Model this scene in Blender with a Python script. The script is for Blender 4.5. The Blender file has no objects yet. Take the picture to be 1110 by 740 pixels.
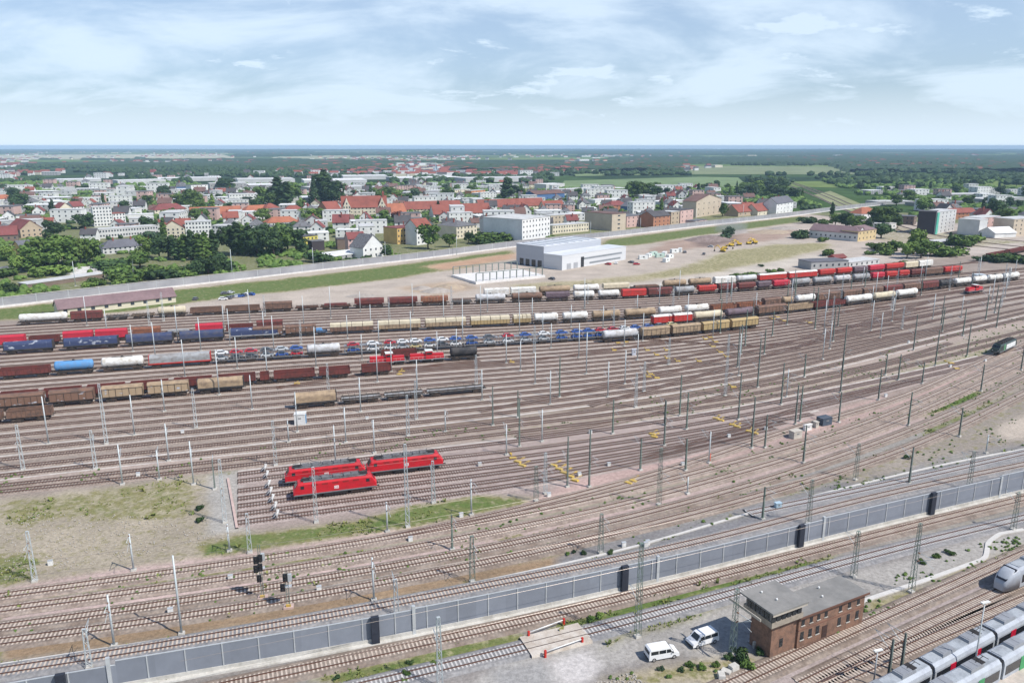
import bpy, math, random
import numpy as np
from mathutils import Vector, Matrix
rnd = random.Random(7)
R = math.radians
sc = bpy.context.scene
col = sc.collection
# ------------------------------------------------------------ camera, sky, sun, exposure
F, H = 850.0, 74.0                       # focal length in photo pixels (1110 wide), drone height
PITCH = math.atan(212.0 / F)
cam = bpy.data.cameras.new('camera'); camo = bpy.data.objects.new('camera', cam); col.objects.link(camo)
cam.sensor_width = 36; cam.lens = F / 1110 * 36; cam.clip_end = 60000; cam.clip_start = 1
camo.location = (0, 0, H); camo.rotation_euler = (math.pi / 2 - PITCH, 0, 0)
sc.camera = camo
SUN_EL, SUN_AZ = R(50), math.atan2(.88, -.47)
w = bpy.data.worlds.new('World'); sc.world = w; w.use_nodes = True
nt = w.node_tree; nt.nodes.clear()
def N(t, typ, **kw):
    n = t.nodes.new(typ)
    for k, v in kw.items(): setattr(n, k, v)
    return n
out = N(nt, 'ShaderNodeOutputWorld'); bg = N(nt, 'ShaderNodeBackground'); sky = N(nt, 'ShaderNodeTexSky', sky_type='NISHITA')
sky.sun_disc = False; sky.sun_elevation = SUN_EL; sky.sun_rotation = SUN_AZ
sky.air_density = 1.0; sky.dust_density = 1.2; sky.ozone_density = 1.5
bg.inputs['Strength'].default_value = .075
tc = N(nt, 'ShaderNodeTexCoord'); sep = N(nt, 'ShaderNodeSeparateXYZ'); nt.links.new(tc.outputs['Generated'], sep.inputs[0])
def wm(op, a, b=None, c=None):
    m = N(nt, 'ShaderNodeMath', operation=op)
    for i, v in enumerate((a, b, c)):
        if v is None: continue
        if isinstance(v, (int, float)): m.inputs[i].default_value = v
        else: nt.links.new(v, m.inputs[i])
    return m.outputs[0]
den = wm('ADD', wm('MAXIMUM', sep.outputs[2], 0.0), .26)
cx = wm('DIVIDE', sep.outputs[0], den); cy = wm('DIVIDE', sep.outputs[1], den)
cmb = N(nt, 'ShaderNodeCombineXYZ'); nt.links.new(cx, cmb.inputs[0]); nt.links.new(cy, cmb.inputs[1])
def wnoise(scale, detail, rough, dist, off):
    mp = N(nt, 'ShaderNodeMapping'); mp.inputs['Location'].default_value = off; mp.inputs['Scale'].default_value = (1, 1.25, 1)
    nt.links.new(cmb.outputs[0], mp.inputs[0])
    n = N(nt, 'ShaderNodeTexNoise'); n.inputs['Scale'].default_value = scale; n.inputs['Detail'].default_value = detail
    n.inputs['Roughness'].default_value = rough; n.inputs['Distortion'].default_value = dist
    nt.links.new(mp.outputs[0], n.inputs['Vector']); return n.outputs['Fac']
def wramp(v, a, b):
    m = N(nt, 'ShaderNodeMapRange', interpolation_type='SMOOTHSTEP'); nt.links.new(v, m.inputs[0])
    m.inputs[1].default_value = a; m.inputs[2].default_value = b; return m.outputs[0]
veil = wramp(wnoise(1.5, 7, .58, .4, (3, 1, 0)), .38, .62)
puff = wramp(wnoise(3.2, 9, .6, .2, (7.3, 2.2, 1)), .55, .66)
cover = wm('MAXIMUM', wm('MULTIPLY', veil, .72), wm('MULTIPLY', puff, .75))
hzn = wramp(sep.outputs[2], .13, -.02)
cover = wm('ADD', wm('MULTIPLY', cover, .58), .36)
cover = wm('MAXIMUM', cover, wm('MULTIPLY', hzn, .95))
cover = wm('MULTIPLY', cover, wramp(sep.outputs[2], .62, .30))        # unseen cloud overhead faded out to cut fill light and deepen shadows
mix = N(nt, 'ShaderNodeMix', data_type='RGBA')
tint = N(nt, 'ShaderNodeMix', data_type='RGBA', blend_type='MULTIPLY'); tint.inputs[0].default_value = 1
nt.links.new(sky.outputs[0], tint.inputs[6]); tint.inputs[7].default_value = (.98, 1.26, 1.62, 1)
nt.links.new(cover, mix.inputs[0]); nt.links.new(tint.outputs[2], mix.inputs[6]); mix.inputs[7].default_value = (11.0, 13.0, 15.0, 1)
nt.links.new(mix.outputs[2], bg.inputs[0]); nt.links.new(bg.outputs[0], out.inputs[0])
sd = bpy.data.lights.new('sun', 'SUN'); sd.energy = 5.0; sd.angle = R(.55); sd.color = (1, .95, .88)
so = bpy.data.objects.new('sun', sd); col.objects.link(so)
to = Vector((math.sin(SUN_AZ) * math.cos(SUN_EL), math.cos(SUN_AZ) * math.cos(SUN_EL), math.sin(SUN_EL)))
so.rotation_euler = to.to_track_quat('Z', 'Y').to_euler(); so.location = (100, -50, 200)
vs = sc.view_settings; vs.view_transform = 'Standard'; vs.look = 'None'; vs.gamma = 1; vs.exposure = 0.04
sc.cycles.volume_bounces = 0; sc.cycles.max_bounces = 5; sc.cycles.diffuse_bounces = 3
sc.cycles.transparent_max_bounces = 8

# ------------------------------------------------------------ projection helpers (photo pixels -> ground metres)
SP, CP = math.sin(PITCH), math.cos(PITCH)
def G(px, py, z=0.0):
    """ground point seen at photo pixel (px, py)"""
    v = py - 370.0
    D = F * SP + v * CP
    k = (H - z) / D
    return ((px - 555.0) * k, (F * CP - v * SP) * k)
def PX(x, y, z=0.0):
    dz = H - z
    zc = y * CP + dz * SP
    return (555.0 + F * x / zc, 370.0 + F * (dz * CP - y * SP) / zc)
def hpx(px, py, dy):
    """height in metres of something whose foot is at (px,py) and top dy pixels above"""
    x, y = G(px, py); lo, hi = 0.0, 70.0
    for _ in range(40):
        m = (lo + hi) / 2
        if py - PX(x, y, m)[1] < dy: lo = m
        else: hi = m
    return (lo + hi) / 2
def catmull(P, step=2.0):
    P = np.array(P, float)
    P = np.vstack([2 * P[0] - P[1], P, 2 * P[-1] - P[-2]])
    o = []
    for i in range(1, len(P) - 2):
        p0, p1, p2, p3 = P[i - 1:i + 3]
        n = max(2, int(np.linalg.norm(p2 - p1) / step))
        # centripetal-ish tangents
        d1 = np.linalg.norm(p2 - p1); d0 = np.linalg.norm(p1 - p0); d2 = np.linalg.norm(p3 - p2)
        m1 = ((p1 - p0) / d0 * d1 + (p2 - p1) / d1 * d0) / (d0 + d1) * d1
        m2 = ((p2 - p1) / d1 * d2 + (p3 - p2) / d2 * d1) / (d1 + d2) * d1
        for k in range(n):
            t = k / n; t2 = t * t; t3 = t2 * t
            o.append((2*t3 - 3*t2 + 1) * p1 + (t3 - 2*t2 + t) * m1 + (-2*t3 + 3*t2) * p2 + (t3 - t2) * m2)
    o.append(P[-2])
    return np.array(o)
def resample(L, step):
    d = np.r_[0, np.cumsum(np.linalg.norm(np.diff(L, axis=0), axis=1))]
    n = max(2, int(d[-1] / step) + 1); s = np.linspace(0, d[-1], n)
    return np.c_[np.interp(s, d, L[:, 0]), np.interp(s, d, L[:, 1])]
def smooth(L, k=9, it=3):
    L = L.copy()
    for _ in range(it):
        Q = np.vstack([np.repeat(L[:1], k, 0), L, np.repeat(L[-1:], k, 0)])
        for j in range(k):                       # extend straight beyond the ends
            Q[j] = L[0] + (L[0] - L[1]) * (k - j); Q[-1 - j] = L[-1] + (L[-1] - L[-2]) * (k - j)
        L = np.stack([np.convolve(Q[:, c], np.ones(2 * k + 1) / (2 * k + 1), 'valid') for c in (0, 1)], 1)
    return L
def curve_px(pts, ext=(40, 40), step=2.0, sm=8):
    P = [G(*p) for p in pts]
    L = resample(catmull(P), step)
    if sm and len(L) > 3 * sm: L = smooth(L, sm)
    a, b = L[0], L[-1]
    da = (L[0] - L[min(8, len(L)-1)]); da = da / np.linalg.norm(da); db = (L[-1] - L[max(-9, -len(L))]); db = db / np.linalg.norm(db)
    if ext[0]: L = np.vstack([[a + da * ext[0] * (1 - k / 10) for k in range(10)], L])
    if ext[1]: L = np.vstack([L, [b + db * ext[1] * (k + 1) / 10 for k in range(10)]])
    return resample(L, step)
def tangent(L):
    t = np.gradient(L, axis=0); return t / np.linalg.norm(t, axis=1)[:, None]
def offset(L, d):
    t = tangent(L); return L + np.c_[-t[:, 1], t[:, 0]] * d
def at_px(L, x, z=0.0):
    """point and heading of line L where it crosses photo column x"""
    zc = L[:, 1] * CP + (H - z) * SP
    px = 555 + F * L[:, 0] / zc
    i = int(np.argmin(np.abs(px - x))); i = min(max(i, 1), len(L) - 2)
    j = i + 1 if (px[i] < x) else i - 1
    d = px[j] - px[i]; t = 0 if abs(d) < 1e-6 else max(0, min(1.5, (x - px[i]) / d))
    p = L[i] + (L[j] - L[i]) * t
    return p

# ------------------------------------------------------------ materials
MATS = {}
def mat(name, c, rough=.8, metal=0.0, var=.18, scale=.6, var2=0.0, spec=.3, objvar=0.0, emit=None, bump=0.0, coord='Object'):
    if name in MATS: return MATS[name]
    m = bpy.data.materials.new(name); m.use_nodes = True; t = m.node_tree
    b = t.nodes['Principled BSDF']; b.inputs['Roughness'].default_value = rough; b.inputs['Metallic'].default_value = metal
    b.inputs['Specular IOR Level'].default_value = spec
    tcx = N(t, 'ShaderNodeTexCoord')
    n = N(t, 'ShaderNodeTexNoise'); n.inputs['Scale'].default_value = scale; n.inputs['Detail'].default_value = 5; n.inputs['Roughness'].default_value = .65
    src = tcx.outputs['Object']
    if coord == 'World':
        g = N(t, 'ShaderNodeNewGeometry'); src = g.outputs['Position']
    t.links.new(src, n.inputs['Vector'])
    mr = N(t, 'ShaderNodeMapRange'); t.links.new(n.outputs['Fac'], mr.inputs[0])
    mr.inputs[1].default_value = .25; mr.inputs[2].default_value = .75; mr.inputs[3].default_value = 1 - var; mr.inputs[4].default_value = 1 + var
    v = mr.outputs[0]
    if objvar:
        oi = N(t, 'ShaderNodeObjectInfo'); m2 = N(t, 'ShaderNodeMapRange'); t.links.new(oi.outputs['Random'], m2.inputs[0])
        m2.inputs[3].default_value = 1 - objvar; m2.inputs[4].default_value = 1 + objvar
        mm = N(t, 'ShaderNodeMath', operation='MULTIPLY'); t.links.new(v, mm.inputs[0]); t.links.new(m2.outputs[0], mm.inputs[1]); v = mm.outputs[0]
    mx = N(t, 'ShaderNodeVectorMath', operation='SCALE'); mx.inputs[0].default_value = c[:3]; t.links.new(v, mx.inputs['Scale'])
    t.links.new(mx.outputs[0], b.inputs['Base Color'])
    if bump:
        bp = N(t, 'ShaderNodeBump'); bp.inputs['Strength'].default_value = bump; bp.inputs['Distance'].default_value = .05
        t.links.new(n.outputs['Fac'], bp.inputs['Height']); t.links.new(bp.outputs[0], b.inputs['Normal'])
    MATS[name] = m; return m
def mat_grime(name, c, c2, scale=.7, lo=.45, hi=.62, rough=.75, stretch=(1, 1, 1), fine=.12, metal=0.0):
    """painted or weathered surface: two colours mixed by a noise with its own shape"""
    if name in MATS: return MATS[name]
    m = bpy.data.materials.new(name); m.use_nodes = True; t = m.node_tree
    b = t.nodes['Principled BSDF']; b.inputs['Roughness'].default_value = rough; b.inputs['Specular IOR Level'].default_value = .3; b.inputs['Metallic'].default_value = metal
    tcx = N(t, 'ShaderNodeTexCoord'); mp = N(t, 'ShaderNodeMapping'); mp.inputs['Scale'].default_value = stretch
    oi = N(t, 'ShaderNodeObjectInfo'); sc_ = N(t, 'ShaderNodeMath', operation='MULTIPLY'); sc_.inputs[1].default_value = 50
    t.links.new(oi.outputs['Random'], sc_.inputs[0]); t.links.new(sc_.outputs[0], mp.inputs['Location'])
    t.links.new(tcx.outputs['Object'], mp.inputs[0])
    n = N(t, 'ShaderNodeTexNoise'); n.inputs['Scale'].default_value = scale; n.inputs['Detail'].default_value = 5; n.inputs['Roughness'].default_value = .6
    t.links.new(mp.outputs[0], n.inputs['Vector'])
    mr = N(t, 'ShaderNodeMapRange'); t.links.new(n.outputs['Fac'], mr.inputs[0]); mr.inputs[1].default_value = lo; mr.inputs[2].default_value = hi
    mx = N(t, 'ShaderNodeMix', data_type='RGBA'); t.links.new(mr.outputs[0], mx.inputs[0])
    mx.inputs[6].default_value = (*c, 1); mx.inputs[7].default_value = (*c2, 1)
    n2 = N(t, 'ShaderNodeTexNoise'); n2.inputs['Scale'].default_value = scale * 6; n2.inputs['Detail'].default_value = 3
    t.links.new(mp.outputs[0], n2.inputs['Vector'])
    m2 = N(t, 'ShaderNodeMapRange'); t.links.new(n2.outputs['Fac'], m2.inputs[0]); m2.inputs[3].default_value = 1 - fine * 2; m2.inputs[4].default_value = 1 + fine * 2
    ml = N(t, 'ShaderNodeVectorMath', operation='SCALE'); t.links.new(mx.outputs[2], ml.inputs[0]); t.links.new(m2.outputs[0], ml.inputs['Scale'])
    t.links.new(ml.outputs[0], b.inputs['Base Color'])
    MATS[name] = m; return m

# ------------------------------------------------------------ mesh builder
class MB:
    def __init__(s): s.v = []; s.f = []; s.m = []; s.s = []
    def add(s, vs, fs, mi=0, smooth=False):
        o = len(s.v); s.v.extend(vs)
        for f in fs: s.f.append(tuple(i + o for i in f)); s.m.append(mi); s.s.append(smooth)
        return s
    def box(s, cx, cy, z0, sx, sy, sz, rz=0.0, mi=0, top=None, taper=1.0):
        """box on z0; taper scales the top"""
        c, q = math.cos(rz), math.sin(rz); vs = []
        for z, k in ((z0, 1.0), (z0 + sz, taper)):
            for ax, ay in ((-1, -1), (1, -1), (1, 1), (-1, 1)):
                x, y = ax * sx / 2 * k, ay * sy / 2 * k
                vs.append((cx + x * c - y * q, cy + x * q + y * c, z))
        s.add(vs, [(3, 2, 1, 0), (0, 1, 5, 4), (1, 2, 6, 5), (2, 3, 7, 6), (3, 0, 4, 7)], mi)
        s.add([], [], mi); s.f.append(tuple(len(s.v) - 8 + i for i in (4, 5, 6, 7))); s.m.append(mi if top is None else top); s.s.append(False)
        return s
    def tube(s, p0, p1, r0, r1=None, n=8, mi=0, caps=True, smooth=True):
        r1 = r0 if r1 is None else r1
        p0, p1 = Vector(p0), Vector(p1); d = (p1 - p0).normalized()
        u = d.orthogonal().normalized(); w_ = d.cross(u); vs = []
        for p, r in ((p0, r0), (p1, r1)):
            for i in range(n):
                a = 2 * math.pi * (i + .5) / n
                vs.append(tuple(p + (u * math.cos(a) + w_ * math.sin(a)) * r))
        s.add(vs, [(i, (i + 1) % n, n + (i + 1) % n, n + i) for i in range(n)], mi, smooth and n > 4)
        if caps:
            o = len(s.v) - 2 * n
            s.f.append(tuple(o + i for i in reversed(range(n)))); s.m.append(mi); s.s.append(False)
            s.f.append(tuple(o + n + i for i in range(n))); s.m.append(mi); s.s.append(False)
        return s
    def prism(s, prof, x0, x1, mi=0, smooth=False, axis='x'):
        """profile [(y,z)] extruded along x, counter-clockwise seen from +x"""
        n = len(prof)
        vs = [(x0, y, z) for y, z in prof] + [(x1, y, z) for y, z in prof]
        if axis == 'y': vs = [(a, x, b) for x, a, b in vs]
        s.add(vs, [(i, (i + 1) % n, n + (i + 1) % n, n + i) for i in range(n)], mi, smooth)
        o = len(s.v) - 2 * n
        s.f.append(tuple(o + i for i in reversed(range(n)))); s.m.append(mi); s.s.append(False)
        s.f.append(tuple(o + n + i for i in range(n))); s.m.append(mi); s.s.append(False)
        return s
    def lathe_x(s, prof, cy, cz, n=14, mi=0):
        """profile [(x, r)] turned about the x axis through (cy, cz)"""
        vs = []
        for x, r in prof:
            for i in range(n):
                a = 2 * math.pi * i / n; vs.append((x, cy + r * math.cos(a), cz + r * math.sin(a)))
        fs = [(k * n + i, k * n + (i + 1) % n, (k + 1) * n + (i + 1) % n, (k + 1) * n + i) for k in range(len(prof) - 1) for i in range(n)]
        s.add(vs, fs, mi, True)
        o = len(s.v) - len(prof) * n
        s.f.append(tuple(o + i for i in range(n))); s.m.append(mi); s.s.append(False)
        s.f.append(tuple(o + (len(prof) - 1) * n + i for i in reversed(range(n)))); s.m.append(mi); s.s.append(False)
        return s
    def mesh(s, name, mats):
        me = bpy.data.meshes.new(name); me.from_pydata(s.v, [], s.f)
        if not isinstance(mats, (list, tuple)): mats = [mats]
        for m in mats: me.materials.append(m)
        me.polygons.foreach_set('material_index', s.m); me.polygons.foreach_set('use_smooth', s.s); me.update()
        return me
def link(name, me, parent=None):
    o = bpy.data.objects.new(name, me); col.objects.link(o); o.parent = parent; return o
def part(name, mb, mats, parent, label=None):
    o = link(name, mb.mesh(name, mats), parent)
    if label: o['label'] = label
    return o
def thing(name, label, cat, loc=(0, 0, 0), rz=0.0, group=None):
    o = bpy.data.objects.new(name, None); col.objects.link(o); o.location = loc; o.rotation_euler = (0, 0, rz)
    o.empty_display_size = .5
    o['label'] = label; o['category'] = cat
    if group: o['group'] = group
    return o
def solo(name, mb, mats, label, cat, loc=(0, 0, 0), rz=0.0, group=None):
    o = link(name, mb.mesh(name, mats)); o.location = loc; o.rotation_euler = (0, 0, rz); o['label'] = label; o['category'] = cat
    if group: o['group'] = group
    return o
def struct(name, me, kind='structure'):
    o = link(name, me); o['kind'] = kind; return o
KIDS = {}
def copy_tree(o, parent=None):
    c = o.copy(); col.objects.link(c); c.parent = parent
    for ch in list(o.children): copy_tree(ch, c)
    return c
def place(root, loc, rz, label, group=None, s=None):
    root.location = loc; root.rotation_euler = (0, 0, rz); root['label'] = label
    if group: root['group'] = group
    if s: root.scale = (s, s, s) if isinstance(s, (int, float)) else s
    return root
PROTO = {}
def spawn(key, make):
    """first use builds the thing, later uses copy it with its parts"""
    if key not in PROTO: PROTO[key] = make(); return PROTO[key]
    return copy_tree(PROTO[key])
ORD = ['first', 'second', 'third', 'fourth', 'fifth', 'sixth', 'seventh', 'eighth', 'ninth', 'tenth', 'eleventh', 'twelfth', 'thirteenth', 'fourteenth', 'fifteenth', 'sixteenth', 'seventeenth', 'eighteenth', 'nineteenth']
TENS = {20: 'twent', 30: 'thirt', 40: 'fort', 50: 'fift', 60: 'sixt'}
def ordinal(i):
    if i < 19: return ORD[i]
    n = i + 1; t = n // 10 * 10
    if n % 10 == 0: return TENS[t] + 'ieth'
    return TENS[t] + 'y-' + ORD[n % 10 - 1]
# value noise on the plane
class VN:
    def __init__(s, seed): s.t = np.random.RandomState(seed).rand(256, 256)
    def __call__(s, x, y, sc_):
        x = np.asarray(x) / sc_; y = np.asarray(y) / sc_
        xi = np.floor(x).astype(int); yi = np.floor(y).astype(int); fx = x - xi; fy = y - yi
        fx = fx * fx * (3 - 2 * fx); fy = fy * fy * (3 - 2 * fy)
        a = s.t[xi % 256, yi % 256]; b = s.t[(xi + 1) % 256, yi % 256]; c = s.t[xi % 256, (yi + 1) % 256]; d = s.t[(xi + 1) % 256, (yi + 1) % 256]
        return (a * (1 - fx) + b * fx) * (1 - fy) + (c * (1 - fx) + d * fx) * fy
    def fbm(s, x, y, sc_, o=4):
        r = 0; a = .5; n = 0
        for k in range(o): r = r + a * s(x + 17 * k, y - 31 * k, sc_ / 2 ** k); n += a; a *= .55
        return r / n
vn = VN(3)
def inpoly(x, y, P):
    P = np.array(P); r = np.zeros(x.shape, bool); j = len(P) - 1
    for i in range(len(P)):
        xi, yi = P[i]; xj, yj = P[j]
        if yi != yj:
            c = ((yi > y) != (yj > y)) & (x < (xj - xi) * (y - yi) / (yj - yi) + xi); r ^= c
        j = i
    return r
# ------------------------------------------------------------ the lines of the place
U_TOP = [(0, 354), (140, 346), (280, 338.5), (530, 329), (700, 323.5), (850, 313), (940, 305), (1040, 296.5), (1110, 291)]
U_BOT = [(0, 508), (140, 492), (280, 477), (500, 453), (600, 443), (700, 428.5), (760, 419), (860, 399), (1000, 365), (1110, 339)]
xs_ = np.array([-60, 0, 70, 140, 210, 280, 350, 420, 490, 555, 620, 700, 780, 860, 940, 1020, 1110, 1160.])
def yint(P, x):
    P = np.array(P)
    if x < P[0, 0]: return P[0, 1] + (x - P[0, 0]) * (P[1, 1] - P[0, 1]) / (P[1, 0] - P[0, 0])
    if x > P[-1, 0]: return P[-1, 1] + (x - P[-1, 0]) * (P[-1, 1] - P[-2, 1]) / (P[-1, 0] - P[-2, 0])
    return float(np.interp(x, P[:, 0], P[:, 1]))
NU = 30
def u_t(x, y):
    """fraction across the sorting yard of pixel (x, y)"""
    a = G(x, yint(U_TOP, x))[1]; b = G(x, yint(U_BOT, x))[1]; return (G(x, y)[1] - a) / (b - a)
def u_curve(t):
    P = []
    for x in xs_:
        a = G(x, yint(U_TOP, x)); b = G(x, yint(U_BOT, x)); Y = a[1] + (b[1] - a[1]) * t
        k = Y / b[1]; P.append((b[0] * (Y / b[1]) if False else 0, Y))
        # the point on column x whose depth is Y
        lo, hi = yint(U_TOP, x) - 2, yint(U_BOT, x) + 2
        for _ in range(30):
            m = (lo + hi) / 2
            if G(x, m)[1] > Y: lo = m
            else: hi = m
        P[-1] = G(x, lo)
    return smooth(resample(catmull(P), 2.0), 14, 3)
U = [u_curve(k / (NU - 1)) for k in range(NU)]
LN = dict(
 T0=[(490, 324.5), (620, 319), (700, 314.8), (820, 306.5), (940, 296.5), (1010, 289.5), (1110, 280)],
 M1=[(0, 516), (140, 500), (280, 486), (500, 463), (640, 446), (780, 424), (870, 404), (1000, 372), (1110, 345)],
 M2=[(0, 527), (280, 495.5), (500, 468.5), (640, 452), (780, 434), (870, 417), (1000, 386), (1110, 359)],
 M3=[(0, 533.5), (280, 503), (500, 476), (650, 458), (780, 440), (870, 424), (1000, 393), (1110, 365)],
 D1=[(258, 514.5), (380, 499), (500, 486), (640, 468), (780, 448), (900, 424), (1040, 394), (1110, 376)],
 D2=[(258, 522), (380, 506.5), (500, 495.5), (640, 478), (780, 455.5), (900, 431.5), (1060, 395)],
 D3=[(258, 532.5), (407, 514.5), (500, 504.5), (640, 485), (780, 463), (880, 443), (1000, 412)],
 D4=[(258, 541), (400, 522.5), (500, 511.5), (640, 492.5), (770, 470), (880, 449)],
 D5=[(258, 549), (409, 529.5), (500, 518.6), (640, 499), (760, 478), (850, 458)],
 D6=[(258, 558), (400, 539), (500, 527.5), (640, 506), (740, 487), (840, 464)],
 D7=[(258, 567), (400, 548), (500, 535), (620, 517), (720, 497), (820, 472)],
 LF=[(400, 588), (446, 580), (500, 569), (570, 552), (640, 533.7), (752, 503), (827, 474), (900, 454), (960, 437), (1040, 403), (1078, 386), (1110, 371)],
 F4=[(0, 647), (140, 627), (270, 609.5), (446, 580), (640, 542), (780, 506), (900, 473), (1000, 434), (1053, 410), (1110, 384)],
 F3=[(0, 662), (140, 643), (280, 624), (406, 602.7), (522, 580), (640, 557), (780, 519), (900, 484.5), (984, 452), (1050, 422), (1110, 394)],
 F2=[(0, 681), (140, 662), (280, 641), (400, 619), (550, 592.6), (677, 563), (780, 537), (900, 498.5), (1033, 448), (1070, 430), (1110, 409)],
 F1=[(0, 697), (140, 679), (280, 657), (419, 633), (550, 606.5), (654, 582), (770, 552.5), (880, 522), (996, 482), (1110, 427)],
 E1=[(0, 729), (140, 708), (280, 683), (415, 658), (550, 630.5), (690, 604), (802, 578), (892, 552), (1000, 527), (1110, 504)],
 E2=[(812, 557), (905, 538), (984, 521), (1110, 492)],
 A=[(200, 754), (270, 738), (400, 711), (550, 679), (680, 649), (820, 614), (914, 590), (1001, 568), (1110, 541)],
 B=[(350, 755), (411, 740), (550, 708), (641, 686), (730, 662), (820, 637), (910, 611), (1001, 588), (1110, 562)],
 C1=[(770, 753), (806, 737), (870, 707), (940, 677), (1010, 645), (1076, 615), (1130, 592)],
 C2=[(870, 743), (930, 713), (1000, 680), (1068, 648), (1130, 620)],
 C3=[(895, 743), (950, 716), (1010, 692), (1068, 668), (1130, 642)],
 P1=[PX(*G(x, y, 4.3)) for x, y in ((930, 754), (960, 738), (1021, 703.5), (1082, 673), (1112, 659), (1140, 646))],
 P2=[PX(*G(x, y, 4.3)) for x, y in ((1000, 751), (1035, 732), (1072, 714), (1110, 693.5), (1140, 678))],
)
FAR = dict(   # the line that comes in from the north
 N1=[(1110, 262), (1060, 258), (1000, 247), (950, 232), (900, 212), (870, 201), (850, 195)],
 N2=[(1110, 268), (1050, 262), (990, 249), (940, 232), (890, 211), (858, 199), (835, 194)],
 N3=[(1110, 272), (1040, 266), (980, 251), (930, 233), (880, 211), (845, 198), (820, 193)])
TR = {k: curve_px(v, (60 if v[0][0] < 100 else 0, 60 if v[-1][0] > 1100 else 0)) for k, v in LN.items()}
for k, v in FAR.items(): TR[k] = curve_px(v, (0, 0), 4.0)
# side spur with the maroon wagons at the far right
TR['S1'] = curve_px([(1020, 290), (1060, 283), (1110, 273)], (0, 40)); TR['S2'] = curve_px([(1080, 278), (1110, 268)], (0, 40))
lad = [[(430, 402), (560, 393), (700, 374), (800, 359), (900, 341), (1000, 322), (1110, 305)],
       [(520, 446), (620, 427), (700, 410), (800, 385), (900, 360), (1000, 338), (1110, 318)],
       [(300, 421), (380, 407), (440, 399), (520, 391)],
       [(640, 440), (740, 413), (840, 383), (960, 352), (1110, 322)],
       [(690, 367), (760, 373), (830, 376)], [(700, 398), (780, 378), (860, 372)],
       [(830, 345), (900, 356), (980, 352)], [(860, 378), (930, 352), (1010, 327), (1110, 311)],
       [(880, 320), (960, 322), (1060, 309)], [(780, 426), (860, 412), (950, 396), (1030, 372)],
       [(560, 474), (640, 466), (700, 452), (790, 428)], [(700, 497), (780, 473), (880, 437), (960, 420)]]
for i, l in enumerate(lad): TR['X%d' % i] = curve_px(l, (0, 0))

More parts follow.
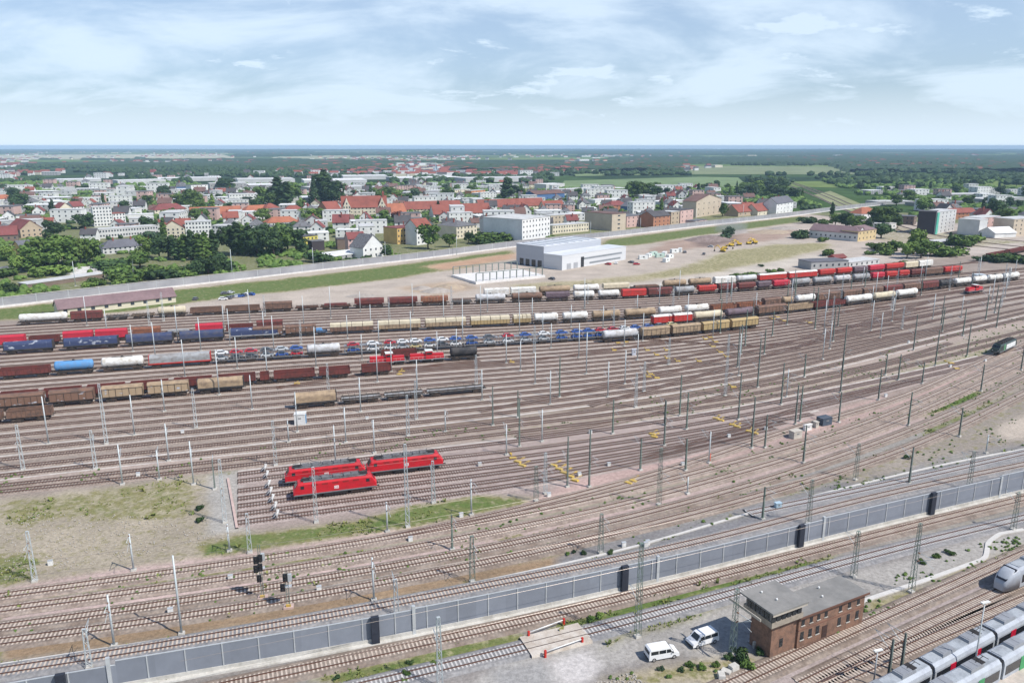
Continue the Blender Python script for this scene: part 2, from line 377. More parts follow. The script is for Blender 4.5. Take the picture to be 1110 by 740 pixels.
# ------------------------------------------------------------ ground
def zone(P): return [G(*p) for p in P]
YARD = (.285, .235, .20); PALE = (.50, .44, .40); PINK = (.41, .295, .262); BROWN = (.20, .150, .118); SAND = (.42, .36, .305)
GRAV = (.21, .20, .198); DRY = (.33, .285, .22); OCH = (.27, .19, .12); CONC = (.34, .32, .295)
def band(a, b): return a + b[::-1]
Z = [  # polygon (photo pixels), soil colour or None, grassiness, edge wander in metres
 ([(-300, 300), (0, 290), (280, 285), (560, 255), (860, 222), (1110, 240), (1500, 250), (1500, 180), (-300, 180)], (.23, .22, .18), .60, 12),
 ([(-100, 340), (0, 330), (280, 301), (560, 266), (870, 232), (960, 240), (1300, 250), (1300, 295), (1110, 290), (950, 300), (800, 306), (560, 322), (280, 336), (0, 352), (-100, 360)], SAND, .10, 2),
 ([(-100, 350), (0, 334), (165, 317), (280, 305), (450, 285), (556, 271), (560, 280), (500, 291), (430, 302), (330, 314), (250, 322), (190, 331), (0, 352), (-100, 362)], (.32, .29, .18), .70, 3),
 ([(455, 289), (560, 274), (560, 280), (480, 293)], (.42, .27, .18), .2, 2),
 ([(655, 260), (750, 248), (870, 234), (872, 240), (755, 256), (690, 266), (650, 268)], (.3, .27, .17), .68, 2),
 ([(790, 272), (840, 265), (900, 263), (895, 270), (840, 283), (760, 297), (700, 304), (690, 299), (740, 290)], (.36, .32, .2), .5, 5),
 ([(560, 308), (700, 298), (720, 302), (620, 312), (560, 315)], (.38, .33, .22), .42, 4),
 ([(20, 578), (100, 570), (210, 572), (240, 584), (150, 600), (40, 600)], (.33, .27, .21), .40, 3),
 ([(720, 262), (800, 254), (860, 248), (868, 254), (830, 262), (770, 268), (700, 274)], (.34, .25, .20), .06, 6),
 ([(750, 262), (790, 255), (800, 262), (760, 268)], (.19, .14, .12), .1, 5),
 ([(430, 312), (500, 304), (520, 312), (470, 322)], (.40, .31, .23), .1, 5),
 ([(620, 318), (760, 299), (830, 285), (880, 276), (905, 278), (860, 290), (800, 302), (700, 312)], (.47, .42, .36), .1, 2),
 ([(930, 240), (1000, 250), (1110, 262), (1110, 290), (1040, 282), (960, 268)], (.4, .35, .28), .45, 5),
 ([(1090, 262), (1200, 262), (1200, 290), (1080, 285)], (.35, .32, .22), .6, 5),
 ([(950, 262), (1000, 264), (1060, 268), (1110, 262), (1110, 270), (1030, 280), (950, 292), (900, 297)], (.44, .38, .33), .12, 2),
 (band([(x, yint(U_TOP, x) - 6) for x in (-100, 0, 280, 555, 820)] + [(960, 285), (1110, 272), (1250, 262)], [(-100, 560), (0, 540), (258, 510), (258, 575), (400, 600), (560, 590), (700, 560), (900, 500), (1000, 460), (1110, 420), (1250, 350)]), YARD, .03, 1.5),
 (band(U_BOT, LN['M1']), BROWN, .05, .8),
 (band(LN['M1'], LN['M2']), (.36, .29, .25), .22, 1.0),
 (band([(560, 470), (780, 447), (870, 432), (1000, 405), (1110, 372)], [(560, 452), (780, 430), (870, 412), (1000, 380), (1110, 352)]), (.33, .28, .23), .30, 1.5),
 ([(820, 446), (900, 428), (1000, 398), (1060, 380), (1110, 360), (1110, 368), (1040, 396), (960, 418), (880, 440)], (.33, .30, .22), .50, 2),
 ([(256, 512), (500, 482), (640, 466), (780, 446), (900, 424), (900, 452), (760, 500), (640, 532), (500, 542), (262, 574)], (.335, .272, .245), .02, .8),
 ([(560, 548), (590, 536), (640, 516), (740, 494), (830, 468), (900, 446), (1010, 416), (1060, 400), (1080, 402), (1000, 432), (900, 466), (780, 500), (640, 536), (585, 552)], PINK, .03, .8),
 ([(-100, 560), (0, 540), (110, 527), (205, 517), (246, 514), (258, 577), (252, 602), (130, 618), (0, 640), (-100, 655)], DRY, .34, 1.5),
 ([(0, 541), (100, 532), (200, 524), (215, 540), (213, 556), (120, 560), (60, 566), (0, 574)], (.31, .275, .19), .53, 4),
 ([(-60, 604), (0, 598), (38, 604), (40, 622), (0, 630), (-60, 640)], None, .62, 2),
 ([(248, 580), (330, 572), (420, 554), (500, 541), (582, 540), (556, 553), (446, 573), (300, 599), (215, 608), (205, 592)], (.27, .25, .15), .66, 2.5),
 ([(225, 516), (258, 512), (262, 574), (225, 580)], (.36, .34, .31), .1, .8),
 (band([(0, 637), (130, 617), (270, 598), (446, 572), (580, 545)], [(0, 643), (130, 624), (270, 604), (446, 577), (580, 551)]), (.46, .345, .315), .06, .5),
 (band([(0, 652), (270, 614), (500, 574), (700, 532), (900, 479)], [(0, 656), (270, 618), (500, 578), (700, 536), (900, 482)]), (.30, .28, .2), .38, .8),
 (band([(0, 665), (280, 628), (500, 590), (560, 578), (700, 546), (900, 490), (1033, 440)], [(0, 675), (280, 636), (500, 597), (560, 586), (700, 552), (900, 495), (1033, 445)]), (.46, .35, .32), .10, .7),
 (band([(500, 590), (560, 578), (640, 563)], [(500, 594), (560, 583), (640, 567)]), None, .6, 1),
 (band([(0, 685), (280, 645), (560, 595), (780, 541), (900, 504), (1000, 465)], [(0, 693), (280, 653), (560, 602), (780, 549), (900, 511), (1000, 473)]), (.27, .25, .235), .03, .5),
 (band([(0, 702), (280, 662), (550, 611), (654, 590), (770, 560)], [(0, 717), (280, 677), (550, 624), (600, 614), (660, 600)]), OCH, .16, .8),
 ([(600, 603), (654, 590), (770, 558), (880, 530), (960, 502), (1110, 452), (1250, 400), (1250, 470), (1110, 486), (1000, 506), (902, 533), (770, 566), (700, 592), (600, 614)], GRAV, .12, 1.2),
 ([(905, 520), (960, 500), (1010, 478), (1060, 455), (1110, 430), (1300, 380), (1300, 470), (1110, 480), (1000, 504), (930, 524)], (.27, .235, .20), .36, 1.5),
 ([(1078, 466), (1110, 448), (1300, 400), (1300, 440), (1110, 474), (1085, 476)], (.42, .36, .30), .1, 1.0),
 ([(985, 449), (1010, 435), (1060, 421), (1060, 432), (1010, 448), (990, 453)], (.2, .2, .1), .9, .6),
 (band([(-100, 735), (0, 720), (280, 679), (550, 626), (700, 593), (770, 569), (902, 535), (1000, 507), (1110, 487), (1250, 462)], [(-100, 775), (0, 757), (164, 738), (280, 719), (550, 666), (770, 616), (890, 585), (1110, 533), (1250, 500)]), (.20, .195, .20), .0, .3),
 (band([(-100, 775), (0, 757), (164, 739), (280, 720), (550, 667), (770, 617), (890, 586), (1110, 534), (1250, 500)], [(-100, 900), (560, 780), (1000, 780), (1300, 700)]), (.225, .205, .19), .08, .6),
 (band([(330, 734), (400, 719), (470, 703), (560, 684)], [(380, 745), (470, 722), (575, 697)]), (.3, .28, .15), .66, 1.0),
 (band([(600, 678), (620, 672), (700, 650), (820, 620), (910, 599)], [(600, 688), (630, 682), (700, 665), (820, 632), (900, 610)]), (.27, .26, .14), .74, 1.0),
 (band([(920, 600), (1001, 577), (1110, 550)], [(930, 605), (1001, 583), (1110, 556)]), (.3, .27, .22), .35, .8),
 (band([(380, 742), (550, 702), (641, 680), (820, 631), (1001, 582), (1110, 556)], [(380, 760), (550, 716), (641, 694), (820, 645), (1001, 594), (1110, 568)]), (.235, .235, .24), .03, .4),
 ([(495, 760), (520, 735), (560, 704), (636, 694), (690, 690), (760, 668), (800, 654), (880, 628), (960, 612), (1040, 590), (1110, 575), (1250, 540), (1250, 580), (1110, 595), (1062, 608), (960, 642), (935, 651), (930, 660), (850, 660), (835, 700), (770, 716), (740, 708), (660, 722), (600, 745), (560, 770)], CONC, .03, .4),
 ([(596, 718), (636, 704), (652, 720), (640, 740), (606, 745)], (.50, .47, .45), 0, .2),
 ([(530, 728), (590, 716), (600, 742), (540, 760)], (.30, .29, .28), .05, .5),
 (band([(655, 702), (690, 686), (760, 668), (800, 650)], [(660, 694), (690, 682), (760, 662), (800, 645)]), (.3, .28, .17), .55, .8),
 ([(940, 652), (1000, 636), (1070, 607), (1110, 590), (1110, 600), (1040, 628), (950, 668), (900, 690), (850, 710), (840, 700), (930, 678)], (.32, .28, .17), .55, .8),
 ([(640, 742), (700, 724), (745, 716), (800, 712), (835, 718), (800, 745)], (.36, .31, .22), .48, 1.0),
 (band([(750, 760), (840, 714), (940, 668), (1040, 625), (1110, 595), (1250, 540)], [(900, 900), (1100, 900), (1300, 700)]), (.225, .18, .155), .02, .5),
 (band([(800, 756), (880, 715), (960, 678), (1065, 632)], [(820, 762), (890, 725), (970, 688), (1075, 640)]), (.37, .31, .29), .0, .5),
]
def ground_fields(x, y):
    """soil colour and grassiness at world points"""
    n = len(x)
    c = np.tile(np.array((.27, .25, .2)), (n, 1)); g = np.full(n, .6)
    w1 = vn.fbm(x, y, 14, 3) - .5; w2 = vn.fbm(x + 300, y + 90, 14, 3) - .5
    w3 = vn.fbm(x, y, 3.5, 2) - .5; w4 = vn.fbm(x + 77, y - 50, 3.5, 2) - .5
    for P, cc, gg, e in Z:
        k = inpoly(x + (w1 * 2.2 + w3 * 1.3) * e, y + (w2 * 2.2 + w4 * 1.3) * e, zone(P))
        if cc is not None: c[k] = cc
        g[k] = gg
    return c, g
ys = [66.0]
while ys[-1] < 900: ys.append(ys[-1] + max(.7, ys[-1] * .0068))
ys = np.array(ys); ROWS = []
nx = 560
# rows widen with distance so the sheet covers the same fan of land the masts and trains stand on
gx = np.linspace(-1, 1, nx)
XX = gx[None, :] * (70 + ys[:, None] * .86); YY = np.repeat(ys[:, None], nx, 1)
cf = 0; gf = 0
for jx, jy in ((.5, .2), (-.4, .6), (.1, -.7), (-.6, -.3), (1.3, .9), (-1.2, 1.0), (.9, -1.3), (-1.1, -1.2)):      # soft edges between soils
    k_ = np.clip(YY.ravel() / 160, .8, 3); c_, g_ = ground_fields(XX.ravel() + jx * k_, YY.ravel() + jy * k_); cf = cf + c_ / 8; gf = gf + g_ / 8
me = bpy.data.meshes.new('ground')
ny = len(ys); idx = np.arange(nx * ny).reshape(ny, nx)
fc = np.stack([idx[:-1, :-1], idx[:-1, 1:], idx[1:, 1:], idx[1:, :-1]], -1).reshape(-1, 4)
vz = np.zeros(nx * ny)
me.from_pydata(np.c_[XX.ravel(), YY.ravel(), vz].tolist(), [], fc.tolist())
ca = me.color_attributes.new('soil', 'FLOAT_COLOR', 'POINT'); ca.data.foreach_set('color', np.c_[cf, gf].ravel().astype(np.float32))
def ground_mat():
    m = bpy.data.materials.new('ground_soil'); m.use_nodes = True; t = m.node_tree; b = t.nodes['Principled BSDF']
    b.inputs['Roughness'].default_value = .95; b.inputs['Specular IOR Level'].default_value = .1
    at = N(t, 'ShaderNodeAttribute', attribute_name='soil'); g = N(t, 'ShaderNodeNewGeometry')
    def noise(s, d, r=.6):
        n = N(t, 'ShaderNodeTexNoise'); n.inputs['Scale'].default_value = s; n.inputs['Detail'].default_value = d; n.inputs['Roughness'].default_value = r
        t.links.new(g.outputs['Position'], n.inputs['Vector']); return n.outputs['Fac']
    def mr(v, a, b_, c, d, smooth_=False):
        n = N(t, 'ShaderNodeMapRange'); t.links.new(v, n.inputs[0])
        if smooth_: n.interpolation_type = 'SMOOTHSTEP'
        for i, q in enumerate((a, b_, c, d)): n.inputs[i + 1].default_value = q
        return n.outputs[0]
    def mth(op, a, b_):
        n = N(t, 'ShaderNodeMath', operation=op)
        for i, q in enumerate((a, b_)):
            if isinstance(q, (int, float)): n.inputs[i].default_value = q
            else: t.links.new(q, n.inputs[i])
        return n.outputs[0]
    fine = mr(noise(1.3, 7, .8), .25, .75, .50, 1.5); wide = mr(noise(.07, 5), .3, .7, .84, 1.16)
    soil = N(t, 'ShaderNodeVectorMath', operation='SCALE'); t.links.new(at.outputs['Color'], soil.inputs[0]); t.links.new(mth('MULTIPLY', fine, wide), soil.inputs['Scale'])
    gm = N(t, 'ShaderNodeMix', data_type='RGBA'); gv = mth('SUBTRACT', mr(noise(.25, 6, .7), .3, .7, 0, 1), mth('MULTIPLY', mth('SUBTRACT', at.outputs['Alpha'], .61), 5.0)); t.links.new(mr(gv, 0, 1, 0, 1), gm.inputs[0])
    gm.inputs[6].default_value = (.085, .135, .03, 1); gm.inputs[7].default_value = (.20, .185, .078, 1)
    gs = N(t, 'ShaderNodeVectorMath', operation='SCALE'); t.links.new(gm.outputs[2], gs.inputs[0]); t.links.new(fine, gs.inputs['Scale'])
    # grass where the noise lies under the local grassiness
    q = mth('SUBTRACT', at.outputs['Alpha'], mr(noise(.45, 8, .72), .22, .78, 0, 1))
    fac = mr(q, -.16, .16, 0, .9, True)
    mx = N(t, 'ShaderNodeMix', data_type='RGBA'); t.links.new(fac, mx.inputs[0]); t.links.new(soil.outputs[0], mx.inputs[6]); t.links.new(gs.outputs[0], mx.inputs[7])
    t.links.new(mx.outputs[2], b.inputs['Base Color'])
    bp = N(t, 'ShaderNodeBump'); bp.inputs['Strength'].default_value = .5; bp.inputs['Distance'].default_value = .15
    t.links.new(noise(2.5, 4), bp.inputs['Height']); t.links.new(bp.outputs[0], b.inputs['Normal'])
    return m
me.materials.append(ground_mat()); me.update(); gnd = struct('ground', me)
# the plain to the horizon
def plain_mat():
    m = bpy.data.materials.new('plain_land'); m.use_nodes = True; t = m.node_tree; b = t.nodes['Principled BSDF']
    b.inputs['Roughness'].default_value = 1; b.inputs['Specular IOR Level'].default_value = .05
    g = N(t, 'ShaderNodeNewGeometry')
    mp = N(t, 'ShaderNodeMapping'); mp.inputs['Scale'].default_value = (.55, 1, 1); mp.inputs['Rotation'].default_value = (0, 0, .12); t.links.new(g.outputs['Position'], mp.inputs[0])
    v = N(t, 'ShaderNodeTexVoronoi'); v.inputs['Scale'].default_value = 1 / 520; t.links.new(mp.outputs[0], v.inputs['Vector'])
    cr = N(t, 'ShaderNodeValToRGB'); sepc = N(t, 'ShaderNodeSeparateColor'); t.links.new(v.outputs['Color'], sepc.inputs[0]); t.links.new(sepc.outputs[0], cr.inputs[0])
    e = cr.color_ramp.elements; e[0].position = 0; e[0].color = (.028, .052, .02, 1); e[1].position = 1; e[1].color = (.26, .24, .13, 1)
    for p, c in ((.3, (.05, .09, .025, 1)), (.45, (.11, .17, .045, 1)), (.62, (.15, .2, .06, 1)), (.8, (.19, .21, .09, 1))):
        q = e.new(p); q.color = c
    cr.color_ramp.interpolation = 'CONSTANT'
    n = N(t, 'ShaderNodeTexNoise'); n.inputs['Scale'].default_value = 1 / 45; n.inputs['Detail'].default_value = 6; t.links.new(g.outputs['Position'], n.inputs['Vector'])
    mr = N(t, 'ShaderNodeMapRange'); t.links.new(n.outputs['Fac'], mr.inputs[0]); mr.inputs[1].default_value = .3; mr.inputs[2].default_value = .7; mr.inputs[3].default_value = .72; mr.inputs[4].default_value = 1.25
    s = N(t, 'ShaderNodeVectorMath', operation='SCALE'); t.links.new(cr.outputs[0], s.inputs[0]); t.links.new(mr.outputs[0], s.inputs['Scale'])
    t.links.new(s.outputs[0], b.inputs['Base Color']); return m
mb = MB(); vsx = []; E = 19000
for gx_ in range(9):
    for gy_ in range(9): vsx.append((-E + gx_ * E / 4, -E + gy_ * E / 4, -.35))
mb.add(vsx, [(i * 9 + j, (i + 1) * 9 + j, (i + 1) * 9 + j + 1, i * 9 + j + 1) for i in range(8) for j in range(8)])
struct('plain', mb.mesh('plain', plain_mat()))
hz = MB().box(0, 0, -1.4, 2 * E + 400, 2 * E + 400, 79)
hm = bpy.data.materials.new('haze_air'); hm.use_nodes = True; ht = hm.node_tree; ht.nodes.clear()
ho = N(ht, 'ShaderNodeOutputMaterial'); hv = N(ht, 'ShaderNodeVolumePrincipled'); hv.inputs['Density'].default_value = HAZE = .00008
hv.inputs['Color'].default_value = (.52, .76, 1.0, 1); hv.inputs['Anisotropy'].default_value = -.15; ht.links.new(hv.outputs[0], ho.inputs['Volume'])
struct('haze', hz.mesh('haze', hm), 'stuff')

# ------------------------------------------------------------ tracks
M_bal_y = mat_grime('ballast_yard', (.238, .185, .152), (.315, .255, .215), .35, .4, .6, .95, fine=.3)
M_bal_g = mat_grime('ballast_grey', (.205, .203, .208), (.26, .25, .245), .3, .4, .6, .95, fine=.3)
M_bal_b = mat_grime('ballast_brown', (.19, .148, .12), (.26, .215, .18), .3, .4, .6, .95, fine=.3)
M_bal_p = mat_grime('ballast_pink', (.30, .24, .215), (.36, .295, .268), .3, .4, .6, .95, fine=.25)
M_rail = mat('rail_rust', (.105, .048, .032), .7, var=.25, scale=.3)
M_top = mat('rail_head', (.30, .24, .21), .35, .7, var=.2, scale=.2)
M_slp_c = mat_grime('sleeper_concrete', (.56, .48, .41), (.42, .34, .28), 1.2, .4, .6, .9)
M_slp_w = mat_grime('sleeper_wood', (.105, .082, .07), (.17, .138, .118), 1.2, .4, .6, .9)
M_slp_n = mat_grime('sleeper_new', (.56, .54, .52), (.45, .43, .41), 1.2, .4, .6, .9)
def ribbon(L, prof, mi=None, mb=None):
    """profile [(offset, z)] swept along line L"""
    mb = mb or MB(); t = tangent(L); nrm = np.c_[-t[:, 1], t[:, 0]]; k = len(prof); vs = []
    for o, z in prof:
        q = L + nrm * o; vs.append(np.c_[q, np.full(len(q), z)])
    vs = np.stack(vs, 1).reshape(-1, 3).tolist()
    fs = []; ms = []
    o0 = len(mb.v)
    for i in range(len(L) - 1):
        for j in range(k - 1):
            fs.append((o0 + i * k + j, o0 + i * k + j + 1, o0 + (i + 1) * k + j + 1, o0 + (i + 1) * k + j)); ms.append(mi[j] if mi else 0)
    mb.v.extend(vs); mb.f.extend([f[::-1] for f in fs]); mb.m.extend(ms); mb.s.extend([False] * len(fs)); return mb
def sleepers(L, zt, wid=2.6, sp=.62, ln=.27):
    S = resample(L, sp); t = tangent(S); n = np.c_[-t[:, 1], t[:, 0]]; k = len(S)
    c = []
    for a, b_, z in ((-1, -1, zt - .12), (1, -1, zt - .12), (1, 1, zt - .12), (-1, 1, zt - .12), (-1, -1, zt), (1, -1, zt), (1, 1, zt), (-1, 1, zt)):
        q = S + t * a * ln / 2 + n * b_ * wid / 2; c.append(np.c_[q, np.full(k, z)])
    vs = np.stack(c, 1).reshape(-1, 3)
    f = np.array([(4, 5, 6, 7), (0, 1, 5, 4), (1, 2, 6, 5), (2, 3, 7, 6), (3, 0, 4, 7)])
    fs = (f[None] + (np.arange(k) * 8)[:, None, None]).reshape(-1, 4)
    me = bpy.data.meshes.new('sleepers'); me.from_pydata(vs.tolist(), [], fs.tolist()); me.update(); return me
def track(L, kind, zb):
    """zb: height of the ballast top"""
    bal, slp = {'yard': (M_bal_y, M_slp_w), 'main': (M_bal_b, M_slp_c), 'grey': (M_bal_g, M_slp_n), 'pale': (M_bal_y, M_slp_c), 'egrey': (M_bal_g, M_slp_c), 'pink': (M_bal_p, M_slp_w)}[kind]
    hw = 1.55 if kind in ('yard', 'pink') else 1.75; toe = hw + .35 + zb
    root = struct('railway_track', ribbon(L, [(-toe, -.02), (-hw, zb), (hw, zb), (toe, -.02)]).mesh('railway_track', bal))
    s = link('sleepers', sleepers(L, zb + .035, sp=.62 if kind != 'yard' else .66), root); s.data.materials.append(slp)
    mbr = MB()
    for o in (-.75, .75):
        zt = zb + .035
        ribbon(L, [(o - .075, zt), (o - .05, zt + .16), (o + .05, zt + .16), (o + .075, zt)], [0, 1, 0], mbr)
    part('rails', mbr, [M_rail, M_top], root); return root
ZB = {}
def trimU(k, L):
    """towards the throat on the right most sidings have already joined a neighbour"""
    if k % 3 == 0 or k in (0, 1, NU - 1): return L
    xe = {1: 985, 2: 905}[k % 3] + (k * 37 % 70) - 35
    e = at_px(L, xe); i = int(np.argmin(np.linalg.norm(L - e, axis=1)))
    j = k - 1 if k % 3 == 1 else k + 1
    T = U[j]; o = L[:i].copy(); m = 26
    q = int(np.argmin(np.linalg.norm(T - L[i], axis=1)))
    app = []
    for s in range(m):
        w_ = (s / (m - 1)); w_ = w_ * w_ * (3 - 2 * w_)
        if i + s < len(L) and q + s < len(T): app.append(L[i + s] * (1 - w_) + T[q + s] * w_)
    return np.vstack([o, app]) if app else o
for k, L in enumerate([trimU(k, L) for k, L in enumerate(U)]): track(L, 'yard', .10 + .004 * (k % 3)); ZB['U%d' % k] = .10
for k, v in TR.items():
    kind, zb = 'yard', .10
    if k[0] == 'F': kind, zb = ('pale' if k in ('F3', 'F4') else 'main'), .25
    if k in ('F1', 'F2', 'A'): kind, zb = 'main', .28
    if k in ('E1', 'E2'): kind, zb = 'grey', .28
    if k == 'B': kind, zb = 'grey', .26
    if k in ('M2', 'M3'): kind, zb = 'yard', .14
    if k[0] == 'C': kind, zb = 'main', .14
    if k in ('C1',): zb = .2
    if k[0] == 'P': kind, zb = 'main', .14
    if k[0] == 'D': kind = 'pink'
    if k == 'LF': kind, zb = 'pale', .20
    if k[0] == 'X': zb = .085
    if k == 'E1': kind = 'egrey'
    ZB[k] = zb; track(v, kind, zb)
# service paths of pale fine gravel between the sidings
M_path = mat_grime('path_gravel', (.50, .455, .41), (.38, .33, .30), .25, .45, .65, .95, fine=.2)
def path(L, wd, z=.03):
    return struct('path', ribbon(L, [(-wd / 2 - .1, -.01), (-wd / 2, z), (wd / 2, z), (wd / 2 + .1, -.01)]).mesh('path', M_path))
for k in range(NU - 1):
    L = (U[k][:min(len(U[k]), len(U[k+1]))] + U[k+1][:min(len(U[k]), len(U[k+1]))]) / 2
    n = len(L); a, b_ = 0, n
    if k % 4 == 1: a = int(n * rnd.uniform(0, .15)); b_ = int(n * rnd.uniform(.6, .8))
    if k % 5 == 3: a = int(n * rnd.uniform(.2, .3))
    path(L[a:b_], rnd.choice([.35, .5, .65, .45]))
path(offset(U[-1], -2.7), 1.0)
for k, o in (('M1', -2.4), ('D1', 2.3), ('D5', 2.2), ('D3', -2.2), ('D6', -2.2)):
    L = TR[k]; path(offset(L, o)[: int(len(L) * .75)], .6)
# cable trough of pale concrete above the barrier track
M_tr = mat('trough_concrete', (.55, .53, .50), .9, var=.12, scale=.8)
def trough(pts, wd=.55, hgt=.18):
    L = curve_px(pts, (30 if pts[0][0] < 10 else 0, 30 if pts[-1][0] > 1100 else 0))
    return L, ribbon(L, [(-wd / 2, -.01), (-wd / 2, hgt), (wd / 2, hgt), (wd / 2, -.01)])
L, m_ = trough([(0, 720.5), (140, 700), (280, 678), (415, 652), (550, 625), (640, 606), (701, 592.6), (742, 580), (770, 568), (810, 553), (902, 534), (1000, 507), (1110, 487)])
solo('cable_trough', m_, M_tr, 'pale concrete cable trough running along the track above the noise barrier', 'cable duct')
L = resample(np.array([G(*p) for p in [(812, 697), (937, 651), (1000, 630), (1064, 607), (1069, 603), (1071, 588), (1083, 579), (1110, 574)]]), 1.5)
solo('cable_trough', ribbon(L, [(-.42, -.01), (-.42, .2), (.42, .2), (.42, -.01)]), M_tr, 'white concrete cable trough with a kink behind the brick signal box', 'cable duct')
# ------------------------------------------------------------ rolling stock
M = {}
M['steel'] = mat('dark_steel', (.035, .032, .032), .7, .2); M['under'] = mat_grime('underframe_dirt', (.045, .038, .034), (.10, .07, .055), 1.0, .45, .6, .9)
M['wheel'] = mat('wheel_steel', (.07, .055, .05), .55, .5); M['white'] = mat_grime('white_paint', (.72, .72, .70), (.52, .50, .46), .5, .5, .72, .45)
M['glass'] = mat('dark_glass', (.02, .025, .03), .12, var=.05, spec=.6); M['black'] = mat('black_paint', (.02, .02, .022), .6)
COL = dict(white=(.74, .74, .72), silver=(.55, .56, .58), grey=(.33, .34, .35), cream=(.60, .53, .39), tan=(.38, .28, .18), brown=(.20, .115, .08), maroon=(.17, .045, .038),
           red=(.50, .035, .03), crimson=(.50, .03, .055), navy=(.045, .06, .13), blue=(.10, .28, .55), black=(.03, .03, .034), purple=(.16, .115, .14), ochre=(.42, .31, .15), rust=(.27, .11, .06))
DIRT = dict(white=(.50, .46, .40), silver=(.38, .36, .34), grey=(.22, .2, .19), cream=(.48, .42, .31), tan=(.22, .16, .11), brown=(.11, .075, .06), maroon=(.10, .04, .035),
            red=(.33, .05, .04), crimson=(.42, .03, .05), navy=(.09, .09, .12), blue=(.14, .24, .4), black=(.08, .07, .065), purple=(.1, .07, .07), ochre=(.36, .26, .13), rust=(.15, .07, .05))
def paint(c, graffiti=False):
    k = ('graffiti_' if graffiti else 'paint_') + c
    if k in MATS: return MATS[k]
    if not graffiti: return mat_grime(k, COL[c], DIRT[c], .55, .42, .66, .65, stretch=(1, 1, 1.6))
    m = mat_grime(k, COL[c], (.42, .45, .50), .8, .60, .64, .6, stretch=(.5, 1, 1.3)); return m
def bogie(x, r=.46, wb=1.8, parent=None, wheel_part=False):
    mb = MB(); mb.box(x, 0, r * .55, wb + 1.3, 2.2, .34).box(x, -1.0, r * .5, wb + .9, .22, .55).box(x, 1.0, r * .5, wb + .9, .22, .55)
    b = part('bogie', mb, M['under'], parent)
    for dx in (-wb / 2, wb / 2):
        w_ = MB(); w_.tube((x + dx, -.72, r), (x + dx, -.86, r), r, n=14).tube((x + dx, .72, r), (x + dx, .86, r), r, n=14).tube((x + dx, -.8, r), (x + dx, .8, r), .09, n=6)
        part('wheelset', w_, M['wheel'], b)
    return b
def wagon_ends(f, L):
    for s in (-1, 1):
        for y in (-.88, .88): f.tube((s * (L / 2 - .62), y, 1.05), (s * (L / 2 - .05), y, 1.05), .13, n=8).tube((s * (L / 2 - .08), y, 1.05), (s * L / 2, y, 1.05), .24, n=10)
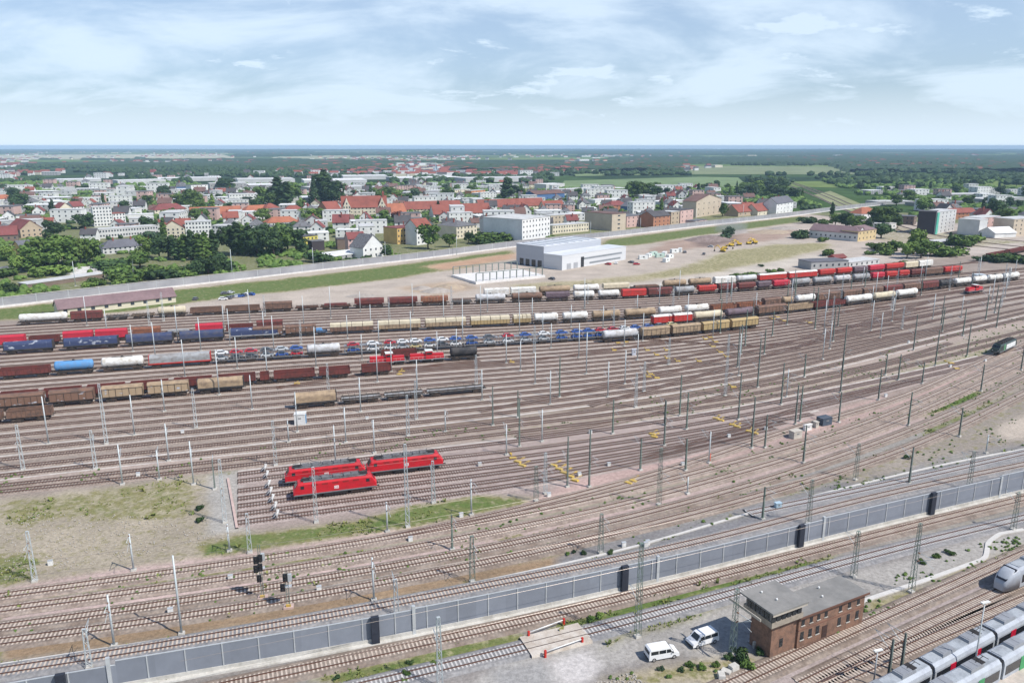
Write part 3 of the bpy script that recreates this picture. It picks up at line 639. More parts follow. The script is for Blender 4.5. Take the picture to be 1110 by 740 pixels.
def make_wagon(kind, L, c, c2=None):
    t = thing('freight_wagon', 'wagon', 'freight wagon'); hl = L / 2 - .42; W = 1.42
    f = MB(); f.box(0, 0, .95, L - 1.24, 2.5, .26); f.box(0, -1.2, .8, L - 5, .12, .3); f.box(0, 1.2, .8, L - 5, .12, .3); wagon_ends(f, L)
    f.box(0, 0, .55, L * .3, 1.1, .4)
    part('underframe', f, M['under'], t)
    for s in (-1, 1): bogie(s * (L / 2 - 2.7), parent=t)
    b = MB(); g = kind.endswith('*'); kind = kind.strip('*'); pm = paint(c, g)
    if kind == 'tank':
        r = 1.42; x = hl - .25; cz = 1.28 + r
        b.lathe_x([(-x, r * .35), (-x + .12, r * .7), (-x + .42, r * .96), (-x + .8, r), (x - .8, r), (x - .42, r * .96), (x - .12, r * .7), (x, r * .35)], 0, cz, 20)
        part('tank', b, pm, t)
        k = MB(); k.box(0, 0, cz + r - .05, L * .45, .55, .06).tube((0, 0, cz + r - .1), (0, 0, cz + r + .3), .38, n=12)
        for s in (-1, 1):
            k.box(s * x * .72, 0, 1.15, .35, 2.3, .75)
            k.tube((s * .45, 1.45, 1.1), (s * .45, .5, cz + r), .035, n=4).tube((s * .45, -1.45, 1.1), (s * .45, -.5, cz + r), .035, n=4)
        for s in (-1, 1): k.tube((-L * .22, s * .5, cz + r + .45), (L * .22, s * .5, cz + r + .45), .03, n=4)
        part('walkway', k, M['steel'], t)
    elif kind == 'box':
        z1 = 3.55
        b.box(0, 0, 1.2, 2 * hl, 2 * W, z1 - 1.2)
        body = part('body', b, pm, t)
        rf = MB(); n = 7; pr = [(W + .03, z1)] + [(math.cos(math.pi * i / n) * (W + .03), z1 + .02 + math.sin(math.pi * i / n) * .62) for i in range(1, n)] + [(-W - .03, z1)]
        rf.prism(pr, -hl - .03, hl + .03, smooth=False); part('roof', rf, paint(c2 or c), t)
        d = MB(); nd = max(2, int(L / 3.4))
        for s in (-1, 1):
            for i in range(nd * 2 + 1): d.box(-hl + .06 + (2 * hl - .12) * i / (nd * 2), s * (W + .03), 1.2, .09 if i % 2 else .16, .06, z1 - 1.25)
            d.box(0, s * (W + .03), 1.25, 2 * hl, .06, .12); d.box(0, s * (W + .03), z1 - .2, 2 * hl, .06, .1)
        part('door_ribs', d, M['under'] if c in ('brown', 'tan', 'ochre', 'maroon') else pm, t)
    elif kind == 'panel':       # covered wagon under a row of cream roof panels
        b.box(0, 0, 1.2, 2 * hl, 2 * W, 1.5); part('body', b, pm, t)
        n = 4; pw = 2 * hl / n
        for i in range(n):
            q = MB(); x0 = -hl + i * pw + .12; pr = [(W + .05, 2.72), (W - .05, 3.75), (W - .55, 4.05), (-W + .55, 4.05), (-W + .05, 3.75), (-W - .05, 2.72)]
            q.prism(pr, x0, x0 + pw - .24); part('roof_panel', q, paint(c2 or 'cream'), t)
        d = MB()
        for s in (-1, 1):
            for i in range(13): d.box(-hl + .06 + (2 * hl - .12) * i / 12, s * (W + .03), 1.2, .1, .06, 1.5)
        part('stakes', d, M['under'], t)
    elif kind == 'hopper':
        e = 1.1
        pr_lo = [(W * .55, 1.1), (W, 2.0), (W, 3.6), (W * .72, 4.05), (-W * .72, 4.05), (-W, 3.6), (-W, 2.0), (-W * .55, 1.1)]
        b.prism(pr_lo, -hl + e, hl - e)
        for s in (-1, 1):
            b.prism([(W, 2.0), (W, 3.6), (W * .72, 4.05), (-W * .72, 4.05), (-W, 3.6), (-W, 2.0)], min(s * (hl - e), s * (hl - .25)), max(s * (hl - e), s * (hl - .25)))
        part('body', b, pm, t)
        d = MB()
        for s in (-1, 1):
            for i in range(9): d.box(-hl + e + (2 * hl - 2 * e) * i / 8, s * (W + .035), 1.95, .12, .07, 1.7)
        for x in (-hl * .5, 0, hl * .5): d.box(x, 0, 4.03, hl * .36, 1.2, .12)
        part('hatches_and_ribs', d, paint(c2 or c), t)
    elif kind == 'gondola':
        z1 = 3.1
        for s in (-1, 1):
            b.box(0, s * (W - .05), 1.2, 2 * hl, .1, z1 - 1.2); b.box(s * (hl - .05), 0, 1.2, .1, 2 * W - .2, z1 - 1.2)
        b.box(0, 0, 1.2, 2 * hl - .2, 2 * W - .2, .1, mi=1)
        part('body', b, [pm, M['under']], t)
        d = MB(); n = int(L / 1.25)
        for s in (-1, 1):
            for i in range(n + 1): d.box(-hl + .1 + (2 * hl - .2) * i / n, s * (W + .06), 1.2, .13, .12, z1 - 1.3)
            d.box(0, s * (W + .04), z1 - .14, 2 * hl, .14, .16)
        part('ribs', d, pm, t)
        if c2:
            q = MB()
            for i in range(7): q.box(-hl + 1 + (2 * hl - 2) * i / 6, 0, 1.31, 2 * hl / 7.5, 2.2, rnd.uniform(.8, 1.5), taper=.6)
            part('load', q, paint(c2), t)
    elif kind == 'flat':
        b.box(0, 0, 1.2, 2 * hl, 2 * W - .1, .16); part('deck', b, pm, t)
        d = MB()
        for s in (-1, 1):
            for i in range(7): d.box(-hl + .5 + (2 * hl - 1) * i / 6, s * (W - .02), 1.25, .1, .1, .9)
            d.box(0, s * (W - .04), 1.36, 2 * hl, .06, .35)
        part('stakes', d, M['under'], t)
        if c2:
            q = MB(); q.box(0, 0, 1.4, 2 * hl * .8, 2.3, 1.0, taper=.93); part('load', q, paint(c2), t)
    elif kind == 'canvas':      # tarpaulin covered coil wagon
        n = 10; pr = [(W + .02, 1.25)] + [(math.cos(a) * (W + .02), 2.9 + math.sin(a) * 1.15) for a in [math.pi * i / n for i in range(n + 1)]] + [(-W - .02, 1.25)]
        b.prism(pr, -hl + .35, hl - .35, smooth=False); part('tarpaulin', b, pm, t)
        d = MB()
        for s in (-1, 1): d.box(s * (hl - .2), 0, 1.2, .22, 2 * W, 2.8, taper=.9)
        d.box(0, -W, 1.2, 2 * hl, .12, .4).box(0, W, 1.2, 2 * hl, .12, .4); part('end_walls', d, paint(c2 or 'black'), t)
        h = MB()
        for i in range(1, 9):
            x = -hl + .35 + (2 * hl - .7) * i / 9
            h.prism([(y * 1.012, 2.9 + (z - 2.9) * 1.02) for y, z in pr], x - .04, x + .04)
        part('hoops', h, pm, t)
    elif kind == 'carrier':
        b.box(0, 0, 1.0, 2 * hl + .5, 2.6, .18); b.box(0, 0, 2.95, 2 * hl + .5, 2.6, .12); part('decks', b, M['grey_steel'], t)
        d = MB()
        for s in (-1, 1):
            for i in range(8): d.box(-hl + (2 * hl) * i / 7, s * 1.36, 1.0, .12, .08, 2.3)
            d.box(0, s * 1.36, 3.1, 2 * hl, .05, .07)
        part('posts', d, M['grey_steel'], t)
    return t
M['grey_steel'] = mat('grey_steel', (.30, .31, .33), .6, .3)
KN = dict(tank='tank wagon', box='boxcar', panel='covered wagon with cream roof panels', hopper='hopper wagon', gondola='open gondola wagon', flat='flat wagon', canvas='tarpaulin covered wagon', carrier='two-deck car carrier')
# small passenger cars and vans used on the carriers, in the lots and on the road
CCOL = dict(white=(.78, .78, .78), red=(.45, .02, .03), blue=(.03, .09, .34), silver=(.5, .52, .54), black=(.025, .025, .03), dark_grey=(.1, .1, .11), yellow=(.6, .5, .25), green=(.05, .2, .1))
def make_car(c, L=4.4, Wd=1.8, Hh=1.5, van=False):
    t = thing('van' if van else 'parked_car', 'car', 'van' if van else 'car')
    key = 'carpaint_' + c; pm = MATS.get(key) or mat(key, CCOL[c], .28, .0, .04, .5, spec=.6)
    h = L / 2; w_ = Wd / 2
    if van: prof = [(-h, .45), (-h + .02, 1.0), (-h + .12, Hh - .18), (-h + .35, Hh), (h - 1.75, Hh), (h - 1.45, Hh - .1), (h - .85, 1.18), (h - .12, .92), (h, .7), (h - .02, .35), (-h, .3)]
    else: prof = [(-h, .5), (-h + .02, .85), (-h + .35, .98), (-h + .75, Hh - .05), (-h + 1.2, Hh), (.35, Hh), (1.1, 1.0), (h - .15, .8), (h, .6), (h - .03, .32), (-h + .05, .3)]
    prof = prof[::-1]
    b = MB(); n = len(prof); zc = .95 if not van else 1.15
    vs = []
    for s in (-1, 1):
        for x, z in prof: vs.append((x, s * (w_ - (max(0, z - zc) * (.28 if not van else .12))), z))
    b.add(vs, [(i, (i + 1) % n, n + (i + 1) % n, n + i) for i in range(n)][::-1])
    b.f = [tuple(reversed(f)) for f in b.f]
    b.f.append(tuple(range(n))); b.m.append(0); b.s.append(False); b.f.append(tuple(reversed(range(n, 2 * n)))); b.m.append(0); b.s.append(False)
    part('body', b, pm, t)
    def yat(z): return w_ - (max(0, z - zc) * (.28 if not van else .12)) + .012
    if van:
        for s in (-1, 1):
            for x0, x1 in ((-h + .3, -h + 1.5), (-h + 1.6, h - 2.2), (h - 2.1, h - 1.25)):
                g = MB(); z0, z1 = 1.2, Hh - .22; xt = x1 - (.25 if x1 > h - 1.5 else 0)
                g.add([(x0, s * yat(z0), z0), (x1, s * yat(z0), z0), (xt, s * yat(z1), z1), (x0, s * yat(z1), z1), (x0, s * (yat(z0) - .03), z0), (x1, s * (yat(z0) - .03), z0), (xt, s * (yat(z1) - .03), z1), (x0, s * (yat(z1) - .03), z1)],
                      [(0, 1, 2, 3), (7, 6, 5, 4), (0, 4, 5, 1), (1, 5, 6, 2), (2, 6, 7, 3), (3, 7, 4, 0)]); part('window', g, M['glass'], t)
        g = MB(); yy = w_ - .2
        g.add([(h - .84, -yy, 1.22), (h - .84, yy, 1.22), (h - 1.42, yy - .1, Hh - .1), (h - 1.42, -yy + .1, Hh - .1), (h - .9, -yy, 1.17), (h - .9, yy, 1.17), (h - 1.5, yy - .1, Hh - .15), (h - 1.5, -yy + .1, Hh - .15)],
              [(0, 1, 2, 3), (7, 6, 5, 4), (0, 4, 5, 1), (1, 5, 6, 2), (2, 6, 7, 3), (3, 7, 4, 0)]); part('windscreen', g, M['glass'], t)
        g = MB(); g.box(-h + .04, 0, 1.2, .08, Wd * .72, Hh - 1.5); part('rear_window', g, M['glass'], t)
        for s in (-1, 1): part('headlight', MB().box(h - .1, s * (w_ - .25), .72, .1, .35, .16), mat('lamp_glass', (.7, .7, .7), .2), t); part('mirror', MB().box(h - 1.15, s * (w_ + .12), 1.15, .14, .22, .22), M['black'], t)
        part('bumper', MB().box(h - .02, 0, .35, .14, Wd * .9, .22).box(-h + .02, 0, .35, .14, Wd * .9, .2), M['black'], t)
    else:
        g = MB(); z0, z1 = 1.0, Hh - .06
        for s in (-1, 1):
            o = [( -h + .8, z0), (1.0, z0), (.38, z1), (-h + 1.05, z1)]
            g.add([(x, s * (yat(z)), z) for x, z in o] + [(x, s * (yat(z) - .03), z) for x, z in o], [(0, 1, 2, 3), (7, 6, 5, 4), (0, 4, 5, 1), (1, 5, 6, 2), (2, 6, 7, 3), (3, 7, 4, 0)])
        yw = w_ - .22
        for (xa, za, xb, zb) in ((1.08, 1.03, .42, Hh - .03), (-h + .42, 1.05, -h + .76, Hh - .08)):
            dx = .02 if xa > 0 else -.02
            g.add([(xa + dx, -yw, za + .02), (xa + dx, yw, za + .02), (xb + dx, yw - .1, zb + .02), (xb + dx, -yw + .1, zb + .02), (xa, -yw, za - .02), (xa, yw, za - .02), (xb, yw - .1, zb - .02), (xb, -yw + .1, zb - .02)],
                  [(0, 1, 2, 3), (7, 6, 5, 4), (0, 4, 5, 1), (1, 5, 6, 2), (2, 6, 7, 3), (3, 7, 4, 0)])
        part('windows', g, M['glass'], t)
    for x in (-h + .8, h - .85):
        for s in (-1, 1):
            q = MB().tube((x, s * (w_ - .2), .33), (x, s * (w_ + .01), .33), .33, n=14); wl = part('wheel', q, M['black'], t)
            if van: part('rim', MB().tube((x, s * (w_ + .0), .33), (x, s * (w_ + .03), .33), .2, n=10), mat('rim_alloy', (.5, .5, .5), .3, .6), wl)
    return t
MISS = []
def row(key, phrase, specs, dy_note=None):
    """specs: (kind, x0, x1, colour[, colour2]) in photo columns along line key"""
    L = TR[key] if key in TR else U[int(key[1:])]; zr = ZB[key] + .195
    out_ = []
    for n, s in enumerate(sorted(specs, key=lambda q: q[1])):
        kind, x0, x1, c = s[:4]; c2 = s[4] if len(s) > 4 else None
        a, b_ = at_px(L, x0), at_px(L, x1); d = b_ - a; ln = float(np.linalg.norm(d))
        Lq = round(ln * 2) / 2; k = (kind, Lq, c, c2)
        o = spawn(k, lambda: make_wagon(kind, Lq, c, c2)); mid = (a + b_) / 2; rz = math.atan2(d[1], d[0])
        kn = KN[kind.strip('*')]
        place(o, (mid[0], mid[1], zr), rz, f"{c.replace('_', ' ')} {kn}{' with graffiti' if '*' in kind else ''}, {ordinal(n)} from left in {phrase}", 'freight wagons of ' + phrase)
        o.scale = (ln / Lq * 1.005, 1, 1.12); out_.append((o, ln, rz, mid, kind))
    return out_
def utrack(pts):
    t = sum(u_t(x, y) for x, y in pts) / len(pts); return 'U%d' % max(0, min(NU - 1, round(t * (NU - 1))))
k1 = utrack([(140, 347), (280, 339), (420, 333), (530, 329), (700, 323), (860, 311), (1000, 300)]); print('T1', k1)
row(k1, 'the rearmost long train', [('tank', 20, 76, 'white'), ('box', 77, 113, 'maroon'), ('flat', 114, 141, 'grey'), ('flat', 142, 169, 'tan'), ('tank', 170, 204, 'cream'),
    ('gondola', 206, 243, 'brown'), ('gondola', 244, 283, 'brown'), ('box', 285, 318, 'brown'), ('flat', 320, 346, 'rust'), ('flat', 347, 381, 'rust', 'maroon'), ('hopper', 383, 418, 'maroon'), ('hopper', 419, 454, 'maroon'), ('hopper', 455, 487, 'rust', 'tan'),
    ('flat', 489, 512, 'grey'), ('tank', 514, 549, 'silver'), ('tank', 553, 589, 'brown'), ('hopper', 590, 618, 'purple'), ('tank', 620, 645, 'white'), ('tank', 647, 672, 'white'), ('box', 673, 700, 'red'), ('box', 701, 728, 'maroon'),
    ('tank', 730, 753, 'grey'), ('hopper', 755, 776, 'red', 'maroon'), ('hopper', 777, 797, 'maroon'), ('hopper', 798, 818, 'maroon'), ('hopper', 819, 835, 'purple'), ('hopper', 836, 855, 'crimson'), ('tank', 857, 878, 'grey'), ('tank', 880, 901, 'grey'), ('tank', 903, 921, 'silver'), ('tank', 923, 942, 'grey'),
    ('hopper', 943, 957, 'crimson'), ('hopper', 958, 971, 'red'), ('hopper', 972, 984, 'red'), ('hopper', 985, 1000, 'maroon'), ('box', 1001, 1020, 'brown'), ('hopper', 1021, 1041, 'red')])
row('T0', 'the train nearest the sand lot', [('box', 524, 552, 'white'), ('box', 553, 581, 'white'), ('tank', 583, 619, 'tan'), ('tank', 620, 650, 'white'), ('hopper', 652, 682, 'cream'), ('flat', 683, 716, 'black', 'brown'), ('tank', 717, 744, 'tan'), ('tank', 745, 771, 'tan'),
    ('box', 773, 796, 'white'), ('tank', 797, 820, 'silver'), ('box', 821, 851, 'red', 'white'), ('box', 853, 884, 'red', 'white'), ('hopper', 886, 904, 'red'), ('hopper', 905, 922, 'red'), ('hopper', 923, 939, 'purple'), ('hopper', 940, 957, 'crimson'), ('hopper', 958, 978, 'red'), ('box', 979, 993, 'cream'), ('box', 994, 1009, 'white')])
k2 = utrack([(10, 376), (90, 370), (130, 367), (240, 360)]); print('red', k2)
row(k2, 'the red train behind navy wagons', [('box', 0, 30, 'crimson'), ('gondola', 32, 67, 'maroon'), ('box', 69, 103, 'crimson'), ('box', 104, 140, 'crimson'), ('box', 142, 176, 'rust'), ('flat', 178, 210, 'black', 'grey'), ('box', 212, 243, 'crimson'), ('gondola', 245, 276, 'maroon'), ('box', 278, 308, 'maroon')])
k3 = utrack([(30, 383), (100, 378), (165, 374), (220, 370), (265, 366.5), (340, 360)]); print('navy', k3)
row(k3, 'the navy tarpaulin train', [('canvas*', 4, 61, 'navy'), ('canvas*', 69, 131, 'navy'), ('canvas', 136, 190, 'navy'), ('canvas', 194, 245, 'navy'), ('canvas*', 249, 304, 'navy', 'grey'), ('flat', 306, 356, 'blue', 'blue')])
k4 = utrack([(290, 371), (340, 367), (406, 363), (457, 359.5), (530, 354), (597, 349), (711, 341), (768, 336), (860, 327.5), (1033, 309)]); print('cream', k4)
row(k4, 'the cream panelled train', [('box*', 274, 308, 'brown'), ('box*', 309, 344, 'brown'), ('panel', 357, 406, 'brown', 'cream'), ('panel', 409, 457, 'tan', 'cream'), ('panel', 460, 506, 'tan', 'cream'), ('panel', 509, 553, 'ochre', 'cream'), ('panel', 555, 576, 'ochre', 'cream'), ('tank', 577, 606, 'white'), ('tank', 608, 638, 'white'),
    ('tank', 640, 673, 'tan'), ('tank', 675, 711, 'tan'), ('tank', 712, 739, 'white'), ('tank', 741, 768, 'white'), ('gondola', 770, 797, 'rust'), ('gondola', 798, 824, 'rust', 'tan'), ('box', 826, 845, 'brown'), ('tank', 846, 859, 'tan'), ('tank', 861, 883, 'white'), ('box', 884, 909, 'brown'), ('box', 911, 932, 'brown'), ('box', 933, 955, 'brown'), ('box', 956, 976, 'maroon'), ('box', 977, 996, 'brown'), ('box', 997, 1015, 'maroon'), ('tank', 1016, 1032, 'black'),
    ('tank', 1033, 1051, 'white'), ('tank', 1053, 1068, 'white'), ('tank', 1069, 1085, 'white'), ('tank', 1086, 1103, 'white')])
k5 = utrack([(720, 348), (765, 345.5), (830, 341), (900, 336), (985, 330)]); print('T4', k5)
row(k5, 'the middle right train', [('box', 706, 727, 'red', 'white'), ('box', 728, 749, 'red', 'white'), ('tank', 750, 783, 'cream'), ('tank', 785, 817, 'purple'), ('box', 819, 850, 'brown'), ('gondola', 851, 879, 'tan', 'white'), ('gondola', 880, 914, 'maroon'), ('tank', 915, 944, 'white'), ('tank', 945, 969, 'cream'), ('tank', 970, 993, 'white')])
k6 = utrack([(30, 409), (104, 405.5), (158, 402), (230, 396), (330, 387.5), (420, 380.5), (500, 375), (600, 367)]); print('cars', k6)
r6 = row(k6, 'the car train', [('gondola', 0, 57, 'maroon'), ('tank', 58, 105, 'blue'), ('tank', 109, 159, 'white'), ('canvas', 161, 231, 'grey', 'red')] + [('carrier', 233, 281, 'grey'), ('carrier', 282, 330, 'grey'), ('tank', 331, 371, 'silver')] + [('carrier', a, a + 42 - (a > 500) * 4, 'grey') for a in (373, 416, 459, 502, 541, 580, 619)] + [('carrier', 658, 695, 'grey'), ('carrier', 696, 734, 'grey')])
ci = {'upper': 0, 'lower': 0}
for o, ln, rz, mid, kind in r6:
    if kind != 'carrier': continue
    n = int(ln / 4.75)
    for deck, z in (('upper', 3.07), ('lower', 1.18)):
        for i in range(n):
            c = rnd.choice(['white', 'red', 'blue', 'silver', 'white', 'dark_grey', 'blue', 'blue', 'red', 'silver', 'yellow' if i == 2 else 'white'])
            m = spawn(('car', c), lambda: make_car(c)); x = -ln / 2 + ln * (i + .5) / n
            place(m, (mid[0] + x * math.cos(rz), mid[1] + x * math.sin(rz), o.location.z + z), rz, f"{c.replace('_', ' ')} new car on the {deck} deck, {ordinal(ci[deck])} from the left on the carrier train", 'new cars on the car carriers')
            m.name = 'new_car'; ci[deck] += 1
k7 = utrack([(660, 366.5), (700, 363), (757, 358.5), (815, 354)]); k7 = 'U%d' % max(int(k7[1:]), int(k6[1:]) + 1); print('T6', k7)
row(k7, 'the short tan train', [('tank', 651, 692, 'silver'), ('box', 693, 725, 'tan'), ('box', 726, 758, 'tan'), ('box', 759, 789, 'ochre'), ('box', 790, 820, 'ochre')])
k8 = utrack([(100, 429), (200, 422), (285, 415), (340, 412), (380, 409), (425, 404)]); k9 = utrack([(430, 397), (470, 393.5), (510, 391)])
print('gond', k8, 'loc', k9)
row(k8, 'the row of maroon gondolas', [('gondola', a, a + 44 if a < 260 else b_, 'maroon') for a, b_ in ((0, 0), (47, 0), (94, 0), (141, 0), (188, 0), (235, 0), (282, 294), (296, 343), (345, 380), (384, 425))][:6] + [('gondola', 281, 294, 'maroon'), ('gondola', 296, 343, 'maroon'), ('gondola', 345, 381, 'maroon'), ('gondola', 391, 425, 'maroon')])
row('U%d' % (int(k9[1:])), 'the red diesel siding', [('tank', 486, 519, 'black')])
row('U%d' % (int(k9[1:]) - 1), 'the siding behind the diesels', [('gondola', 412, 453, 'maroon')])
k10 = utrack([(50, 445), (90, 441), (135, 436.5), (190, 431.5), (250, 426)]); k10 = 'U%d' % max(int(k10[1:]), int(k8[1:]) + 1); print('graf', k10)
row(k10, 'the brown graffiti train', [('box*', -8, 52, 'brown'), ('box*', 54, 105, 'brown', 'brown'), ('box*', 111, 158, 'tan', 'tan'), ('box*', 160, 207, 'tan', 'tan'), ('canvas', 213, 267, 'tan')])
k11 = utrack([(5, 459), (55, 455)]); row(k11, 'the lower left corner row', [('gondola', -45, 6, 'brown'), ('gondola', 8, 60, 'brown')])
k12 = utrack([(320, 443), (365, 439.5), (430, 434.5), (520, 427)]); print('flat', k12)
row(k12, 'the row above the white cabin', [('canvas', 318, 367, 'tan'), ('flat', 369, 414, 'grey'), ('flat', 416, 460, 'grey'), ('flat', 462, 526, 'grey')])
row('S1', 'the spur at right', [('gondola', 1070, 1090, 'maroon', 'rust'), ('gondola', 1091, 1112, 'maroon', 'rust')])

# ------------------------------------------------------------ locomotives
M['locored'] = mat_grime('loco_red', (.52, .016, .026), (.33, .025, .028), .5, .48, .75, .42, stretch=(1, 1, 2), fine=.05); M['locogrey'] = mat('loco_grey', (.22, .22, .23), .7); M['roofgrey'] = mat_grime('roof_grey', (.17, .17, .18), (.09, .085, .085), .8, .45, .65, .85)
def make_eloco(red=True):
    L = 18.9; t = thing('locomotive', 'loco', 'locomotive'); h = L / 2 - .6; W = 1.48
    pm = M['locored'] if red else mat('loco_dark_green', (.03, .05, .045), .4, spec=.5)
    b = MB()
    sec = [(-h, .85, 1.2, 2.3), (-h, 1.0, 1.2, 2.35), (-h + .25, 1.0, 1.15, 2.5), (-h + 1.05, .9, 1.15, 3.75), (-h + 2.3, 1, 1.15, 3.85), (h - 2.3, 1, 1.15, 3.85), (h - 1.05, .9, 1.15, 3.75), (h - .25, 1.0, 1.15, 2.5), (h, 1.0, 1.2, 2.35)][1:]
    vs = []; P = 8
    for x, k, z0, z1 in sec:
        w_ = W if abs(x) < h - .5 else W * .93 if abs(x) > h - .1 else W * .98
        sh = min(.45, (z1 - z0) * .3)
        vs += [(x, -w_, z0), (x, -w_, z1 - sh), (x, -w_ * .82, z1), (x, w_ * .82, z1), (x, w_, z1 - sh), (x, w_, z0)]
    n = 6; fs = [(k * n + i, (k + 1) * n + i, (k + 1) * n + (i + 1) % n, k * n + (i + 1) % n) for k in range(len(sec) - 1) for i in range(n)]
    b.add(vs, [tuple(reversed(f)) for f in fs]); b.f.append(tuple(range(n))[::-1]); b.m.append(0); b.s.append(False); b.f.append(tuple((len(sec) - 1) * n + i for i in range(n))); b.m.append(0); b.s.append(False)
    part('body', b, pm, t)
    part('sill', MB().box(0, 0, .95, 2 * h - .2, 2 * W - .1, .24).box(0, -W + .02, 1.14, 2 * h - .6, .1, .12).box(0, W - .02, 1.14, 2 * h - .6, .1, .12), M['locogrey'], t)
    f = MB(); wagon_ends(f, L); f.box(0, 0, .35, 5.2, 2.5, .6); part('underframe', f, M['steel'], t)
    for s in (-1, 1): bogie(s * 5.1, .6, 2.7, t)
    r = MB(); r.box(0, 0, 3.84, 2 * h - 4.4, 2.5, .14); 
    for x in (-4.2, -2, .4, 2.7, 4.4): r.box(x, 0, 3.97, 1.5, 1.6, .32)
    for x in (-5.2, -3, -.8, 1.6, 3.6, 5.2):
        for y in (-.75, .75): r.tube((x, y, 3.97), (x, y, 4.42), .09, n=6)
    r.tube((-5.2, .75, 4.42), (5.2, .75, 4.42), .035, n=4); r.tube((-5.2, -.75, 4.42), (5.2, -.75, 4.42), .035, n=4)
    part('roof_equipment', r, M['roofgrey'] if red else M['steel'], t)
    for s in (-1, 1):
        p = MB()
        x = s * 6.1
        for y in (-.55, .55):
            p.tube((x - s * 1.0, y, 4.15), (x + s * .9, y * .8, 4.45), .04, n=4); p.tube((x + s * .9, y * .8, 4.45), (x - s * .8, y * 1.2, 4.62), .03, n=4)
        p.box(x, 0, 3.98, 1.9, 1.5, .1); p.tube((x - s * .8, -.95, 4.62), (x - s * .8, .95, 4.62), .05, n=5); part('pantograph', p, M['steel'], t)
        # windscreen on the sloped front
        g = MB(); xa, za, xb, zb = h - .36, 2.72, h - .92, 3.52
        for yy0, yy1 in ((-1.15, -.06), (.06, 1.15)):
            g.add([(s * (xa + .03), yy0, za), (s * (xa + .03), yy1, za), (s * (xb + .05), yy1 * .9, zb), (s * (xb + .05), yy0 * .9, zb), (s * (xa - .1), yy0, za), (s * (xa - .1), yy1, za), (s * (xb - .1), yy1 * .9, zb), (s * (xb - .1), yy0 * .9, zb)],
                  [(0, 1, 2, 3), (7, 6, 5, 4), (0, 4, 5, 1), (1, 5, 6, 2), (2, 6, 7, 3), (3, 7, 4, 0)])
        part('windscreen', g, M['glass'], t)
        for y in (-1, 1):
            q = MB().box(s * (h - 1.9), y * (W - .0), 2.45, .75, .06, .7); part('cab_window', q, M['glass'], t)
            part('headlight', MB().box(s * (h + .0), y * .95, 1.6, .08, .36, .2), mat('lamp_glass', (.7, .7, .7), .2), t)
    for y in (-1, 1):
        g = MB()
        for i in range(5): g.box(-4.4 + i * 2.2, y * (W + .005), 2.95, 1.3, .04, .4)
        part('side_grille', g, mat('grille_dark_red', (.28, .02, .02), .6) if red else M['locogrey'], t)
        if red:
            lg = part('emblem', MB().box(.2, y * (W + .012), 1.75, .95, .04, .66), mat('emblem_white', (.8, .8, .8), .5), t)
            c = bpy.data.curves.new('letters', 'FONT'); c.body = 'DB'; c.size = .62; c.align_x = 'CENTER'; c.extrude = .01
            d = bpy.data.objects.new('tmp', c); col.objects.link(d)
            dg = bpy.context.evaluated_depsgraph_get(); mm = bpy.data.meshes.new_from_object(d.evaluated_get(dg)); bpy.data.objects.remove(d)
            mm.transform(Matrix.Translation((.2, y * (W + .04), 1.86)) @ Matrix.Rotation(0 if y < 0 else math.pi, 4, 'Z') @ Matrix.Rotation(math.pi / 2, 4, 'X'))
            mm.materials.append(M['locored']); link('letters', mm, lg)
        else:
            part('side_stripe', MB().box(2.2, y * (W + .01), 1.4, 9.5, .05, 1.7), mat('loco_white', (.72, .74, .74), .4), t)
            part('green_flash', MB().box(-4.2, y * (W + .01), 1.3, 1.1, .05, 2.2), mat('loco_green', (.12, .36, .18), .4), t)
    return t
def setloco(o, key, x0, x1, label, group=None, name=None):
    L = TR[key] if key in TR else U[int(key[1:])]; a, b_ = at_px(L, x0), at_px(L, x1); d = b_ - a; m = (a + b_) / 2
    place(o, (m[0], m[1], ZB[key] + .195), math.atan2(d[1], d[0]), label, group)
    return np.linalg.norm(d)
GL = 'red electric locomotives in the depot'
el = make_eloco(True)
print('loco len', setloco(el, 'D5', 316, 410, 'red electric locomotive in front, nearest the camera, with white emblem on its side', GL))
print('loco len', setloco(copy_tree(el), 'D3', 306, 399, 'red electric locomotive half hidden behind the nearest red one', GL))
print('loco len', setloco(copy_tree(el), 'D3', 397, 480, 'red electric locomotive coupled at the right end of the pair behind', GL))
print('loco len', setloco(make_eloco(False), 'LF', 1070, 1104, 'dark green and white electric locomotive alone at the right edge'))
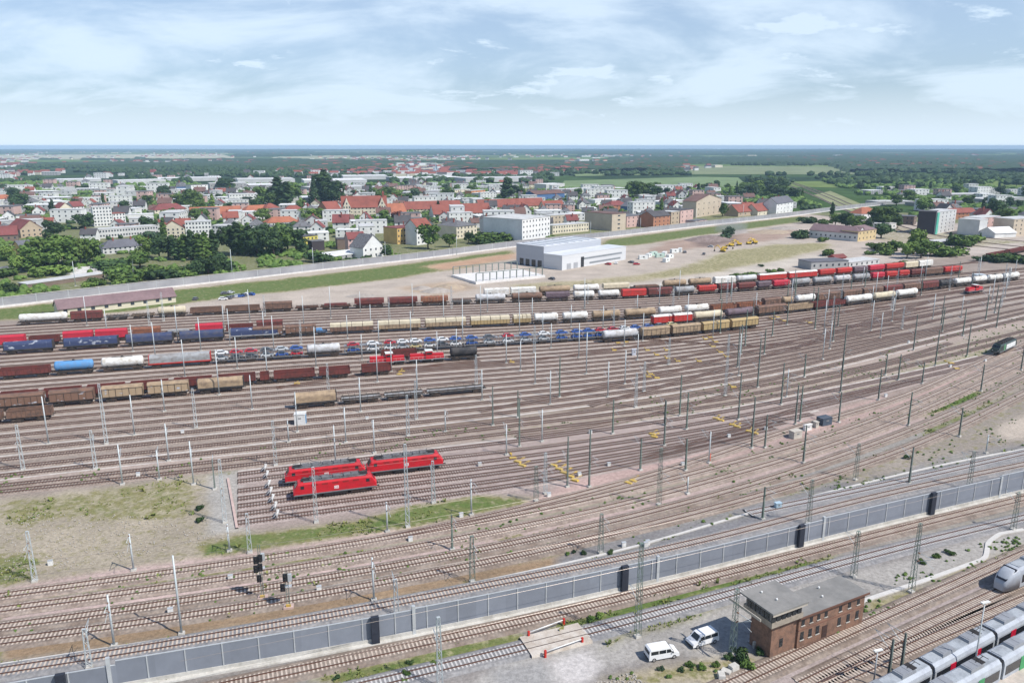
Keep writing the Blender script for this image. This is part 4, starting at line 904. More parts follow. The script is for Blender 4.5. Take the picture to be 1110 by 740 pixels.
def make_diesel(L):
    t = thing('shunting_locomotive', 'x', 'locomotive'); h = L / 2 - .6
    b = MB(); b.box(-h * .5, 0, 1.35, h * .95, 1.9, 1.75, taper=.94).box(h * .62, 0, 1.35, h * .72, 1.9, 1.6, taper=.94); part('hood', b, M['locored'], t)
    c = MB(); c.box(h * .12, 0, 1.35, 2.5, 2.9, 2.75, taper=.94); cab = part('cab', c, M['locored'], t)
    part('window', MB().box(h * .12, -1.4, 2.9, 1.9, .12, .7), M['glass'], cab); part('window', MB().box(h * .12, 1.4, 2.9, 1.9, .12, .7), M['glass'], cab)
    part('window', MB().box(h * .12 + 1.22, 0, 2.9, .1, 2.2, .7).box(h * .12 - 1.22, 0, 2.9, .1, 2.2, .7), M['glass'], cab)
    part('cab_roof', MB().box(h * .12, 0, 4.11, 2.7, 2.95, .14), M['white'], t)
    f = MB(); f.box(0, 0, 1.1, 2 * h, 2.9, .24); wagon_ends(f, L); part('footplate', f, M['locogrey'], t)
    rl = MB()
    for y in (-1.4, 1.4):
        rl.tube((-h, y, 2.25), (h, y, 2.25), .03, n=4)
        for i in range(9): rl.tube((-h + i * h / 4, y, 1.3), (-h + i * h / 4, y, 2.25), .03, n=4)
    part('handrail', rl, M['white'], t)
    part('exhaust', MB().tube((-h * .3, 0, 3.0), (-h * .3, 0, 3.6), .16, n=10), M['steel'], t)
    part('tank', MB().box(0, 0, .45, 3, 2.4, .65), M['steel'], t)
    for s in (-1, 1): bogie(s * (h - 1.9), .5, 2.2, t)
    return t
dl = make_diesel(13.5); setloco(dl, 'U%d' % int(k9[1:]), 442, 483, 'red diesel shunting locomotive coupled left of a black tank wagon', 'red diesel shunters')
setloco(copy_tree(dl), 'U%d' % int(k9[1:]), 399, 440, 'red diesel shunting locomotive with white cab roof behind the maroon gondolas', 'red diesel shunters')
kk = utrack([(1055, 317)]); setloco(copy_tree(dl), kk, 1041, 1069, 'red diesel shunting locomotive alone under the white tanks at the right', 'red diesel shunters')

# ------------------------------------------------------------ silver multiple units, bottom right
M['emu'] = mat_grime('silver_body', (.42, .45, .49), (.34, .36, .40), .5, .45, .65, .38, fine=.05); M['emu_roof'] = mat_grime('silver_roof', (.36, .385, .41), (.25, .27, .29), .5, .45, .65, .6)
M['belt'] = mat('window_band', (.02, .022, .028), .15, spec=.6)
def unit_section(root, L, xoff, door, nose=0):
    h = L / 2 - .35; W = 1.45; b = MB()
    pr = [(W, .35), (W, 2.9), (W * .9, 3.45), (W * .6, 3.8), (-W * .6, 3.8), (-W * .9, 3.45), (-W, 2.9), (-W, .35)]
    x0, x1 = xoff - h, xoff + h
    b.prism(pr, x0, x1, smooth=False)
    if nose:
        xe = x0 if nose < 0 else x1; n = len(pr); vs = []
        st = [(0, 1, 0), (1.3, .97, -.12), (2.6, .86, -.75), (3.4, .7, -1.75), (3.7, .5, -2.3)]
        for d, k, dz in st:
            for y, z in pr: vs.append((xe + nose * d, y * k, .35 + (z - .35) * (3.45 + dz) / 3.45))
        fs = [(k * n + i, k * n + (i + 1) % n, (k + 1) * n + (i + 1) % n, (k + 1) * n + i) for k in range(len(st) - 1) for i in range(n)]
        if nose < 0: fs = [tuple(reversed(f)) for f in fs]
        b.add(vs, fs, 0, True); e = tuple((len(st) - 1) * n + i + len(b.v) - len(vs) for i in range(n)); b.f.append(e if nose > 0 else e[::-1]); b.m.append(0); b.s.append(False)
    car = part('carriage', b, M['emu'], root)
    if nose:
        g = MB(); xe = x0 if nose < 0 else x1
        g.add([(xe + nose * .9, -1.15, 3.84), (xe + nose * .9, 1.15, 3.84), (xe + nose * 3.45, .8, 2.2), (xe + nose * 3.45, -.8, 2.2), (xe + nose * 1.5, -1.05, 3.0), (xe + nose * 1.5, 1.05, 3.0), (xe + nose * 2.9, .75, 1.9), (xe + nose * 2.9, -.75, 1.9)],
              [(0, 1, 2, 3), (7, 6, 5, 4), (0, 4, 5, 1), (1, 5, 6, 2), (2, 6, 7, 3), (3, 7, 4, 0)]); part('windscreen', g, M['belt'], car)
    for s in (-1, 1):
        g = MB(); nw = max(2, int(2 * h / 4.4))
        g.box(xoff, s * (W + .005), 1.15, 2 * h - .9, .05, 1.45); part('window_band', g, M['belt'], car)
        for dx in (-h * .42, h * .42):
            part('door', MB().box(xoff + dx, s * (W + .02), .42, 1.35, .08, 2.35), M[door], car)
    part('roof_panel', MB().box(xoff, 0, 3.79, 2 * h - .4, 1.5, .1), M['emu_roof'], car)
    for dx in (-h * .45, h * .4):
        part('roof_unit', MB().box(xoff + dx, 0, 3.86, 3.2, 1.7, .42, taper=.9).box(xoff + dx - .7, 0, 4.26, .9, 1.3, .06).box(xoff + dx + .7, 0, 4.26, .9, 1.3, .06), M['grey_steel'], car)
    return car
M['doorred'] = mat('door_red', (.50, .01, .04), .4); M['doorgreen'] = mat('door_green', (.04, .28, .10), .4)
def multiple_unit(key, xa, n, L, door, label, noses, back=False):
    Lc = TR[key]; a = at_px(Lc, xa); i = int(np.argmin(np.linalg.norm(Lc - a, axis=1))); t = tangent(Lc)[i]; rz = math.atan2(t[1], t[0])
    root = thing('passenger_train', label, 'train', (a[0], a[1], ZB[key] + .195), rz)
    for k in range(n):
        x = L * (k + .5) + (3.7 if noses[0] else 0)
        ns = -1 if (k == 0 and noses[0]) else (1 if (k == n - 1 and noses[1]) else 0)
        unit_section(root, L, x, door, ns)
        part('bogies', MB().box(x - L / 2 + (.0 if k else 2.4), 0, .0, 3.0, 2.3, .5).box(x, 0, .12, L * .6, 2.5, .3), M['steel'], root)
        if k: part('bellows', MB().box(L * k, 0, .5, .8, 2.4, 3.1), M['black'], root)
    part('bogies', MB().box(L * n - 2.4, 0, .0, 3.0, 2.3, .5), M['steel'], root)
    for k in range(n - 1):
        p = MB(); x = L * (k + .78)
        p.box(x, 0, 4.28, .9, 1.4, .1).tube((x - .8, 0, 4.35), (x + .9, 0, 4.7), .05, n=5).tube((x + .9, -.8, 4.72), (x + .9, .8, 4.72), .05, n=5); part('pantograph', p, M['steel'], root)
    return root
multiple_unit('P1', 900, 5, 15.5, 'doorred', 'silver passenger train with red doors, farther of the two at the bottom right', (0, 0))
multiple_unit('P2', 985, 4, 17.5, 'doorgreen', 'silver passenger train with green doors, nearest the camera at the bottom right', (0, 0))
multiple_unit('C2', 1080, 2, 18.0, 'doorred', 'silver passenger train with dark windscreen coming in at the right edge', (1, 0))
# ------------------------------------------------------------ noise barrier
M_pan = mat('barrier_panel', (.205, .222, .258), .7, var=.10, scale=.5, objvar=.07); M_gal = mat('galvanised', (.52, .54, .55), .55, .3, .12, 1.0)
M_con = mat_grime('concrete', (.52, .50, .46), (.40, .38, .34), .4, .45, .65, .9); M_dark = mat('dark_panel', (.03, .034, .048), .6)
BL = curve_px([(-60, 780), (0, 768), (164, 739), (280, 719), (415, 694.5), (550, 667), (660, 643), (770, 617), (890, 586), (1000, 559), (1110, 533)], (20, 60), 1.0)
rt = thing('noise_barrier', 'long slate grey noise barrier with pale posts and white concrete plinth', 'noise barrier')
# height steps as in the photograph
def bh(i):
    x = PX(*BL[i])[0]
    return 3.7 if x < 121 else 4.35 if x < 449 else 4.55 if x < 712 else 4.45 if x < 891 else 4.75 if x < 1082 else 5.2
hs = np.array([bh(i) for i in range(len(BL))])
seg = [0] + [i for i in range(1, len(BL)) if hs[i] != hs[i - 1]] + [len(BL) - 1]
for a, b_ in zip(seg[:-1], seg[1:]):
    Ls = BL[a:b_ + 1]; h_ = hs[a]
    part('top_rail', ribbon(Ls, [(-.10, h_), (-.10, h_ + .09), (.10, h_ + .09), (.10, h_)]), M_gal, rt)
    for q in range(a, b_, 5):
        e = min(q + 5, b_)
        if e > q: part('panel', ribbon(BL[q:e + 1], [(-.07, .75), (-.07, h_), (.07, h_), (.07, .75)]), M_pan, rt)
part('plinth', ribbon(BL, [(-.9, .0), (-.86, .22), (-.2, .25), (-.2, .8), (.2, .8), (.2, 0)]), M_con, rt)
PB = BL[::5]; tb = tangent(PB)
for i in range(0, len(PB), 1):
    x = PX(*PB[i])[0]
    if x < -40 or x > 1180: continue
    h_ = hs[int(np.argmin(np.linalg.norm(BL - PB[i], axis=1)))]
    part('post', MB().box(PB[i][0], PB[i][1], .7, .16, .34, h_ - .6, math.atan2(tb[i][1], tb[i][0])), M_gal, rt)
for px in (121, 449, 712, 891, 1082):
    p = at_px(BL, px); part('end_post', MB().box(p[0], p[1], 0, .5, .5, 5.1, .35), M_gal, rt)
for n, px in enumerate((70, 407, 675, 865, 1007)):
    p = at_px(BL, px); i = int(np.argmin(np.linalg.norm(BL - p, axis=1))); a = math.atan2(*tangent(BL)[i][::-1])
    g = MB(); g.box(p[0] + math.sin(a) * .5, p[1] - math.cos(a) * .5, .3, 1.2, .6, hs[i] + .1, a); part('gate', g, M_dark, rt)

# ------------------------------------------------------------ masts
M_mg = mat('mast_green', (.17, .22, .19), .65, .2, .2, 1); M_ml = mat('mast_light', (.52, .56, .57), .6, .3, .15, 1); M_md = mat('mast_dark', (.17, .20, .18), .7, .1, .2, 1)
M_ins = mat('insulator', (.20, .10, .06), .4)
def make_mast(kind, h, arm=1):
    t = thing('catenary_mast', 'mast', 'mast'); m = {'g': M_mg, 'l': M_ml, 'd': M_md, 'p': M_ml, 'G': M_mg}[kind]
    b = MB()
    if kind in 'lG':
        w0, w1 = (.38, .22) if kind == 'l' else (.46, .26)
        for sx in (-1, 1):
            for sy in (-1, 1): b.tube((sx * w0, sy * w0 * .7, .3), (sx * w1, sy * w1 * .7, h), .045, n=4, smooth=False)
        n = int(h / .9)
        for i in range(n):
            z0, z1 = .4 + (h - .5) * i / n, .4 + (h - .5) * (i + 1) / n
            wa, wb = w0 + (w1 - w0) * i / n, w0 + (w1 - w0) * (i + 1) / n; s = 1 if i % 2 else -1
            for sy in (-1, 1): b.tube((-s * wa, sy * wa * .7, z0), (s * wb, sy * wb * .7, z1), .03, n=4, smooth=False)
            for sx in (-1, 1): b.tube((sx * wa, -s * wa * .7, z0), (sx * wb, s * wb * .7, z1), .03, n=4, smooth=False)
        b.box(0, 0, h, w1 * 2.2, w1 * 1.6, .06)
    elif kind in 'gd':
        w0, w1 = .17, .10
        for y in (-1, 1): b.add([(-w0, y * w0 - .02, .3), (w0, y * w0 - .02, .3), (w1, y * w1 - .02, h), (-w1, y * w1 - .02, h), (-w0, y * w0 + .03, .3), (w0, y * w0 + .03, .3), (w1, y * w1 + .03, h), (-w1, y * w1 + .03, h)], [(3, 2, 1, 0), (4, 5, 6, 7), (0, 1, 5, 4), (1, 2, 6, 5), (2, 3, 7, 6), (3, 0, 4, 7)])
        b.box(0, 0, .3, .06, w0 * 1.6, h - .3, taper=.8)
    else: b.tube((0, 0, .2), (0, 0, h), .19, .13, n=8)
    part('pole', b, m, t)
    part('foundation', MB().box(0, 0, -.2, 1.0, .9, .55, taper=.9), M_con, t)
    if arm:
        a = MB(); z = min(h - 1.2, 6.6); r = arm * 3.1
        a.tube((0, 0, z + 1.0), (0, r, z + 1.05), .045, n=5).tube((0, 0, z - .9), (0, r * .92, z + 1.0), .045, n=5).tube((0, r * .45, z + .0), (0, r * 1.05, z - .55), .035, n=5)
        br = part('bracket_arm', a, M_ml, t)
        part('insulator', MB().tube((0, arm * .25, z + 1.0), (0, arm * .65, z + 1.01), .1, n=8), M_ins, br); part('insulator', MB().tube((0, arm * .25, z - .68), (0, arm * .6, z - .3), .1, n=8), M_ins, br)
    return t
MAST = [  # base x, base y, top y, kind
 (54,482,430,'p'),(110,504,463,'l'),(116,478,415,'l'),(141,474,430,'p'),(133,525,481,'p'),(184,498,459,'p'),(173,519.6,487.5,'p'),(210,525,478,'p'),(244,566,498,'l'),(271,599,555,'l'),(249,597,566,'p'),(38,630,576,'l'),
 (197,687,602,'p'),(124,700,643,'p'),(98,721,681,'l'),(145,618,578,'p'),(406,652,603,'p'),(430,666,628,'l'),(486,598,558,'g'),(512,630.5,581,'G'),(477,745,671,'l'),(420,576,543,'p'),(442,571,482,'l'),
 (470,545,500,'l'),(406,491,455,'p'),(295,501,455,'l'),(312,481,455,'p'),(377,478,440,'p'),(484,466,440,'p'),(536,462,418,'d'),(563,484,432,'g'),(581,476,440,'p'),(615,527.5,473,'d'),(638.6,527.5,466,'d'),(581,543,505,'G'),(591,535,490,'l'),
 (511,558,520,'p'),(549,493,460,'p'),(666,471,433,'g'),(694,509.6,475,'g'),(718,481,432,'d'),(741,509.6,475,'g'),(762,500.6,466,'p'),(742.6,463,422,'g'),(714,547,486,'G'),(736,533,515,'p'),(651,599.5,555,'G'),(691,690,587,'G'),
 (805,484,430,'d'),(829,485,448,'d'),(873.5,503.5,461,'d'),(865.5,460.6,418,'d'),(927,520,480,'G'),(829,563,527,'g'),(876,568,522,'G'),(997,528,488,'d'),(993,642,567,'G'),(1050,529.5,488,'G'),(1039.5,473,441,'d'),(987,462,424,'g'),(909,457.6,424,'d'),(1098,574,532,'G'),
 (925,625,578,'G'),(1068.6,491,470,'p'),(963,735,694,'d'),(976.5,728,684,'d'),(793.6,711,640,'G'),(990,379.5,341,'d'),(913,401,351,'d'),(1018,398,358,'d'),(1048,386,350,'d'),(1038,363,333,'g'),(1080,355,323,'d'),(1107,347,294,'d'),(1103,400,361,'d'),
 (1063,424,394,'d'),(973.5,412,383,'d'),(952,433.5,401,'d'),(910,425,388,'d'),(847,440,393,'d'),(867,456.5,418,'g'),(821,420,366,'d'),(871.6,409,384,'g'),(959.5,406.5,385,'d'),(1002,416,393,'d'),(855,432,402,'p'),(888,358,312,'g'),
 (606,429,385,'g'),(689,441.5,403,'l'),(655,429,391,'p'),(742,452,408,'g'),(719,460,434,'d'),(563,455,424,'g'),(809,457,406,'d'),(786,429,363,'l'),(626,388.5,350,'p'),(24,512,462,'l'),(440,470,425,'l'),(360,503,458,'p'),(233,530,497,'d'),(343,566,505,'l'),
 (340,294,268,'p'),(146,305,280,'g'),(82,310,283,'p'),(252,300,270,'p'),(418,283,262,'p'),(495,277,256,'p'),(566,270,248,'p'),(754,246,226,'p'),(805,240,222,'p'),(640,257,240,'p'),(694,252,236,'p')]
KW = {'g': 'grey-green steel', 'd': 'dark green steel', 'G': 'tall green lattice', 'l': 'pale lattice', 'p': 'slim pale'}
ZN = [('by the noise barrier', lambda x, y: abs(y - np.interp(x, [0, 280, 550, 770, 1110], [740, 700, 650, 600, 520])) < 45 and y > 515),
      ('on the brown line', lambda x, y: y > 590 or (x > 860 and y > 500)), ('round the red locomotives', lambda x, y: x < 500 and y > 495), ('in the right yard throat', lambda x, y: x > 840 and y < 430 and y > 300),
      ('on the pink gravel', lambda x, y: x > 560 and y > 430), ('along the far noise wall', lambda x, y: y < 312), ('between the freight trains', lambda x, y: y < 440), ('in the middle yard', lambda x, y: True)]
allm = [(x, y, hpx(x, y, y - yt), k) for x, y, yt, k in MAST]
# regular slim masts between the sidings
for ki, k in enumerate((1, 3, 5, 8, 10, 11, 13, 16, 17, 19, 21, 23, 24, 26, 28)):
    L = (U[k][:min(len(U[k]), len(U[k+1]))] + U[k+1][:min(len(U[k]), len(U[k+1]))]) / 2
    i = 26 + (ki * 11) % 20
    while i < len(L) - 20:
        px, py = PX(*L[i]); step = 15 + rnd.randint(0, 9)
        if 0 < px < 1105 and not (px > 640 and rnd.random() < .25): allm.append((px, py, rnd.choice([10, 10.5, 11.5, 13, 14.5]), rnd.choice('ppplp' if px < 760 else 'pgdpl')))
        i += step
allm.sort(key=lambda q: q[0]); cnt = {}
ALL_L = [v for v in U] + [v for k, v in TR.items() if k[0] in 'MDFEABCL']
allpts = np.vstack(ALL_L); alltan = np.vstack([tangent(v) for v in ALL_L])
for x, y, h_, k in allm:
    p = np.array(G(x, y)); dd = np.linalg.norm(allpts - p, axis=1); j = int(np.argmin(dd)); 
    if y > 315 and dd[j] < 2.1:                       # stand clear of the rails
        v = p - allpts[j]; nrm = np.array((-alltan[j][1], alltan[j][0])); s = 1 if v @ nrm >= 0 else -1; p = allpts[j] + nrm * s * 2.35
        dd = np.linalg.norm(allpts - p, axis=1); j = int(np.argmin(dd))
    tv = alltan[j]; nrm = np.array((-tv[1], tv[0])); side = 1 if (allpts[j] - p) @ nrm > 0 else -1
    if k == 'p' and h_ > 12: side = 0
    hq = round(h_ * 1.25) / 1.25; o = spawn(('mast', k, hq, side), lambda: make_mast(k, hq, side))
    z = next(n for n, f in ZN if f(x, y)); cnt[(k, z)] = cnt.get((k, z), -1) + 1
    place(o, (p[0], p[1], 0), math.atan2(tv[1], tv[0]), f"{KW[k]} mast {z}, {ordinal(cnt[(k, z)])} from left", 'masts ' + z)

# ------------------------------------------------------------ lamps, signals, cabinets
def make_lamp(h):
    t = thing('street_lamp', 'x', 'lamp post')
    part('pole', MB().tube((0, 0, 0), (0, 0, h), .13, .08, n=8), M_gal, t); part('foundation', MB().box(0, 0, -.1, .6, .6, .3), M_con, t)
    part('lamp_head', MB().box(.1, .0, h, 1.4, .4, .16), M['white'], t); return t
for i, (x, y, yt, lb) in enumerate([(1053, 742, 653, 'tall grey lamp post standing between the two silver trains'), (946.6, 742, 705, 'shorter grey lamp post left of the silver trains')]):
    p = G(x, y); place(make_lamp(hpx(x, y, y - yt)), (p[0], p[1], 0), .3, lb, 'lamp posts at the station')
def make_signal(h, heads):
    t = thing('railway_signal', 'x', 'signal'); b = MB()
    for sx in (-.22, .22): b.tube((sx, 0, 0), (sx * .8, 0, h), .05, n=4)
    for i in range(int(h)): b.tube((-.22, 0, i + .2), (.22, 0, i + .9), .03, n=4)
    part('post', b, M_mg, t); part('foundation', MB().box(0, 0, -.1, 1.6, 1.2, .45), mat('pink_slab', (.5, .37, .33), .9), t)
    part('yellow_base', MB().box(0, -.3, .35, .8, .25, .4), M_yel, t)
    for x, z in heads:
        s = part('signal_head', MB().box(x, -.15, z, .75, .35, 1.25), M['black'], t)
        part('hood', MB().tube((x, -.34, z + .95), (x, -.55, z + .95), .13, n=8).tube((x, -.34, z + .35), (x, -.55, z + .35), .13, n=8), M['steel'], s)
    part('platform', MB().box(0, .3, h * .55, 1.4, .8, .08), M_gal, t); part('cabinet', MB().box(.5, .1, h * .7, .6, .4, 1.3), M_gal, t)
    return t
M_yel = mat_grime('yellow_paint', (.55, .36, .06), (.40, .30, .12), 1.5, .4, .6, .7)
for x, y, yt, hd, lb in [(285, 648, 590, [(-.6, 6.6), (.1, 6.9), (-.7, 5.0), (.0, 5.2), (-.3, 3.2)], 'taller signal post with five black heads left of the other signal'), (313, 658, 618, [(-.7, 3.2), (-.2, 5.0)], 'shorter signal post with two black heads and a grey cabinet')]:
    p = G(x, y); place(make_signal(hpx(x, y, y - yt), hd), (p[0], p[1], 0), .2, lb, 'signals beside the brown line')
def hut(name, label, cat, x, y, L, Wd, h, m, roof, rz=.25, door=None, mroof=None):
    p = G(x, y); t = thing(name, label, cat, (p[0], p[1], 0), rz)
    part('walls', MB().box(0, 0, 0, L, Wd, h), m, t)
    part('roof', MB().box(0, 0, h + .003, L + .2, Wd + .2, .14), mroof or m, t)
    if door: part('door', MB().box(L / 2 + .02, 0, .1, .06, Wd * .6, h * .85), door, t)
    part('vent', MB().box(0, -Wd / 2 - .02, h * .6, L * .3, .05, .3), M['locogrey'], t); return t
hut('equipment_cabin', 'white equipment cabin with blue door between the sidings', 'cabin', 326, 459, 2.9, 2.6, 3.0, M['white'], None, .1, mat('door_blue', (.06, .22, .4), .5))
hut('equipment_hut', 'small beige hut with grey opening on pink gravel, leftmost of the row', 'hut', 862, 474, 2.8, 1.8, 1.9, mat('hut_beige', (.5, .46, .4), .8), None, .45, M['locogrey'])
hut('equipment_hut', 'dark blue-grey hut at the right end of the row on pink gravel', 'hut', 893, 459.5, 3.4, 2.4, 2.0, mat('hut_blue', (.07, .09, .12), .7), None, .45)
hut('equipment_hut', 'low white hut between the beige hut and the dark blue hut', 'hut', 875, 466, 2.4, .8, 1.5, M['white'], None, .45)
hut('equipment_hut', 'narrow beige hut touching the dark blue hut', 'hut', 884, 463, 1.0, 1.2, 1.6, MATS['hut_beige'], None, .45)
hut('signal_cabinet', 'pale blue cabinet by the fork of the line above the barrier', 'cabinet', 843, 551, 1.3, .8, 1.3, mat('cab_blue', (.38, .5, .58), .6), None, .3)
hut('signal_cabinet', 'grey cabinet standing in the yard below the tan train', 'cabinet', 687, 385, 1.4, 1.2, 2.2, mat('cab_grey', (.55, .57, .62), .6), None, .1)
hut('equipment_cabin', 'pale grey cabin under the white tanks at the far right', 'cabin', 1060, 307, 5.5, 4, 5.0, mat('cab_pale', (.55, .60, .64), .6), None, .1)
# wheel stops at the head of the depot sidings
def make_stop():
    t = thing('buffer_stop', 'x', 'buffer stop')
    b = MB()
    for y in (-.75, .75): b.tube((-.9, y, .25), (.2, y, 1.2), .09, n=6).tube((.2, y, .2), (.2, y, 1.25), .1, n=6)
    part('frame', b, M_gal, t); part('beam', MB().box(.3, 0, .95, .22, 2.3, .42), M['white'], t)
    part('lamp', MB().box(.2, 0, 1.4, .22, .4, .4), M['white'], t); return t
for i, (k, x) in enumerate([('D1', 293), ('D2', 295), ('D3', 297), ('D4', 299), ('D5', 301), ('D6', 304), ('D7', 306)]):
    p = at_px(TR[k], x - 6); o = spawn('stop', make_stop); place(o, (p[0], p[1], ZB[k]), .12, f"white and grey buffer stop left of the red locomotives, {ordinal(i)} from the back", 'buffer stops of the depot sidings')
Lk = resample(np.array([G(247, 519), G(257, 573)]), 2); solo('kerb', ribbon(Lk, [(-.25, 0), (-.25, .3), (.25, .3), (.25, 0)]), mat('pink_slab', (.5, .37, .33), .9), 'pink concrete kerb closing the left end of the depot sidings', 'kerb')
# yellow switch covers
def make_yellow(n=1):
    t = thing('switch_cover', 'x', 'switch machine'); 
    part('cover', MB().box(0, 0, .1, 1.9, .8, .32, taper=.85), M_yel, t); part('rod', MB().tube((-.2, .3, .2), (-.2, 2.6, .2), .09, n=5).box(-.2, 2.4, .1, .5, .9, .16), M_yel, t); return t
YL = [(322,416),(331,411),(436,403),(433,406),(555,393),(659,360),(670,372),(679,371),(666,380),(702,380),(712,385),(723,380),(724,389),(735,392),(758,392),(705,406),(712,410),(703,409),(770,366),(776,371),(773,376),(781,382),(788,387),(843,344),(850,348),(878,350),(556,497),(561,501),(566,505),(600,505),(606,509),(612,513),(618,517),(623,521),(707,471),(709,474),(681,524),(686,522),(776,454),(781,456),(794,461),(799,463),(812,468),(818,470),(775,303),(1031,394),(1037,400),(1022,311),(838,346),(765,368),(795,420)]
for i, (x, y) in enumerate(sorted(YL)):
    p = G(x, y); o = spawn('yel', make_yellow); place(o, (p[0], p[1], 0), .1 if x < 560 else -.6 if y > 440 else .1, f"yellow switch machine on the tracks, {ordinal(i)} of them counting from the left", 'yellow switch machines')
    o.scale = (1.0, 1.25, 1.0)
# small pale and dark boxes along the lines
def make_cab(): 
    t = thing('trackside_box', 'x', 'trackside box'); part('body', MB().box(0, 0, 0, .8, .5, .9), M['white'], t); part('lid', MB().box(0, 0, .9, .86, .56, .07), M_gal, t); return t
for i, (x, y) in enumerate(sorted([(55, 612), (185, 664), (250, 628), (346, 640), (445, 586), (500, 560), (595, 538), (628, 516), (660, 505), (700, 592), (702, 590), (740, 505), (790, 474), (830, 466), (960, 430), (1030, 398), (1068, 392), (985, 372), (520, 505), (150, 516), (198, 470), (398, 455), (676, 592), (640, 470)])):
    p = G(x, y); place(spawn('tbox', make_cab), (p[0], p[1], 0), .3, f"small pale trackside box, {ordinal(i)} of these counting from the left", 'pale trackside boxes')

# ------------------------------------------------------------ brick signal box
M_brk = mat_grime('red_brick', (.25, .145, .10), (.155, .095, .07), 1.1, .4, .65, .9, fine=.2); M_felt = mat_grime('roof_felt', (.20, .195, .185), (.26, .25, .235), .25, .4, .65, .9, fine=.08)
a = np.array(G(833, 716)); b_ = np.array(G(934, 676)); d = b_ - a; Lb = float(np.linalg.norm(d)); rz = math.atan2(d[1], d[0]); print('signal box', Lb)
DB, HB = 4.8, 5.7
t = thing('signal_box', 'two-storey red brick signal box with glazed cabin at its left end', 'signal box', (a[0], a[1], 0), rz)
CW = 5.7                                                        # length of the cabin end
wl = part('walls', MB().box(CW + (Lb - CW) / 2, DB / 2, 0, Lb - CW, DB, HB - .2).box(CW / 2 + .25, DB / 2, 0, CW - .5, DB - .6, HB + .1), M_brk, t)
part('roof', MB().box(CW + (Lb - CW) / 2 + .1, DB / 2, HB - .197, Lb - CW + .6, DB + .9, .3), M_felt, t)
part('eaves', MB().box(CW + (Lb - CW) / 2 + .1, -.47, HB - .22, Lb - CW + .7, .07, .34), mat('eaves_brown', (.14, .07, .05), .7), t)
cz = HB + .1
cb = part('cabin', MB().box(CW / 2 - .2, DB / 2, cz, CW + .6, DB + 1.0, .95), mat_grime('cabin_board', (.36, .31, .25), (.26, .22, .18), 1, .4, .65), t)
part('cabin_roof', MB().box(CW / 2 - .2, DB / 2, cz + 2.55, CW + 1.5, DB + 1.9, .26), M_felt, cb)
part('fascia', MB().box(CW / 2 - .2, -.85, cz + 2.2, CW + 1.2, .12, .4).box(-3.65 + .8 * CW / CW * .6, DB / 2, cz + 2.2, .12, DB + 1.6, .4), mat('fascia_pale', (.45, .40, .34), .7), cb)
for i in range(6):
    w_ = part('window', MB().box(-.2 + (CW - .5) * i / 5, -.46, cz + .95, (CW - .5) / 5 - .22, .08, 1.25), M['glass'], cb)
for i in range(5): part('window', MB().box(-.46, .1 + (DB - .2) * (i + .5) / 5, cz + .95, .08, (DB - .2) / 5 - .22, 1.25), M['glass'], cb)
part('window_frame', MB().box(CW / 2 - .2, -.43, cz + .95, CW + .5, .06, .09).box(CW / 2 - .2, -.43, cz + 2.15, CW + .5, .06, .09).box(CW / 2 - .2, DB / 2, cz + .95, CW + .2, DB + .4, 1.6), mat('frame_grey', (.30, .28, .26), .6), cb)
xs = [CW + (Lb - CW) * f for f in (.06, .18, .29, .40, .62, .76, .90)]
for i, x in enumerate(xs):
    up = part('window', MB().box(x, -.005, HB - 1.75, .62, .08, .85), M['glass'], t); part('sill', MB().box(x, -.06, HB - 1.84, .8, .14, .08), M_con, up)
    if i != 3:
        lo = part('window', MB().box(x, -.005, 1.5, .7, .08, 1.35), M['glass'], t); part('sill', MB().box(x, -.06, 1.4, .88, .14, .09), M_con, lo)
part('window', MB().box(CW * .45, .295, 1.4, .7, .08, 1.4), M['glass'], t)
part('door', MB().box(xs[3], -.01, .15, 1.1, .1, 2.3), mat('door_brown', (.06, .035, .03), .6), t)
part('string_course', MB().box(CW + (Lb - CW) / 2, -.03, 3.2, Lb - CW, .08, .14), mat('brick_dark', (.2, .1, .07), .9), t)
for x, y in ((CW * .4, 1.5), (CW * .3, 4), (CW + 3, 3), (CW + 7, 2), (CW + 8.5, 4)):
    part('roof_vent', MB().tube((x, y, (HB + .1) if x > CW else cz + 2.8), (x, y, (HB + .45) if x > CW else cz + 3.1), .14, n=8), M['white'], t)
# ramp wall beside it
p = G(822, 700); solo('retaining_wall', MB().box(0, 0, 0, 2.2, .3, 1.1, 0).box(1.2, -1.2, 0, .3, 2.4, .7), M_con, 'low white concrete wall at the left foot of the signal box', 'wall', (p[0], p[1], 0), rz)
blk = [(795, 726), (782, 734), (787, 729)]
for i, (x, y) in enumerate(blk):
    p = G(x, y); o = solo('concrete_block', MB().box(0, 0, 0, 1.4, 1.0, .9 - .2 * i, taper=.93), M_con, ['largest white concrete block below the signal box', 'low white concrete block nearest the bottom edge', 'middle white concrete block of the three'][i], 'concrete block', (p[0], p[1], 0), .5 + i)
